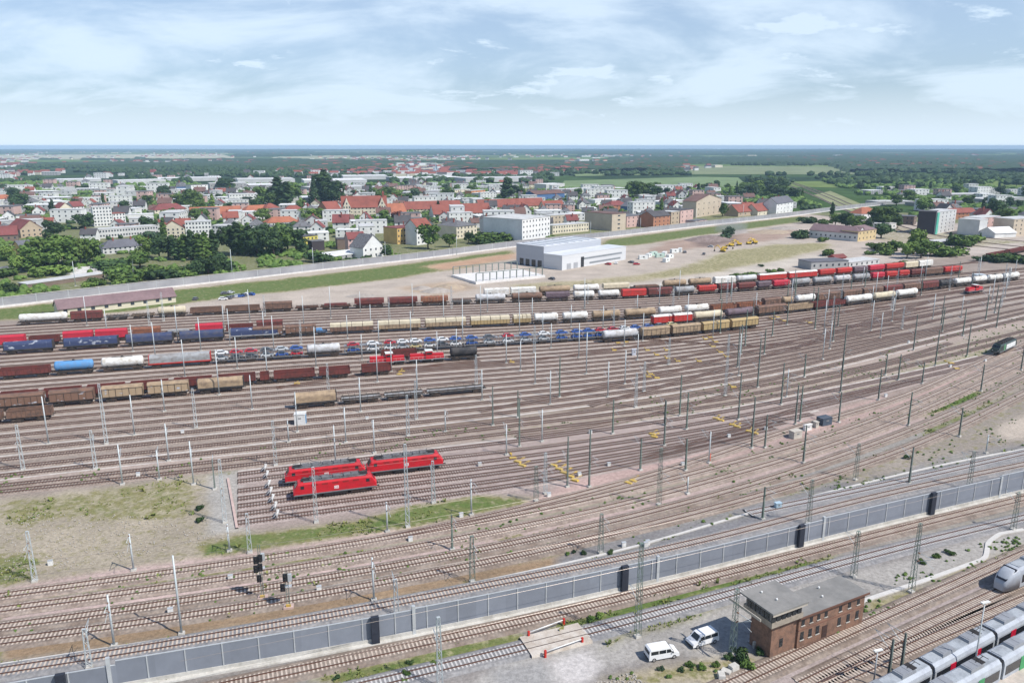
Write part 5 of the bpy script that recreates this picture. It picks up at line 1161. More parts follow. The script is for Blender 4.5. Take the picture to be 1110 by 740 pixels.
# ------------------------------------------------------------ vans, level crossing
v = make_car('white', 4.9, 1.95, 1.95, True); p = G(717, 711); place(v, (p[0], p[1], .0), R(15), 'white van parked on the concrete, left of the other van', 'white vans on the access road')
v = copy_tree(v); p = G(761, 696); place(v, (p[0], p[1], .0), R(205), 'white van facing left beside the signal box, farther right one')
M_plank = mat_grime('crossing_deck', (.55, .50, .44), (.42, .36, .30), .6, .4, .65, .9)
Bx = TR['B']; i0 = int(np.argmin(np.linalg.norm(Bx - at_px(Bx, 566), axis=1))); i1 = int(np.argmin(np.linalg.norm(Bx - at_px(Bx, 632), axis=1)))
Ls = Bx[i0:i1 + 1]; t = thing('level_crossing', 'beige plank level crossing deck over the lower track', 'crossing')
part('deck', ribbon(Ls, [(-.64, .25), (-.64, .46), (.64, .46), (.64, .25)]), M_plank, t)
part('deck_edge', ribbon(Ls, [(-2.6, .0), (-2.5, .42), (-.86, .455), (-.86, .3)]), M_plank, t); part('deck_edge', ribbon(Ls, [(.86, .3), (.86, .455), (2.5, .42), (2.6, 0)]), M_plank, t)
M_red = mat('signal_red', (.5, .03, .02), .5)
for (x0, y0, x1, y1, lb) in ((573, 691, 611, 677, 'white bar with red end posts behind the level crossing deck'), (591, 712, 631, 698, 'white bar with red end posts in front of the level crossing deck')):
    a = Vector((*G(x0, y0), 0)); b_ = Vector((*G(x1, y1), 0)); t = thing('crossing_barrier', lb, 'barrier', a, math.atan2(b_.y - a.y, b_.x - a.x)); l = (b_ - a).length
    part('bar', MB().tube((0, 0, .95), (l, 0, .95), .09, n=6), M['white'], t)
    for x in (0, l): pp = part('post', MB().box(x, 0, 0,   .3, .3, 1.2), M_red, t)
# orange post, bumps
p = G(769, 500); solo('marker_post', MB().tube((0, 0, 0), (0, 0, 1.9), .22, n=8).box(0, 0, 1.9, .5, .5, .15), mat('orange_paint', (.65, .10, .03), .6), 'orange marker post standing alone on the pink gravel', 'post', (p[0], p[1], 0))
# station platform corner
P = [G(1045, 757), G(1110, 722), G(1180, 690), G(1180, 790)]
mbp = MB(); mbp.add([(x, y, 0) for x, y in P] + [(x, y, .9) for x, y in P], [(0, 1, 2, 3)[::-1], (4, 5, 6, 7)[::-1], (0, 1, 5, 4), (1, 2, 6, 5), (2, 3, 7, 6), (3, 0, 4, 7)])
struct('platform', mbp.mesh('platform', mat_grime('platform_paving', (.50, .44, .38), (.42, .38, .33), .4)))
# contact wires over the nearest lines
M_wire = mat('copper_wire', (.25, .22, .2), .4, .6)
for k, z, lb in (('E1', 5.6, 'thin contact wire over the track just above the noise barrier'), ('A', 5.6, 'thin contact wire over the track just below the noise barrier'), ('F1', 5.6, 'thin contact wire over the lowest brown track'), ('F2', 5.6, 'thin contact wire over the second lowest brown track'), ('C2', 5.4, 'thin contact wire above the lower right tracks'), ('B', 5.6, 'thin contact wire over the track of the level crossing'), ('F3', 5.6, 'thin contact wire over the third lowest brown track'), ('F4', 5.6, 'thin contact wire over the fourth lowest brown track'), ('E2', 5.6, 'thin contact wire over the forked grey track'), ('D3', 5.6, 'thin contact wire over the track of the two red locomotives'), ('D5', 5.6, 'thin contact wire over the track of the nearest red locomotive')):
    L = resample(TR[k], 5.0); w_ = MB()
    for a, b_ in zip(L[:-1], L[1:]): w_.tube((*a, z), (*b_, z), .022, n=4, caps=False, smooth=False)
    solo('contact_wire', w_, M_wire, lb, 'overhead wire')
# ------------------------------------------------------------ buildings
WC = dict(white=(.72, .72, .70), wheat=(.55, .43, .24), cream=(.66, .60, .47), beige=(.52, .44, .34), ochre=(.62, .42, .16), yellow=(.62, .53, .12), grey=(.36, .36, .36), pale_grey=(.56, .56, .55), pink=(.58, .40, .36), brown=(.20, .15, .12), dark=(.06, .05, .055),
          terracotta=(.42, .20, .12), blue=(.08, .16, .32), green=(.10, .42, .32), orange=(.6, .25, .1), tan=(.46, .37, .27), red=(.4, .08, .06))
RC = dict(red=(.27, .088, .065), orange=(.38, .14, .08), brown=(.17, .10, .085), dark=(.09, .085, .09), grey=(.27, .27, .27), pale=(.55, .55, .54), white=(.74, .74, .73), maroon=(.22, .07, .065), purple=(.22, .15, .155), slate=(.14, .14, .16))
def wm_(c): return mat_grime('wall_' + c, WC[c], tuple(v * .82 for v in WC[c]), .12, .4, .7, .85, fine=.05)
def rm_(c): return mat_grime('roof_' + c, RC[c], tuple(v * .75 for v in RC[c]), .15, .4, .7, .85, fine=.10)
M['winglass'] = mat('window_glass', (.045, .055, .07), .2, var=.3, scale=.2, spec=.5)
def house_parts(t, L, D, h, roof, wc, rc, rows=2, cols=3, rh=None, side=True, chim=0, ox=0, oy=0, winsz=(1.2, 1.4)):
    b = MB(); rh = rh or min(L, D) * .42
    if roof == 'flat':
        b.box(ox + L / 2, oy + D / 2, 0, L, D, h); wl = part('wall', b, wm_(wc), t)
        r = MB(); r.box(ox + L / 2, oy + D / 2, h + .01, L + .5, D + .5, .35); rf = part('roof', r, rm_(rc), t)
    else:
        if roof == 'gable':      # ridge along x
            b.prism([(oy, 0), (oy, h), (oy + D / 2, h + rh), (oy + D, h), (oy + D, 0)][::-1], ox, ox + L)
            r = MB(); e = .6; k = rh / (D / 2)
            r.prism([(oy - e, h - e * k + .05), (oy - e, h - e * k + .35), (oy + D / 2, h + rh + .38), (oy + D + e, h - e * k + .35), (oy + D + e, h - e * k + .05), (oy + D / 2, h + rh + .06)][::-1], ox - .4, ox + L + .4)
        elif roof == 'gablef':   # gable faces the camera side
            b.prism([(ox, 0), (ox + L, 0), (ox + L, h), (ox + L / 2, h + rh), (ox, h)][::-1], oy, oy + D, axis='y')
            b.f = [tuple(reversed(f)) for f in b.f]
            r = MB(); e = .6; k = rh / (L / 2)
            r.prism([(ox - e, h - e * k + .35), (ox - e, h - e * k + .05), (ox + L / 2, h + rh + .06), (ox + L + e, h - e * k + .05), (ox + L + e, h - e * k + .35), (ox + L / 2, h + rh + .38)], oy - .4, oy + D + .4, axis='y')
            r.f = [tuple(reversed(f)) for f in r.f]
            b.f = [tuple(reversed(f)) for f in b.f]; r.f = [tuple(reversed(f)) for f in r.f]
        else:                    # hip
            b.box(ox + L / 2, oy + D / 2, 0, L, D, h); e = .5; m = min(L, D) / 2; r = MB()
            if L >= D: top = [(ox + m, oy + D / 2), (ox + L - m, oy + D / 2)]
            else: top = [(ox + L / 2, oy + m), (ox + L / 2, oy + D - m)]
            vs = [(ox - e, oy - e, h), (ox + L + e, oy - e, h), (ox + L + e, oy + D + e, h), (ox - e, oy + D + e, h)] + [(x, y, h + rh) for x, y in top]
            fs = [(0, 1, 5, 4), (1, 2, 5), (2, 3, 4, 5), (3, 0, 4), (3, 2, 1, 0)] if L >= D else [(0, 1, 4), (1, 2, 5, 4), (2, 3, 5), (3, 0, 4, 5), (3, 2, 1, 0)]
            r.add(vs, fs)
        wl = part('wall', b, wm_(wc), t); rf = part('roof', r, rm_(rc), t)
    if rows and cols:
        fh = h / rows; ww, wh = min(winsz[0], L / cols * .6), min(winsz[1], fh * .55)
        me = MB().box(0, -.03, 0, ww, .1, wh).mesh('window', M['winglass'])
        for r_ in range(rows):
            for c_ in range(cols):
                o = link('window', me, t); o.location = (ox + L * (c_ + .5) / cols, oy, fh * r_ + fh * .38)
        if side and D > 6:
            ns = max(1, int(D / 4.5)); ns = min(ns, 5)
            for sd_, x in ((-1, ox), (1, ox + L)):
                if (sd_ > 0) == (side == 'left'): continue
                for r_ in range(rows):
                    for c_ in range(ns):
                        o = link('window', me, t); o.location = (x, oy + D * (c_ + .5) / ns, fh * r_ + fh * .38); o.rotation_euler = (0, 0, sd_ * math.pi / 2)
    for i in range(chim): part('chimney', MB().box(ox + L * (.3 + .4 * i), oy + D * .45, h + (rh * .5 if roof != 'flat' else .3), .9, .9, rh * .6 + 1.2 if roof != 'flat' else 1.6), rm_('red'), rf)
    return wl, rf
OCC = []        # discs already built on
def occ(x, y, r): OCC.append((x, y, r))
def free(x, y, r): return all((x - a) ** 2 + (y - b) ** 2 > (r + c) ** 2 for a, b, c in OCC)
def bld(x0, y0, x1, y1, dy, D, roof, wc, rc, label, rows=2, cols=3, name='house', cat='house', rh=None, side=True, chim=0, frac=None, group=None, winsz=(1.2, 1.4)):
    """front foot edge (x0,y0)-(x1,y1) in photo pixels; dy = wall height in pixels"""
    a, b_ = np.array(G(x0, y0)), np.array(G(x1, y1)); d = b_ - a; L = float(np.linalg.norm(d)); h = hpx((x0 + x1) / 2, (y0 + y1) / 2, dy)
    t = thing(name, label, cat, (a[0], a[1], 0), math.atan2(d[1], d[0]), group)
    house_parts(t, L, D, h, roof, wc, rc, rows, cols, rh, side, chim, winsz=winsz)
    u = d / L; v = np.array((-u[1], u[0])); n = max(1, int(L / max(D, 8)))
    for i in range(n + 1):
        c = a + u * L * i / n + v * D / 2; occ(c[0], c[1], D / 2 + 2)
    return t
B = bld
# ---- near the far noise wall, left
B(64, 342.6, 191, 327.5, 7.2, 10, 'gable', 'cream', 'purple', 'long low yellow goods shed with purple roof by the rearmost train', 1, 9, 'goods_shed', 'shed', rh=3.2, winsz=(1.6, 1.6))
B(30, 313, 113, 301, 4.5, 9, 'flat', 'brown', 'pale', 'long open shed with pale flat roof among bushes behind the wall', 1, 0, 'shed', 'shed')
B(112, 276, 160, 272, 6.5, 13, 'hip', 'pale_grey', 'slate', 'white two-storey villa with dark slate hip roof beside the big trees', 2, 9, chim=3, rh=5)
B(23, 277, 38, 275.5, 9, 12, 'gable', 'ochre', 'slate', 'small yellow house with dark blue roof left of the big trees', 2, 2)
B(23, 258, 47, 256, 9, 26, 'gablef', 'tan', 'maroon', 'large barn-like house with maroon roof and tan gable at the left', 2, 4, rh=7)
B(0, 262, 20, 261, 7, 20, 'gable', 'brown', 'maroon', 'dark red roofed barn at the left edge beside the tan gable', 1, 3, rh=6)
B(105, 259, 172, 254, 9.5, 14, 'flat', 'pale_grey', 'pale', 'long pale grey office block with window rows behind the slate roofed villa', 2, 22, 'office_building', 'building')
B(102.5, 246, 123, 245, 21, 14, 'flat', 'white', 'pale', 'tall white block with stepped top in the left of the town', 6, 6, 'apartment_building', 'building')
B(123.5, 245, 137, 244, 13, 14, 'flat', 'white', 'red', 'lower white block joined right of the tall white one', 4, 4, 'apartment_building', 'building')
B(140, 241, 167, 240, 8, 12, 'flat', 'white', 'white', 'long low white hall right of the stepped white block', 1, 8, 'hall', 'hall')
B(18, 241, 44, 240, 7, 14, 'flat', 'white', 'grey', 'white pavilion with dark windows and grey roof at the left', 1, 7, 'pavilion', 'building')
B(37, 247, 55, 246, 5, 14, 'hip', 'tan', 'maroon', 'small house with pyramid shaped maroon roof behind the barn', 1, 3, rh=7)
B(3, 241, 16, 240.5, 7, 14, 'gablef', 'white', 'dark', 'white gabled house at the left edge in front of trees', 2, 3)
B(0, 222, 17, 220.5, 6, 14, 'hip', 'white', 'orange', 'white house with orange hip roof at the left edge', 2, 3, rh=5)
B(65, 233, 79, 232, 7, 13, 'gablef', 'cream', 'maroon', 'pinkish cream gabled house above the pavilion', 2, 3)
B(80, 231, 92, 230, 7, 12, 'gable', 'white', 'maroon', 'white house with maroon roof right of the pinkish gabled house', 2, 3)
B(168, 234, 203, 232, 6, 16, 'hip', 'cream', 'maroon', 'wide cream house with maroon hip roof left of the long orange roof', 2, 8, rh=6)
B(207, 237, 262, 235, 4, 16, 'gable', 'white', 'orange', 'very long building with bright orange roof in the town centre', 1, 14, 'long_building', 'building', rh=7)
B(266, 234, 300, 232, 4.5, 15, 'hip', 'cream', 'orange', 'cream building with orange hip roof right of the longest orange roof', 1, 7, rh=6)
B(176, 259, 201, 258, 11, 14, 'gablef', 'cream', 'red', 'cream gabled house with red roof left of the white flats', 3, 5, rh=6)
B(202, 258, 230, 257, 17, 13, 'flat', 'white', 'pale', 'white apartment block with dark stair windows behind the poplars', 4, 8, 'apartment_building', 'building')
B(231, 262, 253, 262, 17, 13, 'flat', 'pale_grey', 'pale', 'pale grey apartment block right of the white one behind the poplars', 4, 6, 'apartment_building', 'building')
B(281, 257, 298, 256, 11, 12, 'flat', 'white', 'grey', 'plain white block right of the second group of poplars', 3, 4, 'apartment_building', 'building')
B(182, 208, 222, 207, 5, 18, 'flat', 'blue', 'slate', 'long dark blue glass building in the left background', 1, 12, 'office_building', 'building')
B(208, 212, 226, 211, 11, 14, 'flat', 'white', 'grey', 'white office block with dark window bands right of the blue glass building', 4, 4, 'office_building', 'building')
B(228, 208, 268, 207, 9, 22, 'flat', 'grey', 'white', 'grey factory hall with long white roof in the left background', 2, 10, 'factory_hall', 'hall')
B(249, 220, 282, 219, 9, 12, 'flat', 'white', 'white', 'white three-storey slab with window bands below the grey factory hall', 3, 10, 'office_building', 'building')
# ---- centre
B(290, 246, 325, 244, 4, 14, 'hip', 'white', 'orange', 'low white building with bright orange roof beside the dark poplars', 1, 8, rh=5)
B(309, 233, 331, 232, 4.5, 14, 'hip', 'pink', 'red', 'pinkish house with red roof among trees', 1, 4, rh=5)
B(289, 233, 304, 232, 7, 14, 'hip', 'cream', 'red', 'cream house with red hip roof left of the pinkish one', 2, 4, rh=5)
t = B(371, 236, 420, 235, 11, 17, 'gable', 'cream', 'red', 'large cream school with steep red roof and two stepped gables', 3, 12, 'school', 'school', rh=11)
Ls = float(np.linalg.norm(np.array(G(420, 235)) - np.array(G(371, 236))))
hs_ = hpx(395, 235.5, 11)
for f in (.02, .80):
    g = MB(); w_ = Ls * .18; x = Ls * f; g.prism([(x, 0), (x + w_, 0), (x + w_, hs_), (x + w_ * .8, hs_ + 3.5), (x + w_ * .62, hs_ + 7), (x + w_ * .5, hs_ + 10), (x + w_ * .38, hs_ + 7), (x + w_ * .2, hs_ + 3.5), (x, hs_)], -1.2, 6, axis='y')
    gb = part('gable', g, wm_('cream'), t)
    for r_ in range(4):
        for c_ in range(3):
            if r_ == 3 and c_ != 1: continue
            part('window', MB().box(x + w_ * (c_ + .5) / 3, -1.23, 2 + r_ * 3.9, 1.3, .1, 1.9), M['winglass'], gb)
part('bell_turret', MB().box(Ls * .93, 8, hs_ + 8, 2, 2, 6).box(Ls * .93, 8, hs_ + 14, 2.6, 2.6, 2.5, taper=.1), rm_('red'), t)
B(355, 238, 370, 237, 11, 20, 'gable', 'terracotta', 'red', 'brown brick wing with red roof left of the school', 3, 3, rh=7)
B(421, 235, 441, 234, 4, 18, 'gable', 'tan', 'orange', 'hall with plain pale orange roof right of the school', 1, 5, rh=9)
B(440, 230, 500, 228, 3, 13, 'gable', 'cream', 'red', 'terrace row with long red roof, leftmost and rearmost of the red terraces', 1, 16, 'terrace', 'terraced houses', rh=8)
B(470, 236, 532, 233.5, 4, 13, 'gable', 'white', 'red', 'terrace row with long red roof, nearest of the red terraces', 1, 16, 'terrace', 'terraced houses', rh=9)
B(520, 229, 590, 226, 4, 14, 'gable', 'cream', 'red', 'terrace row with long red roof, rightmost of the red terraces', 1, 18, 'terrace', 'terraced houses', rh=8)
B(590, 229, 612, 228, 4, 13, 'gable', 'cream', 'red', 'short red roofed house right of the red terraces', 1, 5, rh=7)
B(329, 268, 345, 266, 11, 10, 'flat', 'yellow', 'dark', 'bright yellow house beside the dark trees', 2, 4)
B(338.5, 272, 352, 271, 10, 9, 'flat', 'dark', 'grey', 'black cube shaped house right of the yellow one', 0, 0)
B(366, 270.5, 377, 270, 11, 9, 'flat', 'brown', 'dark', 'dark brown cube left of the pinkish mural house', 0, 0)
B(378, 274, 396, 273, 15, 10, 'gable', 'pink', 'pink' if False else 'maroon', 'pinkish grey house with blue mural above the white hall roof', 3, 4, rh=4)
B(352, 284, 404, 277, 4.5, 20, 'flat', 'grey', 'white', 'low hall with wide white roof beside the far noise wall', 1, 8, 'hall', 'hall')
B(394, 281, 416, 278, 12, 14, 'gablef', 'white', 'grey', 'white building with pointed gable right of the white hall roof', 2, 4, rh=8, cat='building')
B(431, 265, 453, 262.5, 17, 17, 'flat', 'ochre', 'maroon', 'three-storey ochre yellow building beside a red tree', 3, 7, 'apartment_building', 'building')
B(452, 266, 468, 264, 20, 13, 'gable', 'white', 'red', 'pink and white tall house right of the ochre building', 4, 4, rh=5)
B(495, 259, 517, 256.5, 13, 24, 'hip', 'cream', 'grey', 'square cream villa with grey hip roof and chimneys', 3, 6, rh=4, chim=2)
B(533, 261.5, 541, 261, 22, 22, 'flat', 'pale_grey', 'grey', 'grey block with blank left wall, left of the large white block', 4, 2, 'apartment_building', 'building')
t = B(566, 266, 596, 261, 27, 38, 'flat', 'white', 'pale', 'large white six-storey block with blue-grey left side behind the metal hall', 5, 9, 'apartment_building', 'building')
B(599, 254, 638, 250.5, 9, 10, 'flat', 'cream', 'pale', 'long low cream building right of the large white block', 2, 14, 'office_building', 'building')
B(597, 244, 627, 242, 10, 14, 'flat', 'beige', 'pale', 'beige and white block behind the long low cream building', 2, 8, 'office_building', 'building')
B(663, 250.5, 678, 249, 18, 34, 'flat', 'beige', 'brown', 'block with dark striped side and beige end wall by the far noise wall', 4, 1, 'apartment_building', 'building', winsz=(3, 1.2))
B(679, 247, 698, 245, 12, 16, 'flat', 'pink', 'grey', 'pinkish grey house right of the beige ended block', 3, 4)
B(708, 247, 726, 245, 12, 16, 'gable', 'terracotta', 'dark', 'terracotta house with dark roof near the far noise wall', 3, 4, rh=4)
B(727, 244, 736, 243, 14, 14, 'flat', 'tan', 'pale', 'narrow tan house between the terracotta and the dark pink ones', 3, 2)
B(737, 242.5, 751, 240.5, 14, 16, 'flat', 'pink', 'dark', 'dark pink house with dark flat roof near the far noise wall', 3, 3)
B(754, 236, 781, 232, 17, 16, 'gablef', 'beige', 'brown', 'ruined looking beige house with two tall gables', 3, 5, rh=6)
B(753, 246, 766, 244, 6, 10, 'flat', 'pink', 'grey', 'small pink house in front of the ruined looking beige one', 2, 2)
B(800, 235, 821, 233, 5, 18, 'gable', 'tan', 'red', 'low house with brown-red roof left of the cream gabled one', 1, 4, rh=7)
B(821, 234, 840, 231.5, 5, 16, 'gable', 'cream', 'red', 'house with brown-red roof and cream gable by the far noise wall', 2, 4, rh=7)
B(841, 233, 859, 230, 12, 15, 'gable', 'white', 'slate', 'white house with dark slate roof and tall white gable', 3, 5, rh=6)
B(662, 229, 680, 228, 6, 14, 'hip', 'terracotta', 'maroon', 'dark brick house with maroon roof behind the striped block', 2, 4, rh=5)
B(681, 230, 693, 229, 6, 12, 'gablef', 'blue', 'slate', 'blue house with pale gable in the town right of centre', 2, 3, rh=4)
B(645, 223, 676, 221.5, 6, 16, 'flat', 'white', 'white', 'long white hall behind the maroon roofed brick house', 1, 8, 'hall', 'hall')
B(612, 211, 646, 209, 5, 30, 'flat', 'grey', 'pale', 'wide factory hall with pale roof at the right of the red terraces', 1, 8, 'factory_hall', 'hall')
B(580, 219, 612, 217, 8, 22, 'gable', 'blue', 'brown', 'hall with brown roof and dark blue wall behind the red terraces', 1, 6, 'hall', 'hall', rh=4)
B(592, 206, 612, 205, 6, 30, 'flat', 'pale_grey', 'white', 'pale hall with white roof behind the brown roofed hall', 1, 5, 'hall', 'hall')
B(493, 211, 510, 210, 5, 14, 'flat', 'cream', 'pale', 'cream house in front of the long white warehouse roofs', 2, 4)
B(511, 212, 526, 211, 5, 14, 'flat', 'orange', 'pale', 'orange building right of the cream house near the warehouses', 2, 4)
B(440, 213, 490, 210, 4, 26, 'flat', 'grey', 'pale', 'long grey warehouse with pale roof, left of the cream house', 1, 10, 'warehouse', 'warehouse')
B(526, 214, 562, 211, 4, 26, 'flat', 'pale_grey', 'white', 'long warehouse with white roof right of the orange building', 1, 10, 'warehouse', 'warehouse')
wh = [(432, 197.5, 500, 196, 4.2, 80, 'far'), (505, 198, 588, 196.5, 4.2, 80, 'far'), (330, 201, 398, 200, 5, 90, 'far'), (258, 200, 320, 199, 5, 90, 'far'), (340, 209, 400, 207, 5, 60, 'near'), (270, 207, 318, 206, 6, 60, 'near'), (372, 195, 420, 194.5, 4, 70, 'far'), (170, 197, 240, 196, 3.5, 60, 'far'), (60, 198, 110, 197, 3, 60, 'far'), (405, 206, 436, 205, 3, 40, 'near'),
      (128, 201, 180, 199.5, 5, 40, 'x'), (150, 207, 180, 206, 4, 30, 'x'), (120, 228, 150, 227, 4, 18, 'x'), (110, 218, 140, 217, 3.5, 20, 'x'), (20, 205, 55, 204, 3, 40, 'x'), (60, 207, 96, 206, 3, 30, 'x'), (300, 212, 335, 211, 4, 40, 'x'), (700, 216, 730, 214, 4, 22, 'y'), (715, 224, 745, 222, 5, 20, 'y'), (690, 210, 720, 208, 3, 30, 'y')]
for i, (x0, y0, x1, y1, dy, D, _) in enumerate(sorted(wh)):
    B(x0, y0, x1, y1, dy, D, 'flat', 'pale_grey' if i % 3 else 'grey', 'white' if i % 2 else 'pale', f"flat {'white' if i % 2 else 'pale grey'} roofed warehouse in the background, {ordinal(i)} of them from the left", 1, 0, 'warehouse', 'warehouse', group='far warehouses')
# ---- right
t = B(877, 257.5, 929, 262, 8.5, 15, 'gable', 'pale_grey', 'purple', 'long pale brick shed with purple-brown roof and yellow end', 1, 10, 'railway_shed', 'shed', rh=4.5)
B(929.5, 262, 949, 259, 11, 14, 'hip', 'wheat', 'purple', 'yellowish end house joined to the long pale brick shed', 2, 5, 'railway_house', 'house', rh=3.5)
B(993, 253, 1012, 254, 24, 16, 'flat', 'dark', 'dark', 'black scaffold-wrapped tower block, darkest building at the right', 0, 0, 'tower_block', 'building')
t = B(1013, 254, 1034, 250, 23, 15, 'flat', 'pale_grey', 'pale', 'pale tower with green netted edge joined to the black one', 6, 5, 'tower_block', 'building')
part('scaffold_net', MB().box(2.2, -.35, 0, 4.6, .4, hpx(1020, 253, 23)), wm_('green'), t)
B(1037, 254, 1060, 256, 17, 14, 'flat', 'pale_grey', 'pale', 'pale grey windowless block right of the green netted tower', 0, 0, 'apartment_building', 'building')
B(1061, 254, 1082, 251, 17, 14, 'flat', 'pink', 'pale', 'pinkish beige block at the right behind the white tent hall', 4, 4, 'apartment_building', 'building')
B(1033, 238, 1058, 237, 7, 14, 'gable', 'terracotta', 'red', 'red roofed long house behind the pale grey block', 2, 6, rh=4)
B(1097, 256, 1125, 254, 18, 18, 'flat', 'beige', 'pale', 'beige block cut by the right edge', 4, 5, 'apartment_building', 'building')
B(1078, 258, 1101, 257, 5, 16, 'gable', 'white', 'white', 'white tent-like hall in front of the pinkish block', 0, 0, 'tent_hall', 'hall', rh=4)
B(933, 240, 953, 239, 8, 16, 'hip', 'white', 'orange', 'white house with orange hip roof among the trees at the right', 2, 4, rh=6)
B(953, 249, 971, 248, 6, 14, 'flat', 'white', 'pale', 'low white building left of dark trees near the pale brick shed', 1, 4, 'hall', 'hall')
B(971, 243, 990, 244, 9, 14, 'flat', 'brown', 'slate', 'low brown building left of the black tower block', 2, 4)
B(879, 292.5, 919, 290.5, 8, 13, 'flat', 'grey', 'slate', 'low grey shed with slate roof behind the red hoppers', 1, 6, 'yard_shed', 'shed')
B(920, 290.5, 953, 286.5, 5.5, 12, 'flat', 'pale_grey', 'pale', 'low pale building joined right of the grey shed', 1, 6, 'yard_shed', 'shed')
B(905, 283, 917, 282, 3.5, 6, 'gable', 'red', 'maroon', 'small dark red hut behind the grey shed', 0, 0, 'hut', 'hut', rh=1.5)
B(1018, 266, 1048, 264, 3.5, 12, 'flat', 'grey', 'pale', 'long low shed in front of the green netted tower', 1, 0, 'shed', 'shed')
for i, (x0, y0, x1, y1) in enumerate([(955, 222, 990, 221), (1000, 224, 1060, 222), (1020, 214, 1075, 213), (1070, 231, 1115, 229), (1065, 219, 1112, 217), (980, 210, 1030, 209)]):
    B(x0, y0, x1, y1, 3, 28, 'flat', 'grey', 'grey' if i % 2 else 'pale', f"long grey workshop roof in the right background, {ordinal(i)} of them from nearest left", 1, 0, 'workshop', 'workshop', group='railway workshops')
# ---- the metal hall under construction
A_, B_, C_, D_ = [np.array(G(*p)) for p in ((556, 286.5), (589, 290.2), (609, 293), (678, 281.5))]
u = (D_ - C_) / np.linalg.norm(D_ - C_); v = np.array((u[1], -u[0])); Lh = float(np.linalg.norm(D_ - C_)); wB = float((B_ - A_) @ v); wC = float((C_ - A_) @ v); hm1 = hpx(589, 290.2, 22.5); hm2 = hpx(609, 293, 15.5)
sk = float((C_ - A_) @ u); print('hall', Lh, wB, wC, hm1, hm2, sk)
O_ = C_ - v * wC       # back left corner
M_clad = mat_grime('metal_cladding', (.42, .44, .48), (.38, .40, .44), .08, .4, .6, .45, stretch=(.1, .1, 1.5), fine=.03); M_mroof = mat_grime('metal_roof', (.66, .67, .69), (.58, .60, .62), .1, .4, .6, .4, fine=.03)
t = thing('industrial_hall', 'large new metal clad hall with white sheet roof in the sand lot', 'hall', (O_[0], O_[1], 0), math.atan2(u[1], u[0]))
part('main_hall', MB().box(Lh * .44, -wB / 2, 0, Lh * .88, wB, hm1), M_clad, t); part('roof', MB().box(Lh * .44, -wB / 2, hm1 + .01, Lh * .88 + .3, wB + .3, .3), M_mroof, t)
for i in range(8): part('skylight', MB().box(Lh * .88 * (i + .6) / 8, -wB / 2, hm1 + .31, 1.3, wB * .86, .3), mat('skylight_grey', (.40, .43, .47), .3), t)
part('front_wing', MB().box(Lh * .5, -(wB + wC) / 2 - .1, 0, Lh, wC - wB, hm2), M['white'] if False else mat_grime('wing_cladding', (.60, .61, .62), (.53, .54, .56), .1, .4, .6, .5, stretch=(.1, .1, 2), fine=.04), t)
part('wing_roof', MB().box(Lh * .5, -(wB + wC) / 2 - .1, hm2 + .01, Lh + .3, wC - wB + .3, .3), M_mroof, t)
for i in range(4): part('dock_door', MB().box(-.04, -wB + wB * (.14 + .22 * i), .0 if i else .0, .12, 3.4, 4.2), M['glass'], t)
for i, z in enumerate((1.4, 4.6)): part('window_band', MB().box(Lh * (.62 if i else .66), -wC - .12, z, Lh * (.62 if i else .5), .1, 1.1), mat('window_grey', (.22, .24, .26), .3), t)
part('entrance', MB().box(Lh * .30, -wC - .13, 0, 3, .12, 6.5), M['glass'], t)
for x in (.1, .2): part('gate', MB().box(Lh * x, -wC - .13, 0, 4, .1, 3.6), mat('gate_grey', (.35, .36, .38), .5), t)
for i in range(5): occ(*(O_ + u * Lh * i / 4 - v * -wC / 2), 24)
# ---- concrete slab with steel columns left of the hall
a, b_ = np.array(G(515, 308)), np.array(G(590, 300.5)); d = (b_ - a); L = float(np.linalg.norm(d)); 
t = thing('building_frame', 'pale floor slab with rows of dark steel columns left of the metal hall', 'building site', (a[0], a[1], 0), math.atan2(d[1], d[0]))
part('slab', MB().box(L / 2, 14, 0, L, 30, 1.3), mat('slab_white', (.66, .64, .62), .8), t)
for i in range(11):
    for y in (.6, 28.6): part('column', MB().box(1 + (L - 2) * i / 10, y, 1.3, .45, .45, 4.4), M_md, t)
part('beam', MB().box(L / 2, .6, 5.7, L - 2, .3, .35), M_md, t); part('beam', MB().box(L / 2, 28.6, 5.7, L - 2, .3, .35), M_md, t)
# ---- far noise wall with road behind
WL = curve_px([(-40, 338), (0, 333), (82, 324), (164, 314), (280, 301.5), (340, 294), (450, 282), (556, 268), (654, 258), (750, 246.5), (859, 234.6), (900, 229), (960, 222)], (40, 0), 3.0)
t = thing('noise_wall', 'long pale grey noise wall between the town and the sand lot', 'noise barrier')
part('panels', ribbon(WL, [(-.12, 0), (-.12, 4.6), (.12, 4.6), (.12, 0)]), mat_grime('wall_panels', (.33, .33, .345), (.27, .27, .29), .05, .4, .6, .85, fine=.08), t)
part('coping', ribbon(WL, [(-.3, 4.6), (-.3, 4.8), (.3, 4.8), (.3, 4.6)]), M_con, t); part('plinth', ribbon(WL, [(-.35, 0), (-.35, .9), (.35, .9), (.35, 0)]), mat('plinth_pale', (.62, .6, .58), .9), t)
for i, p in enumerate(resample(WL, 14)[:95]):
    part('post', MB().box(p[0], p[1], 0,   .35, .5, 4.9, .3), M_gal, t)
struct('road', ribbon(offset(WL, 9), [(-7, .05), (-6.8, .5), (6.8, .5), (7, .05)]).mesh('road', mat_grime('road_surface', (.20, .20, .21), (.25, .25, .25), .05, .4, .6, .9)))
for q in resample(WL, 18): occ(q[0], q[1], 10); 
for q in resample(offset(WL, 12), 14): occ(q[0], q[1], 10)
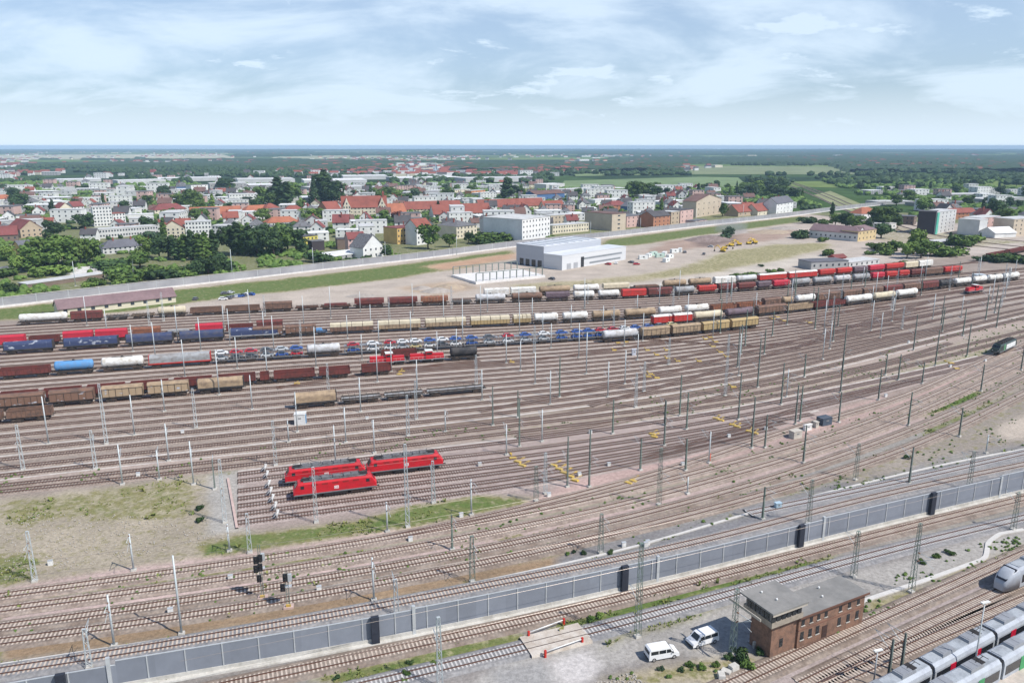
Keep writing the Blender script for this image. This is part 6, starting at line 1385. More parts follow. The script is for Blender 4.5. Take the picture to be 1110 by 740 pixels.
# ---- lot: containers, diggers, lorries, cars, heaps
def make_container(c):
    t = thing('site_container', 'x', 'container'); part('box', MB().box(0, 0, .1, 6, 2.5, 2.6), mat_grime('container_' + c, {'white': (.7, .72, .7), 'green': (.45, .6, .52), 'red': (.4, .06, .05)}[c], (.45, .45, .42), .4, .5, .7), t)
    part('door', MB().box(3.03, 0, .2, .08, 2.1, 2.3), M['locogrey'], t); part('window', MB().box(0, -1.27, 1.3, 1.2, .08, .8), M['winglass'], t); return t
for i, (x, y, c) in enumerate([(697, 281, 'white'), (703, 279, 'white'), (708, 277, 'green'), (715, 279, 'green'), (720, 277, 'white'), (726, 280, 'white'), (731, 274, 'white'), (737, 273, 'white'), (722, 284, 'white')]):
    p = G(x, y); o = spawn(('cont', c), lambda: make_container(c)); place(o, (p[0], p[1], 0), .2 + (i * 37 % 10) * .12, f"{c} site container in the cluster right of the metal hall, {ordinal(i)} in the cluster", 'site containers')
def make_digger():
    t = thing('excavator', 'x', 'excavator'); y_ = mat('digger_yellow', (.62, .42, .05), .5)
    for y in (-1.1, 1.1): part('track', MB().box(0, y, 0, 3.8, .6, .9, taper=.85), M['steel'], t)
    part('body', MB().box(-.5, 0, .95, 3.2, 2.6, 1.1, taper=.95), y_, t); c = part('cab', MB().box(.7, -.8, 2.0, 1.3, 1.0, 1.3, taper=.9), y_, t); part('window', MB().box(.7, -1.31, 2.3, 1.0, .05, .8), M['glass'], c)
    part('boom', MB().tube((1, .4, 1.8), (3.4, .4, 4.6), .28, n=6).tube((3.4, .4, 4.6), (5.6, .4, 3.4), .24, n=6), y_, t); part('stick', MB().tube((5.6, .4, 3.5), (5.9, .4, .9), .2, n=6), y_, t); part('bucket', MB().box(5.8, .4, .2, 1.0, 1.2, .9, taper=.7), M['steel'], t); return t
for i, (x, y, r) in enumerate([(786, 270, 0), (793, 267, .4), (801, 266, 3.0), (812, 265, .2), (783, 273, 2.5), (818, 264, 3.3)]):
    p = G(x, y); place(spawn('dig', make_digger), (p[0], p[1], 0), r, f"yellow excavator working in the sand lot, {ordinal(i)} listed from left cluster" if False else f"yellow excavator in the sand lot by the dark bush, {['nearest', 'third from left', 'third from right', 'second from right', 'leftmost', 'rightmost'][i]}", 'excavators')
carpos = [(598, 303, 'dark_grey', 'dark car parked beside the slab in front of the metal hall'), (659, 287, 'red', 'red car at the right end of the metal hall'), (668, 286, 'white', 'white car next to the red one by the metal hall'), (690, 287, 'red', 'red car between the metal hall and the containers'), (684, 285, 'dark_grey', 'dark car left of the containers'),
          (763, 276, 'dark_grey', 'dark car left of the excavators'), (770, 268, 'silver', 'silver car near the smoking heap'), (742, 274, 'dark_grey', 'dark car right of the containers'), (903, 288, 'dark_grey', 'dark car beside the grey shed')]
for i, (x, dy_, c) in enumerate(zip((242, 247, 252, 256, 260, 264, 268, 272, 212, 244, 250), (325, 324, 323, 322, 322, 321, 320, 320, 325, 319, 318), ['white', 'dark_grey', 'dark_grey', 'silver', 'blue', 'dark_grey', 'white', 'blue', 'dark_grey', 'dark_grey', 'silver'])):
    carpos.append((x, dy_, c, f"{c.replace('_', ' ')} car parked right of the yellow goods shed, {ordinal(i)} of the lot"))
for x, y, c, lb in carpos:
    p = G(x, y); o = spawn(('car', c), lambda: make_car(c)); place(o, (p[0], p[1], .01), rnd.uniform(0, 3), lb)
    o.name = 'parked_car'
    if 'group' in o: del o['group']
def heap(x, y, w, h, m, name, label, cat):
    n = 26; vs = []; fs = []; rs = np.random.RandomState(int(x))
    for j in range(9):
        r = w * (1 - j / 8.0); 
        for i in range(n):
            a = 2 * math.pi * i / n; k = 1 + .18 * (vn(x * 7 + math.cos(a) * 3, y + math.sin(a) * 3, 1.2) - .5) * 2
            vs.append((r * k * math.cos(a) * 1.5, r * k * math.sin(a), h * (math.sin(j / 8 * math.pi / 2) ** 1.1) * (1 + .15 * (rs.rand() - .5)) - .05))
    for j in range(8):
        for i in range(n): fs.append((j * n + i, j * n + (i + 1) % n, (j + 1) * n + (i + 1) % n, (j + 1) * n + i))
    p = G(x, y); return solo(name, MB().add(vs, fs, 0, True), m, label, cat, (p[0], p[1], 0), .2)
M_sand = mat_grime('heap_sand', (.40, .32, .23), (.33, .26, .2), .4, .4, .6, .95); M_grv = mat_grime('heap_gravel', (.38, .34, .30), (.30, .26, .23), .4, .4, .6, .95)
heap(487, 312, 6, 2.2, M_sand, 'sand_heap', 'tan sand heap behind the orange hopper wagon', 'heap'); heap(474, 316, 6, 2.0, M_grv, 'gravel_heap', 'grey-brown gravel heap left of the sand heap', 'heap'); heap(458, 313, 4, 1.6, M_grv, 'gravel_heap', 'small gravel heap, leftmost of the heaps behind the wagons', 'heap')
heap(392, 321, 5, 1.2, M_grv, 'gravel_heap', 'low flat gravel heap behind the maroon wagons', 'heap'); heap(768, 260, 14, 3.5, mat_grime('heap_rubble', (.20, .15, .13), (.28, .22, .2), .4), 'rubble_heap', 'dark rubble heap left of the dark bush in the lot', 'heap')
heap(835, 252, 14, 2.5, M_sand, 'sand_heap', 'pinkish sand heap right of the dark bush in the lot', 'heap'); heap(850, 248, 10, 2.2, M_grv, 'gravel_heap', 'gravel heap near the long pale brick shed', 'heap')
heap(96, 293, 16, 2.0, mat_grime('heap_white', (.62, .6, .57), (.48, .46, .42), .3), 'rubble_heap', 'white rubble spread below the big trees at the left', 'heap'); heap(14, 292, 10, 2.5, mat_grime('heap_tarp', (.12, .12, .13), (.3, .3, .3), .3), 'rubble_heap', 'dark covered heap at the left edge', 'heap')
# ------------------------------------------------------------ generic town houses
GH = [('white', 'red', 'gable', 11, 9, 6), ('pale_grey', 'brown', 'gable', 13, 10, 6), ('white', 'grey', 'hip', 12, 11, 5), ('cream', 'maroon', 'gablef', 9, 12, 6), ('white', 'dark', 'gable', 12, 9, 6), ('pale_grey', 'pale', 'flat', 18, 12, 8), ('white', 'white', 'flat', 22, 14, 6), ('tan', 'maroon', 'hip', 12, 12, 6),
      ('pink', 'grey', 'flat', 16, 12, 9), ('white', 'pale', 'flat', 26, 13, 11), ('cream', 'brown', 'gable', 15, 10, 6), ('grey', 'white', 'flat', 30, 20, 6), ('ochre', 'red', 'hip', 12, 11, 7), ('white', 'maroon', 'gablef', 10, 11, 6)]
def make_house(i):
    wc, rc, rf, L, D, h = GH[i]; t = thing('house', 'x', 'house'); house_parts(t, L, D, h, rf, wc, rc, 2 if h < 9 else 3, max(2, L // 5), None, 'left', 1 if rf != 'flat' else 0, ox=-L / 2, oy=-D / 2); return t
FORB = [zone([(-60, 352), (0, 340), (280, 306), (560, 268), (870, 232), (960, 240), (1300, 250), (1300, 400), (-60, 500)]), zone([(862, 196), (880, 192), (960, 222), (1000, 240), (1110, 262), (1110, 276), (950, 262), (900, 232), (850, 205)]),
        zone([(596, 206), (800, 205), (820, 191), (600, 192)]), zone([(428, 178), (484, 178), (492, 194), (424, 194)]), zone([(740, 190), (935, 190), (908, 180.5), (738, 179.5)])]
TOWN = [([(-40, 204), (760, 202), (800, 215), (860, 226), (560, 262), (280, 262), (-40, 262)], 415), ([(-60, 190), (600, 190), (700, 200), (860, 208), (760, 206), (-60, 206)], 70), ([(940, 206), (1150, 200), (1150, 250), (1000, 248), (930, 238)], 28)]
def forb(x, y):
    X, Y = np.array([x]), np.array([y]); return any(inpoly(X, Y, P)[0] for P in FORB)
SIZES = {}
pts = []; seedr = random.Random(11)
for poly, n in TOWN:
    W_ = zone(poly); xs1 = [p[0] for p in W_]; ys1 = [p[1] for p in W_]; got = 0; tries = 0
    while got < n and tries < 60000:
        tries += 1; x = seedr.uniform(min(xs1), max(xs1)); y = seedr.uniform(min(ys1), max(ys1))
        if y > 1150 and seedr.random() < .35: continue
        if not inpoly(np.array([x]), np.array([y]), W_)[0] or forb(x, y): continue
        if vn.fbm(x, y, 160, 2) < .38 and seedr.random() < .7: continue
        i = seedr.choice([0, 1, 2, 4, 5, 6, 6, 8, 9, 9, 10, 11, 11, 5, 8, 13, 6, 9, 4, 2]); r = max(GH[i][3], GH[i][4]) * .62
        if not free(x, y, r + 1.5): continue
        px = PX(x, y)
        if px[0] < -15 or px[0] > 1125: continue
        occ(x, y, r); pts.append((x, y, i, px)); got += 1
pts.sort(key=lambda q: q[3][0]); hc = {}
def hz_zone(px, py):
    if px > 930: return 'near the right background workshops'
    if py < 200: return 'in the far built-up belt'
    if px < 110: return 'at the left edge of town'
    if px < 290: return 'around the long orange roof'
    if px < 440: return 'near the red roofed school'
    if px < 620: return 'near the red terraces'
    return 'right of the red terraces'
for x, y, i, px in pts:
    wc, rc, rf = GH[i][:3]; z = hz_zone(*px); k = (i, z); hc[k] = hc.get(k, -1) + 1
    o = spawn(('house', i), lambda: make_house(i)); o.name = 'house' if rf != 'flat' else 'flat_roofed_house'
    place(o, (x, y, 0), seedr.choice([.15, .2, .1, .3, 1.75]) + seedr.uniform(-.12, .12), f"{wc.replace('_', ' ')} house with {'flat ' if rf == 'flat' else ''}{rc} {'' if rf == 'flat' else {'gable':'gable ', 'gablef':'steep gable ', 'hip':'hip '}[rf]}roof {z}, {ordinal(hc[k])} from left", 'houses ' + z)
    s = seedr.uniform(.85, 1.25); o.scale = (s, s * seedr.uniform(.9, 1.15), s * seedr.uniform(.85, 1.2))
# far houses beyond counting
fm = MB(); rr = random.Random(5)
for _ in range(3300):
    px, py = rr.uniform(-10, 1120), rr.choice([rr.uniform(163, 176), rr.uniform(172, 192), rr.uniform(176, 192)])
    if px > 640 and (py > 186 or rr.random() < .3): continue
    if 590 < px < 820 and 188 < py < 205: continue
    x, y = G(px, py)
    if vn.fbm(x, y, 500, 2) < (.40 if px < 560 else .47): continue
    L, D, h = rr.uniform(10, 26), rr.uniform(9, 14), rr.uniform(4, 9); big = rr.random() < .13
    if big: L *= 3; D *= 2
    a = rr.uniform(-.2, .5); fm.box(x, y, -.36, L, D, h, a, mi=rr.choice([0, 0, 1, 2]), top=rr.choice([2, 0, 5]) if big else None)
    if not big:
        c, s = math.cos(a), math.sin(a); q = lambda lx, ly, z: (x + lx * c - ly * s, y + lx * s + ly * c, z)
        fm.add([q(-L / 2 - .4, -D / 2 - .4, h - .3), q(L / 2 + .4, -D / 2 - .4, h - .3), q(L / 2 + .4, D / 2 + .4, h - .3), q(-L / 2 - .4, D / 2 + .4, h - .3), q(-L / 2 - .4, 0, h + 4), q(L / 2 + .4, 0, h + 4)], [(0, 1, 5, 4), (2, 3, 4, 5), (0, 4, 3), (1, 2, 5)], rr.choice([3, 3, 4, 6]))
struct('distant_houses', fm.mesh('distant_houses', [wm_('white'), wm_('cream'), wm_('pale_grey'), rm_('red'), rm_('maroon'), rm_('pale'), rm_('dark')]), 'stuff')

# ------------------------------------------------------------ trees
def mat_leaf(name, c1, c2, ov=.3):
    m = bpy.data.materials.new(name); m.use_nodes = True; t = m.node_tree; b = t.nodes['Principled BSDF']; b.inputs['Roughness'].default_value = .75; b.inputs['Specular IOR Level'].default_value = .2
    g = N(t, 'ShaderNodeNewGeometry'); n = N(t, 'ShaderNodeTexNoise'); n.inputs['Scale'].default_value = .35; n.inputs['Detail'].default_value = 4; t.links.new(g.outputs['Position'], n.inputs['Vector'])
    mr = N(t, 'ShaderNodeMapRange'); t.links.new(n.outputs['Fac'], mr.inputs[0]); mr.inputs[1].default_value = .35; mr.inputs[2].default_value = .65
    mx = N(t, 'ShaderNodeMix', data_type='RGBA'); t.links.new(mr.outputs[0], mx.inputs[0]); mx.inputs[6].default_value = (*c1, 1); mx.inputs[7].default_value = (*c2, 1)
    oi = N(t, 'ShaderNodeObjectInfo'); m2 = N(t, 'ShaderNodeMapRange'); t.links.new(oi.outputs['Random'], m2.inputs[0]); m2.inputs[3].default_value = 1 - ov; m2.inputs[4].default_value = 1 + ov
    s = N(t, 'ShaderNodeVectorMath', operation='SCALE'); t.links.new(mx.outputs[2], s.inputs[0]); t.links.new(m2.outputs[0], s.inputs['Scale']); t.links.new(s.outputs[0], b.inputs['Base Color']); return m
LG = mat_leaf('leaves_green', (.055, .105, .022), (.115, .175, .04)); LD = mat_leaf('leaves_dark', (.028, .058, .022), (.058, .098, .03)); LL = mat_leaf('leaves_light', (.090, .155, .030), (.15, .21, .05)); LR = mat_leaf('leaves_red', (.10, .035, .03), (.15, .05, .04)); LB = mat_leaf('leaves_blue', (.05, .09, .05), (.08, .12, .06))
M_bark = mat('bark', (.10, .075, .055), .9, var=.3)
def leaf_cards(cs, n, sz, rs):
    """n small quads on and in the lobes cs = [(x,y,z,rx,rz)]"""
    k = rs.randint(len(cs), size=n); C = np.array(cs)[k]
    d = rs.normal(size=(n, 3)); d /= np.linalg.norm(d, axis=1)[:, None]; rad = rs.uniform(.72, 1.08, n)[:, None]
    p = C[:, :3] + d * rad * np.c_[C[:, 3], C[:, 3], C[:, 4]]
    nn = d + rs.normal(size=(n, 3)) * .55; nn[:, 2] += .25; nn /= np.linalg.norm(nn, axis=1)[:, None]
    t1 = np.cross(nn, rs.normal(size=(n, 3))); t1 /= np.linalg.norm(t1, axis=1)[:, None]; t2 = np.cross(nn, t1); s = (sz * rs.uniform(.6, 1.3, n))[:, None]
    v = np.stack([p - t1 * s - t2 * s * .7, p + t1 * s - t2 * s * .7, p + t1 * s * .8 + t2 * s, p - t1 * s * .7 + t2 * s * .8], 1).reshape(-1, 3)
    return v.tolist(), [tuple(range(4 * i, 4 * i + 4)) for i in range(n)]
ICO = None
def ico():
    global ICO
    if ICO is None:
        t = (1 + 5 ** .5) / 2; v = np.array([(-1, t, 0), (1, t, 0), (-1, -t, 0), (1, -t, 0), (0, -1, t), (0, 1, t), (0, -1, -t), (0, 1, -t), (t, 0, -1), (t, 0, 1), (-t, 0, -1), (-t, 0, 1)]) / math.sqrt(1 + t * t)
        f = [(0, 11, 5), (0, 5, 1), (0, 1, 7), (0, 7, 10), (0, 10, 11), (1, 5, 9), (5, 11, 4), (11, 10, 2), (10, 7, 6), (7, 1, 8), (3, 9, 4), (3, 4, 2), (3, 2, 6), (3, 6, 8), (3, 8, 9), (4, 9, 5), (2, 4, 11), (6, 2, 10), (8, 6, 7), (9, 8, 1)]; ICO = (v, f)
    return ICO
def make_tree(kind, seed, leaf):
    rs = np.random.RandomState(seed); t = thing('broadleaf_tree' if kind == 'b' else 'poplar_tree' if kind == 'p' else 'conifer_tree' if kind == 'c' else 'bush', 'x', 'tree' if kind != 's' else 'bush'); h = 10.0
    if kind == 'b': cs = [(rs.uniform(-2.4, 2.4), rs.uniform(-2.4, 2.4), rs.uniform(2.9, 8.2), rs.uniform(1.4, 2.4), rs.uniform(1.2, 2.0)) for _ in range(12)] + [(0, 0, 5.4, 2.8, 3.0)]; n, sz = 1000, .36
    elif kind == 'p': cs = [(rs.uniform(-.4, .4), rs.uniform(-.4, .4), z, 1.25 * (1 - abs(z - 4.2) / 7.5), 1.3) for z in np.linspace(1.6, 8.9, 9)]; n, sz = 420, .34
    elif kind == 'c': cs = [(0, 0, z, 2.3 * (1 - z / 10.5), .9) for z in np.linspace(1.5, 9.4, 9)]; n, sz = 420, .34
    else: cs = [(rs.uniform(-2.6, 2.6), rs.uniform(-1.8, 1.8), rs.uniform(1.2, 2.6), rs.uniform(1.2, 2.0), rs.uniform(1.0, 1.7)) for _ in range(7)]; n, sz = 420, .40
    mb = MB(); v, f = leaf_cards(cs, n, sz, rs); mb.add(v, f)
    iv, fi = ico()
    for c in cs: mb.add([tuple(np.array(c[:3]) + q * np.array((c[3], c[3], c[4])) * rs.uniform(.5, .78)) for q in iv], fi)
    part('crown', mb, leaf, t)
    if kind != 's':
        tr = MB().tube((0, 0, -.1), (.1, 0, h * .45), .32, .2, n=7)
        if kind == 'b':
            for _ in range(4): a = rs.uniform(0, 6.28); tr.tube((.1, 0, h * rs.uniform(.25, .42)), (math.cos(a) * 2, math.sin(a) * 2, h * .62), .14, .06, n=5)
        else: tr.tube((.1, 0, h * .45), (0, 0, h * .9), .2, .05, n=6)
        part('trunk', tr, M_bark, t)
    return t
LEAF = {'g': ('mid green', LG), 'd': ('dark green', LD), 'l': ('light green', LL), 'r': ('dark red', LR), 'u': ('grey-green', LB)}
KT = {'b': 'round leafy tree', 'p': 'narrow poplar', 'c': 'conifer', 's': 'bush'}
trees = []   # (x, y, height, kind, leaf)
def T(px, py, dy, kind='b', leaf='g', wd=1.0):
    x, y = G(px, py); trees.append((x, y, hpx(px, py, dy), kind, leaf, wd)); occ(x, y, 3)
tr_ = random.Random(21)
for a in [(20, 296, 20, 'b', 'l'), (40, 294, 30, 'b', 'g', 1.2), (52, 291, 34, 'b', 'l', 1.1), (64, 292, 36, 'b', 'g', 1.1), (76, 290, 36, 'b', 'g', 1.1), (88, 289, 30, 'b', 'l'), (98, 287, 28, 'b', 'g'), (104, 283, 20, 'b', 'd'), (30, 292, 18, 's', 'l'), (58, 298, 12, 's', 'l', 1.4), (46, 299, 10, 's', 'l', 1.4),
          (10, 283, 16, 'b', 'l'), (4, 300, 10, 's', 'g', 1.5), (14, 320, 15, 'b', 'd'), (3, 318, 10, 's', 'g'), (106, 309, 9, 's', 'g'), (98, 312, 8, 's', 'l'), (121, 292, 13, 's', 'd', 1.5), (131, 300, 14, 's', 'g', 1.4), (142, 306, 14, 's', 'g', 1.5), (152, 290, 17, 'b', 'g', 1.5), (165, 301, 14, 's', 'l', 1.4), (128, 310, 8, 's', 'l', 1.4),
          (160, 279, 25, 'b', 'l'), (166, 270, 20, 'b', 'u'), (173, 281, 25, 'b', 'd'), (183, 281, 27, 'b', 'd'), (191, 282, 22, 'p', 'd', 1.5), (200, 282, 26, 'p', 'g', 1.5), (208, 282, 30, 'p', 'd', 1.3), (216, 282, 27, 'p', 'g', 1.5), (224, 281, 27, 'p', 'g', 1.5), (232, 280, 28, 'p', 'd', 1.3), (239, 290, 16, 'b', 'd', 1.3), (226, 297, 18, 'b', 'd', 1.4), (212, 300, 18, 'b', 'd', 1.4), (196, 301, 13, 's', 'g', 1.3), (182, 303, 13, 's', 'd', 1.3), (242, 295, 13, 's', 'd'),
          (252, 276, 30, 'b', 'd'), (258, 277, 33, 'p', 'd', 1.6), (265, 277, 28, 'p', 'g', 1.6), (272, 277, 30, 'p', 'd', 1.6), (279, 277, 27, 'b', 'd'), (289, 273, 26, 'b', 'd'), (297, 278, 28, 'b', 'd'), (305, 275, 30, 'b', 'g'), (312, 272, 28, 'b', 'd'), (321, 272, 24, 'b', 'd', 1.2), (328, 276, 15, 'b', 'd'), (346, 284, 12, 's', 'd', 1.2), (372, 286, 7, 's', 'g'), (382, 285, 7, 's', 'd'), (397, 283, 7, 's', 'd'),
          (420, 280, 14, 'b', 'd'), (464, 270, 26, 'b', 'g', .9), (487, 268, 14, 'b', 'l'), (470, 276, 6, 's', 'g'), (508, 263, 11, 'b', 'd'), (512, 263, 12, 'c', 'd'), (526, 265, 10, 's', 'g', 1.4), (540, 264, 14, 's', 'g', 1.5), (552, 262, 15, 'b', 'l', 1.4), (534, 268, 9, 's', 'd', 1.6), (560, 262, 8, 's', 'g', 1.2), (596, 261, 7, 's', 'g'), (430, 240, 12, 'b', 'r', 1.2), (443, 242, 8, 'b', 'r', 1.2),
          (310, 226, 26, 'p', 'd', 2), (318, 222, 24, 'b', 'g'), (303, 224, 30, 'p', 'd', 2), (341, 224, 30, 'c', 'd'), (350, 222, 34, 'p', 'd', 1.8), (356, 223, 30, 'p', 'd', 2), (363, 224, 27, 'b', 'd'), (335, 240, 14, 'b', 'l', 1.4), (345, 240, 14, 'b', 'l', 1.3), (326, 230, 14, 'b', 'g'), (296, 226, 20, 'b', 'g'), (286, 224, 22, 'b', 'g'), (395, 216, 10, 'b', 'g'), (385, 216, 10, 'b', 'd'), (402, 217, 16, 'c', 'd'), (410, 217, 14, 'b', 'g'), (420, 217, 14, 'b', 'g'), (432, 218, 12, 'b', 'l'),
          (240, 208, 14, 'p', 'd', 2.5), (246, 208, 14, 'b', 'd', 1.2), (205, 228, 22, 'b', 'g', 1.3), (214, 226, 16, 'b', 'l'), (196, 226, 16, 'b', 'l', 1.2), (120, 236, 10, 'b', 'd'), (96, 246, 14, 'b', 'd'), (135, 232, 14, 'b', 'd'), (160, 224, 12, 'b', 'g'), (26, 226, 16, 'b', 'd'), (15, 224, 12, 'b', 'd'),
          (549, 216, 22, 'p', 'd', 2.2), (565, 215, 12, 'b', 'd', 1.1), (460, 214, 7, 'b', 'g', 1.3), (640, 237, 10, 'b', 'g'), (630, 238, 8, 'b', 'g'), (655, 217, 9, 'b', 'g', 1.2), (680, 215, 14, 'b', 'g', 1.2), (690, 215, 18, 'b', 'g', 1.2), (700, 214, 16, 'b', 'g', 1.2), (710, 215, 13, 'b', 'd', 1.2), (665, 217, 10, 'b', 'g'),
          (790, 258, 13, 'b', 'u', 1.1), (785, 259, 8, 's', 'u', 1.0), (783, 235, 14, 'b', 'g', 1), (869, 258, 9, 's', 'd', 1.4), (892, 262, 6, 's', 'g'), (875, 242, 8, 's', 'd', 1.3), (893, 244, 7, 's', 'g', 1.2), (905, 246, 14, 'b', 'g'), (916, 248, 18, 'b', 'd', 1.1), (927, 250, 16, 'b', 'g', 1.1), (940, 250, 14, 'b', 'd', 1.1), (948, 246, 18, 'b', 'd'), (957, 247, 22, 'b', 'g'), (964, 245, 20, 'b', 'd'), (955, 258, 16, 'b', 'd', 1.4), (973, 247, 12, 'b', 'g'),
          (950, 270, 8, 's', 'g', 1.4), (962, 272, 10, 's', 'l', 1.5), (972, 272, 12, 'b', 'g', 1.2), (983, 280, 18, 'b', 'l', 1.0), (990, 276, 27, 'b', 'l', .9), (998, 280, 20, 'b', 'g', 1.1), (1008, 278, 16, 'b', 'g', 1.2), (1018, 277, 12, 's', 'g', 1.5), (1028, 276, 11, 's', 'l', 1.5), (1029, 266, 13, 'c', 'd', 1.6), (1043, 266, 12, 's', 'g', 1.3), (1055, 262, 8, 's', 'l', 1.5), (1062, 262, 9, 'c', 'g'), (896, 277, 8, 's', 'g'), (985, 290, 8, 's', 'g', 1.5), (975, 290, 6, 's', 'l', 1.5), (960, 276, 7, 's', 'g', 1.4), (944, 276, 5, 's', 'g', 1.4),
          (1076, 240, 22, 'b', 'd', 1.4), (1088, 244, 18, 'b', 'g', 1.3), (1064, 283, 6, 's', 'd', 1.6), (1076, 284, 8, 's', 'd', 1.6), (1088, 283, 9, 's', 'g', 1.6), (1100, 284, 9, 's', 'd', 1.7), (1110, 285, 8, 's', 'g', 1.7), (1095, 280, 7, 's', 'd', 1.5), (835, 296, 5, 's', 'g', 1.2), (845, 294, 4, 's', 'g', 1.2), (800, 301, 5, 's', 'g', 1.6), (812, 300, 6, 's', 'g', 1.4), (822, 299, 4, 's', 'd', 1.4), (825, 289, 3, 's', 'd')]:
    T(*a)
# shrubs round the signal box and on the verges
for a in [(806, 716, 11, 's', 'd', .8), (798, 708, 7, 's', 'd', .9), (812, 724, 9, 's', 'g', .8), (790, 714, 6, 's', 'd', .9), (776, 722, 5, 's', 'g', .9), (760, 724, 6, 's', 'l', .8), (748, 722, 5, 's', 'g', .9), (822, 708, 7, 's', 'd', .7), (738, 726, 4, 's', 'd', 1), (716, 726, 4, 's', 'u', 1), (662, 600, 4, 's', 'd', .9), (622, 599, 3, 's', 'd', .9), (632, 600, 4, 's', 'd', .9), (615, 601, 3, 's', 'g', .9), (984, 497, 5, 's', 'd', .8), (441, 731, 5, 's', 'g', .8), (444, 719, 4, 's', 'd', 1), (365, 735, 4, 's', 'd', .9), (217, 552, 6, 's', 'd', .7), (217, 565, 6, 's', 'd', .7), (850, 470, 2, 's', 'd', 1), (1000, 610, 4, 's', 'g', 1), (1015, 604, 4, 's', 'g', 1.2), (1030, 600, 4, 's', 'd', 1.2), (470, 719, 3, 's', 'l', 1.2), (640, 672, 4, 's', 'g', 1.2), (650, 668, 4, 's', 'l', 1.2)]: T(*a)
TZ = [([(-30, 206), (300, 206), (440, 214), (440, 240), (280, 262), (-30, 262)], 60), ([(440, 205), (760, 205), (860, 225), (600, 245), (440, 240)], 26), ([(740, 203), (850, 197), (930, 232), (930, 240), (860, 226), (760, 215)], 55), ([(930, 205), (1140, 200), (1140, 240), (1000, 240), (960, 232)], 40)]
for poly, n in TZ:
    W_ = zone(poly); xs1 = [p[0] for p in W_]; ys1 = [p[1] for p in W_]; got = 0; k = 0
    while got < n and k < 20000:
        k += 1; x, y = tr_.uniform(min(xs1), max(xs1)), tr_.uniform(min(ys1), max(ys1))
        if not inpoly(np.array([x]), np.array([y]), W_)[0] or forb(x, y) or not free(x, y, 3.0): continue
        trees.append((x, y, tr_.uniform(9, 17), tr_.choice('bbbbbbpc'), tr_.choice('ggddlgu'), tr_.uniform(1, 1.35))); occ(x, y, 3.2); got += 1
def tz(px, py):
    if py > 690: return 'by the signal box and road'
    if py > 400: return 'on the trackside verges'
    if py > 288: return 'along the left bushes by the wall' if px < 300 else 'at the rear train'
    if px < 110: return 'at the left edge of town'
    if px < 300: return 'in front of the white flats' if py > 264 else 'around the long orange roof'
    if px < 440: return 'around the red roofed school'
    if px < 620: return 'near the large white block'
    if px < 860: return 'behind the sand lot'
    return 'in the right background' if py < 245 else 'around the pale brick shed'
trees = [(PX(a, b), a, b, *r) for a, b, *r in trees]; trees.sort(key=lambda q: q[0][0]); tcn = {}
for pp, x, y, h_, kd, lf, wd in trees:
    z = tz(*pp); k = (kd, lf, z); tcn[k] = tcn.get(k, -1) + 1; sd_ = tr_.randrange(4 if kd == 'b' else 2)
    o = spawn(('tree', kd, sd_, lf), lambda: make_tree(kd, sd_ * 7 + ord(kd), LEAF[lf][1]))
    place(o, (x, y, 0), tr_.uniform(0, 6), f"{LEAF[lf][0]} {KT[kd]} {z}, {ordinal(tcn[k])} from left", f"{KT[kd]}s {z}")
    s = h_ / (9.2 if kd != 's' else 4.0); o.scale = (s * wd * 1.15, s * wd * 1.15, s)

# ------------------------------------------------------------ woods that read as one mass
def blobs(name, n, polys, rmin, rmax, leaf, seed, keep=None, flat=.8):
    rs = np.random.RandomState(seed); iv, fi = ico(); V = []; Fc = []; o = 0; fi = np.array(fi)
    for poly, share in polys:
        W_ = zone(poly); A = np.array(W_); c = 0; k = int(n * share); tries = 0
        while c < k and tries < 40:
            tries += 1; x = rs.uniform(A[:, 0].min(), A[:, 0].max(), k * 3); y = rs.uniform(A[:, 1].min(), A[:, 1].max(), k * 3)
            m = inpoly(x, y, W_)
            if keep is not None: m &= vn.fbm(x, y, keep[0], 3) > keep[1]
            for P in (FORB[1:] if name in ('weeds', 'stones', 'shrubs') else FORB): m &= ~inpoly(x, y, P)
            x, y = x[m][:k - c], y[m][:k - c]
            if name not in ('forest', 'weeds'):
                ok = np.ones(len(x), bool)
                for a, b_, r in OCC: ok &= (x - a) ** 2 + (y - b_) ** 2 > (r + 1) ** 2
                x, y = x[ok], y[ok]
            c += len(x)
            r = rs.uniform(rmin, rmax, len(x)); j = 1 + rs.uniform(-.28, .28, (len(x), 12, 1))
            v = iv[None] * j * r[:, None, None] * np.array((1, 1, flat))[None, None]; v += np.stack([x, y, r * .55], 1)[:, None, :]
            V.append(v.reshape(-1, 3)); Fc.append((fi[None] + (o + np.arange(len(x)) * 12)[:, None, None]).reshape(-1, 3)); o += len(x) * 12
    V = np.vstack(V); Fc = np.vstack(Fc); me = bpy.data.meshes.new(name); me.from_pydata(V.tolist(), [], Fc.tolist()); me.materials.append(leaf); me.update()
    o_ = link(name, me); o_['kind'] = 'stuff'; return o_
blobs('woodland', 5200, [([(-40, 198), (440, 198), (600, 202), (600, 210), (440, 216), (300, 220), (-40, 232)], .30), ([(600, 205), (860, 203), (930, 232), (860, 226), (760, 216), (600, 212)], .24), ([(860, 196), (1150, 190), (1150, 236), (980, 238), (940, 222)], .46)], 2.2, 5.2, LG, 3, (70, .50))
blobs('woodland', 2600, [([(-40, 205), (440, 208), (600, 215), (480, 240), (280, 262), (-40, 262)], .6), ([(740, 206), (860, 200), (930, 234), (860, 226)], .4)], 1.6, 3.6, LD, 4, (40, .52))
blobs('woodland', 5200, [([(-40, 180), (600, 182), (600, 199), (-40, 199)], .30), ([(600, 180), (1150, 176), (1150, 200), (830, 204), (800, 190), (600, 191)], .5), ([(600, 196), (810, 194), (815, 197), (600, 200)], .08)], 4.5, 10, LD, 5, (150, .50))
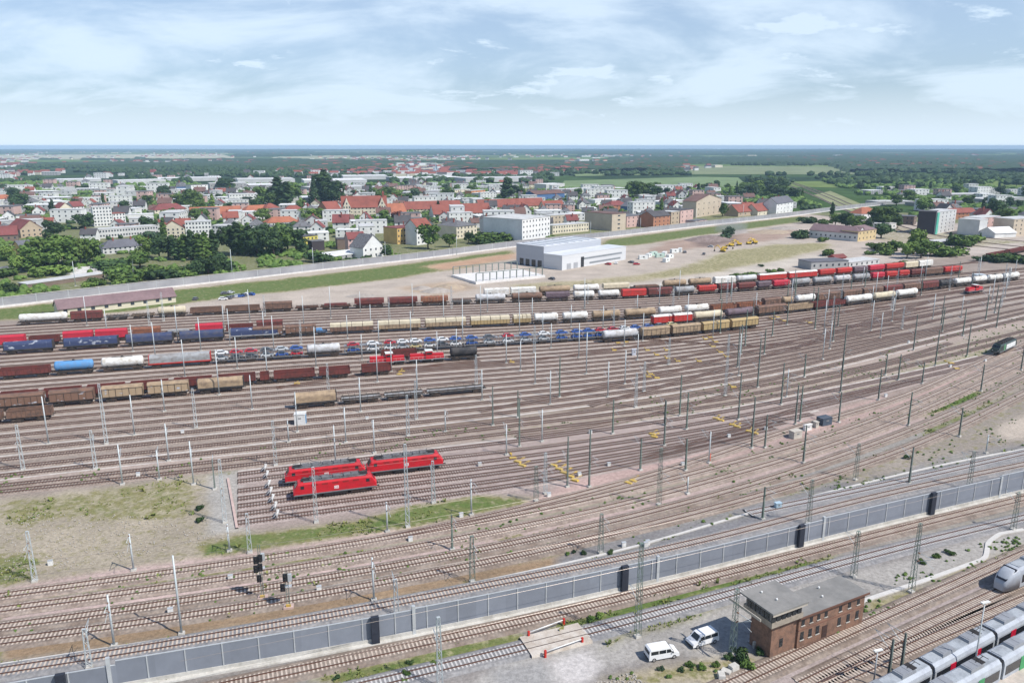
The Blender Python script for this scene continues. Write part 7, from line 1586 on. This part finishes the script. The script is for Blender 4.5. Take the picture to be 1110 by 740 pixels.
blobs('shrubs', 900, [([(-20, 262), (110, 264), (170, 282), (262, 286), (270, 300), (130, 314), (-20, 330)], .7), ([(280, 262), (440, 268), (440, 276), (340, 290), (280, 296)], .3)], 1.0, 2.6, LG, 17, (25, .5))
blobs('woodland', 5600, [([(-40, 202), (440, 205), (600, 212), (470, 246), (280, 264), (-40, 266)], .72), ([(440, 214), (760, 206), (800, 216), (600, 240)], .28)], 1.5, 3.4, LG, 14, (55, .44))
# rolling canopy of the distant forest, a displaced sheet with clearings
def forest(name, y0, y1, ny_, polys, leaf, thr, base):
    ysf = np.geomspace(y0, y1, ny_); nx_ = 420; gxx = np.linspace(-1, 1, nx_)
    X = gxx[None] * (ysf[:, None] * .78); Y = np.repeat(ysf[:, None], nx_, 1)
    m = vn.fbm(X * .45, Y, 620, 5) > thr
    D = SP * 1; zc = Y * CP + H * SP; PYp = 370 + F * (H * CP - Y * SP) / zc; PXp = 555 + F * X / zc
    for P, on in polys: q = inpoly(PXp + (vn.fbm(X, Y, 300, 3) - .5) * 30, PYp + (vn.fbm(X + 500, Y, 300, 3) - .5) * 3, P); m = (m | q) if on else (m & ~q)
    Z = np.where(m, base + vn.fbm(X, Y, 60, 2) * 9 + vn(X * 1.7, Y * 1.7, 17) * 4, -3)
    idx = np.arange(nx_ * ny_).reshape(ny_, nx_); f = np.stack([idx[:-1, :-1], idx[:-1, 1:], idx[1:, 1:], idx[1:, :-1]], -1).reshape(-1, 4)
    mm = m.ravel(); f = f[mm[f].any(axis=1)]
    me = bpy.data.meshes.new(name); me.from_pydata(np.c_[X.ravel(), Y.ravel(), Z.ravel()].tolist(), [], f.tolist()); me.materials.append(leaf); me.update(); o_ = link(name, me); o_['kind'] = 'stuff'
LF_ = mat_leaf('leaves_forest', (.022, .046, .020), (.046, .075, .026), .05)
forest('forest', 2300, 16500, 330, [([(330, 178), (760, 177), (840, 184), (760, 189), (470, 190), (330, 188)], True), ([(820, 170), (1200, 168), (1200, 187), (960, 188), (860, 182)], True), ([(300, 169.5), (640, 169), (640, 171.5), (300, 172)], False), ([(640, 170), (1120, 167.5), (1120, 169), (640, 172)], False), ([(425, 178), (482, 178), (490, 192), (420, 192)], False),
        ([(0, 166), (250, 164), (260, 172), (0, 174)], False), ([(730, 178), (900, 179), (930, 190), (740, 187)], False), ([(600, 189), (830, 187), (830, 206), (600, 206)], False)], LF_, .535, 3)
# water and fields
W_ = zone([(434, 186.5), (455, 188.5), (478, 187), (482, 182), (472, 179), (450, 179), (436, 181.5)])
mw = MB(); mw.add([(x, y, .1) for x, y in W_], [tuple(range(len(W_)))[::-1]]); mm = mw.mesh('water', mat('lake_water', (.10, .14, .17), .12, var=.05, spec=.6))
if mm.polygons[0].normal.z < 0: mm.flip_normals()
struct('water', mm)
for P, c, nm in (([(604, 204.5), (814, 204), (800, 192.5), (760, 191.5), (612, 196)], (.17, .235, .10), 'green'), ([(745, 189), (930, 189), (905, 181), (740, 180)], (.20, .23, .11), 'olive'), ([(0, 173.5), (255, 171.5), (240, 167), (0, 168)], (.42, .40, .27), 'straw'), ([(620, 191), (740, 189), (735, 186), (625, 187)], (.17, .23, .09), 'green2'),
                  ([(300, 173), (420, 171), (410, 168), (290, 169)], (.33, .33, .2), 'pale'), ([(560, 167), (700, 167), (690, 165), (565, 165)], (.34, .34, .22), 'pale2'), ([(900, 207), (945, 226), (985, 238), (940, 236), (880, 212)], (.26, .27, .13), 'verge')):
    Wf = zone(P); q = MB(); q.add([(x, y, .0 if nm != 'verge' else .06) for x, y in Wf], [tuple(range(len(Wf)))]); mm = q.mesh('field', mat_grime('field_' + nm, c, tuple(v * .8 for v in c), .012, .4, .6, .95, fine=.08))
    if mm.polygons[0].normal.z < 0: mm.flip_normals()
    struct('field', mm)
# ------------------------------------------------------------ grass tufts on the green verges
def tufts(n, seed):
    rs = np.random.RandomState(seed); Y = rs.uniform(95, 235, n * 40); X = rs.uniform(-1, 1, n * 40) * (70 + Y * .7); c, g = ground_fields(X, Y)
    nz = vn.fbm(X, Y, 5, 3); k = (g > .52) & (nz < g * rs.uniform(.4, .85, len(g))); X, Y, g = X[k][:n], Y[k][:n], g[k][:n]
    n = len(X); r = rs.uniform(.08, .24, n) * (1 + (rs.rand(n) < .04) * 1.2); m = 5; V = []; 
    for i in range(m):
        a = rs.uniform(0, 6.28, n); d = np.c_[np.cos(a), np.sin(a)]; p = np.c_[-d[:, 1], d[:, 0]]; b0 = np.c_[X, Y] + d * r[:, None] * .3
        ht = r * rs.uniform(.8, 1.8, n)
        V.append(np.stack([np.c_[b0 - p * r[:, None] * .4, np.zeros(n)], np.c_[b0 + p * r[:, None] * .4, np.zeros(n)], np.c_[b0 + p * r[:, None] * .35 + d * r[:, None] * .8, ht], np.c_[b0 - p * r[:, None] * .35 + d * r[:, None] * .8, ht]], 1))
    V = np.concatenate(V).reshape(-1, 3); f = np.arange(len(V)).reshape(-1, 4); me = bpy.data.meshes.new('grass'); me.from_pydata(V.tolist(), [], f.tolist()); me.materials.append(mat_leaf('grass_blades', (.12, .18, .04), (.23, .23, .08), .05)); me.update()
    o_ = link('grass', me); o_['kind'] = 'stuff'
tufts(9000, 8)

# thin dust drifting from the rubble heap
p = G(792, 256); mbs = MB(); iv, fi = ico()
for cx_, cy_, cz_, r in ((0, 0, 7, 9),): mbs.add([(v[0] * r * 1.9, v[1] * r, cz_ + v[2] * r * .85) for v in iv], fi, 0, True)
dm = bpy.data.materials.new('dust_cloud'); dm.use_nodes = True; t = dm.node_tree; t.nodes.clear(); o1 = N(t, 'ShaderNodeOutputMaterial'); v1 = N(t, 'ShaderNodeVolumePrincipled'); v1.inputs['Density'].default_value = .05; v1.inputs['Color'].default_value = (.75, .75, .78, 1); t.links.new(v1.outputs[0], o1.inputs['Volume'])
o = link('dust', mbs.mesh('dust', dm)); o.location = (p[0], p[1], 0); o['kind'] = 'stuff'

# weeds along the lines and stones on the waste ground
blobs('weeds', 1500, [([(0, 640), (270, 603), (500, 568), (780, 500), (1000, 430), (1110, 380), (1110, 425), (900, 510), (600, 600), (280, 665), (0, 710)], .42), ([(0, 516), (280, 486), (600, 448), (870, 402), (1110, 342), (1110, 372), (870, 432), (600, 470), (280, 505), (0, 535)], .36), ([(600, 600), (900, 520), (1110, 450), (1110, 485), (700, 592)], .07), ([(400, 740), (800, 690), (1060, 590), (1110, 580), (1110, 600), (940, 670), (840, 720), (700, 740)], .15)], .10, .38, LG, 31, (6, .52))
blobs('stones', 1500, [([(0, 556), (200, 560), (250, 585), (120, 610), (0, 630)], .45), ([(640, 742), (700, 724), (800, 712), (835, 718), (800, 745)], .12), ([(700, 300), (560, 315), (420, 325), (560, 290), (700, 262), (870, 245), (890, 262)], .43)], .06, .19, mat('stone', (.36, .33, .29), .9), 33)
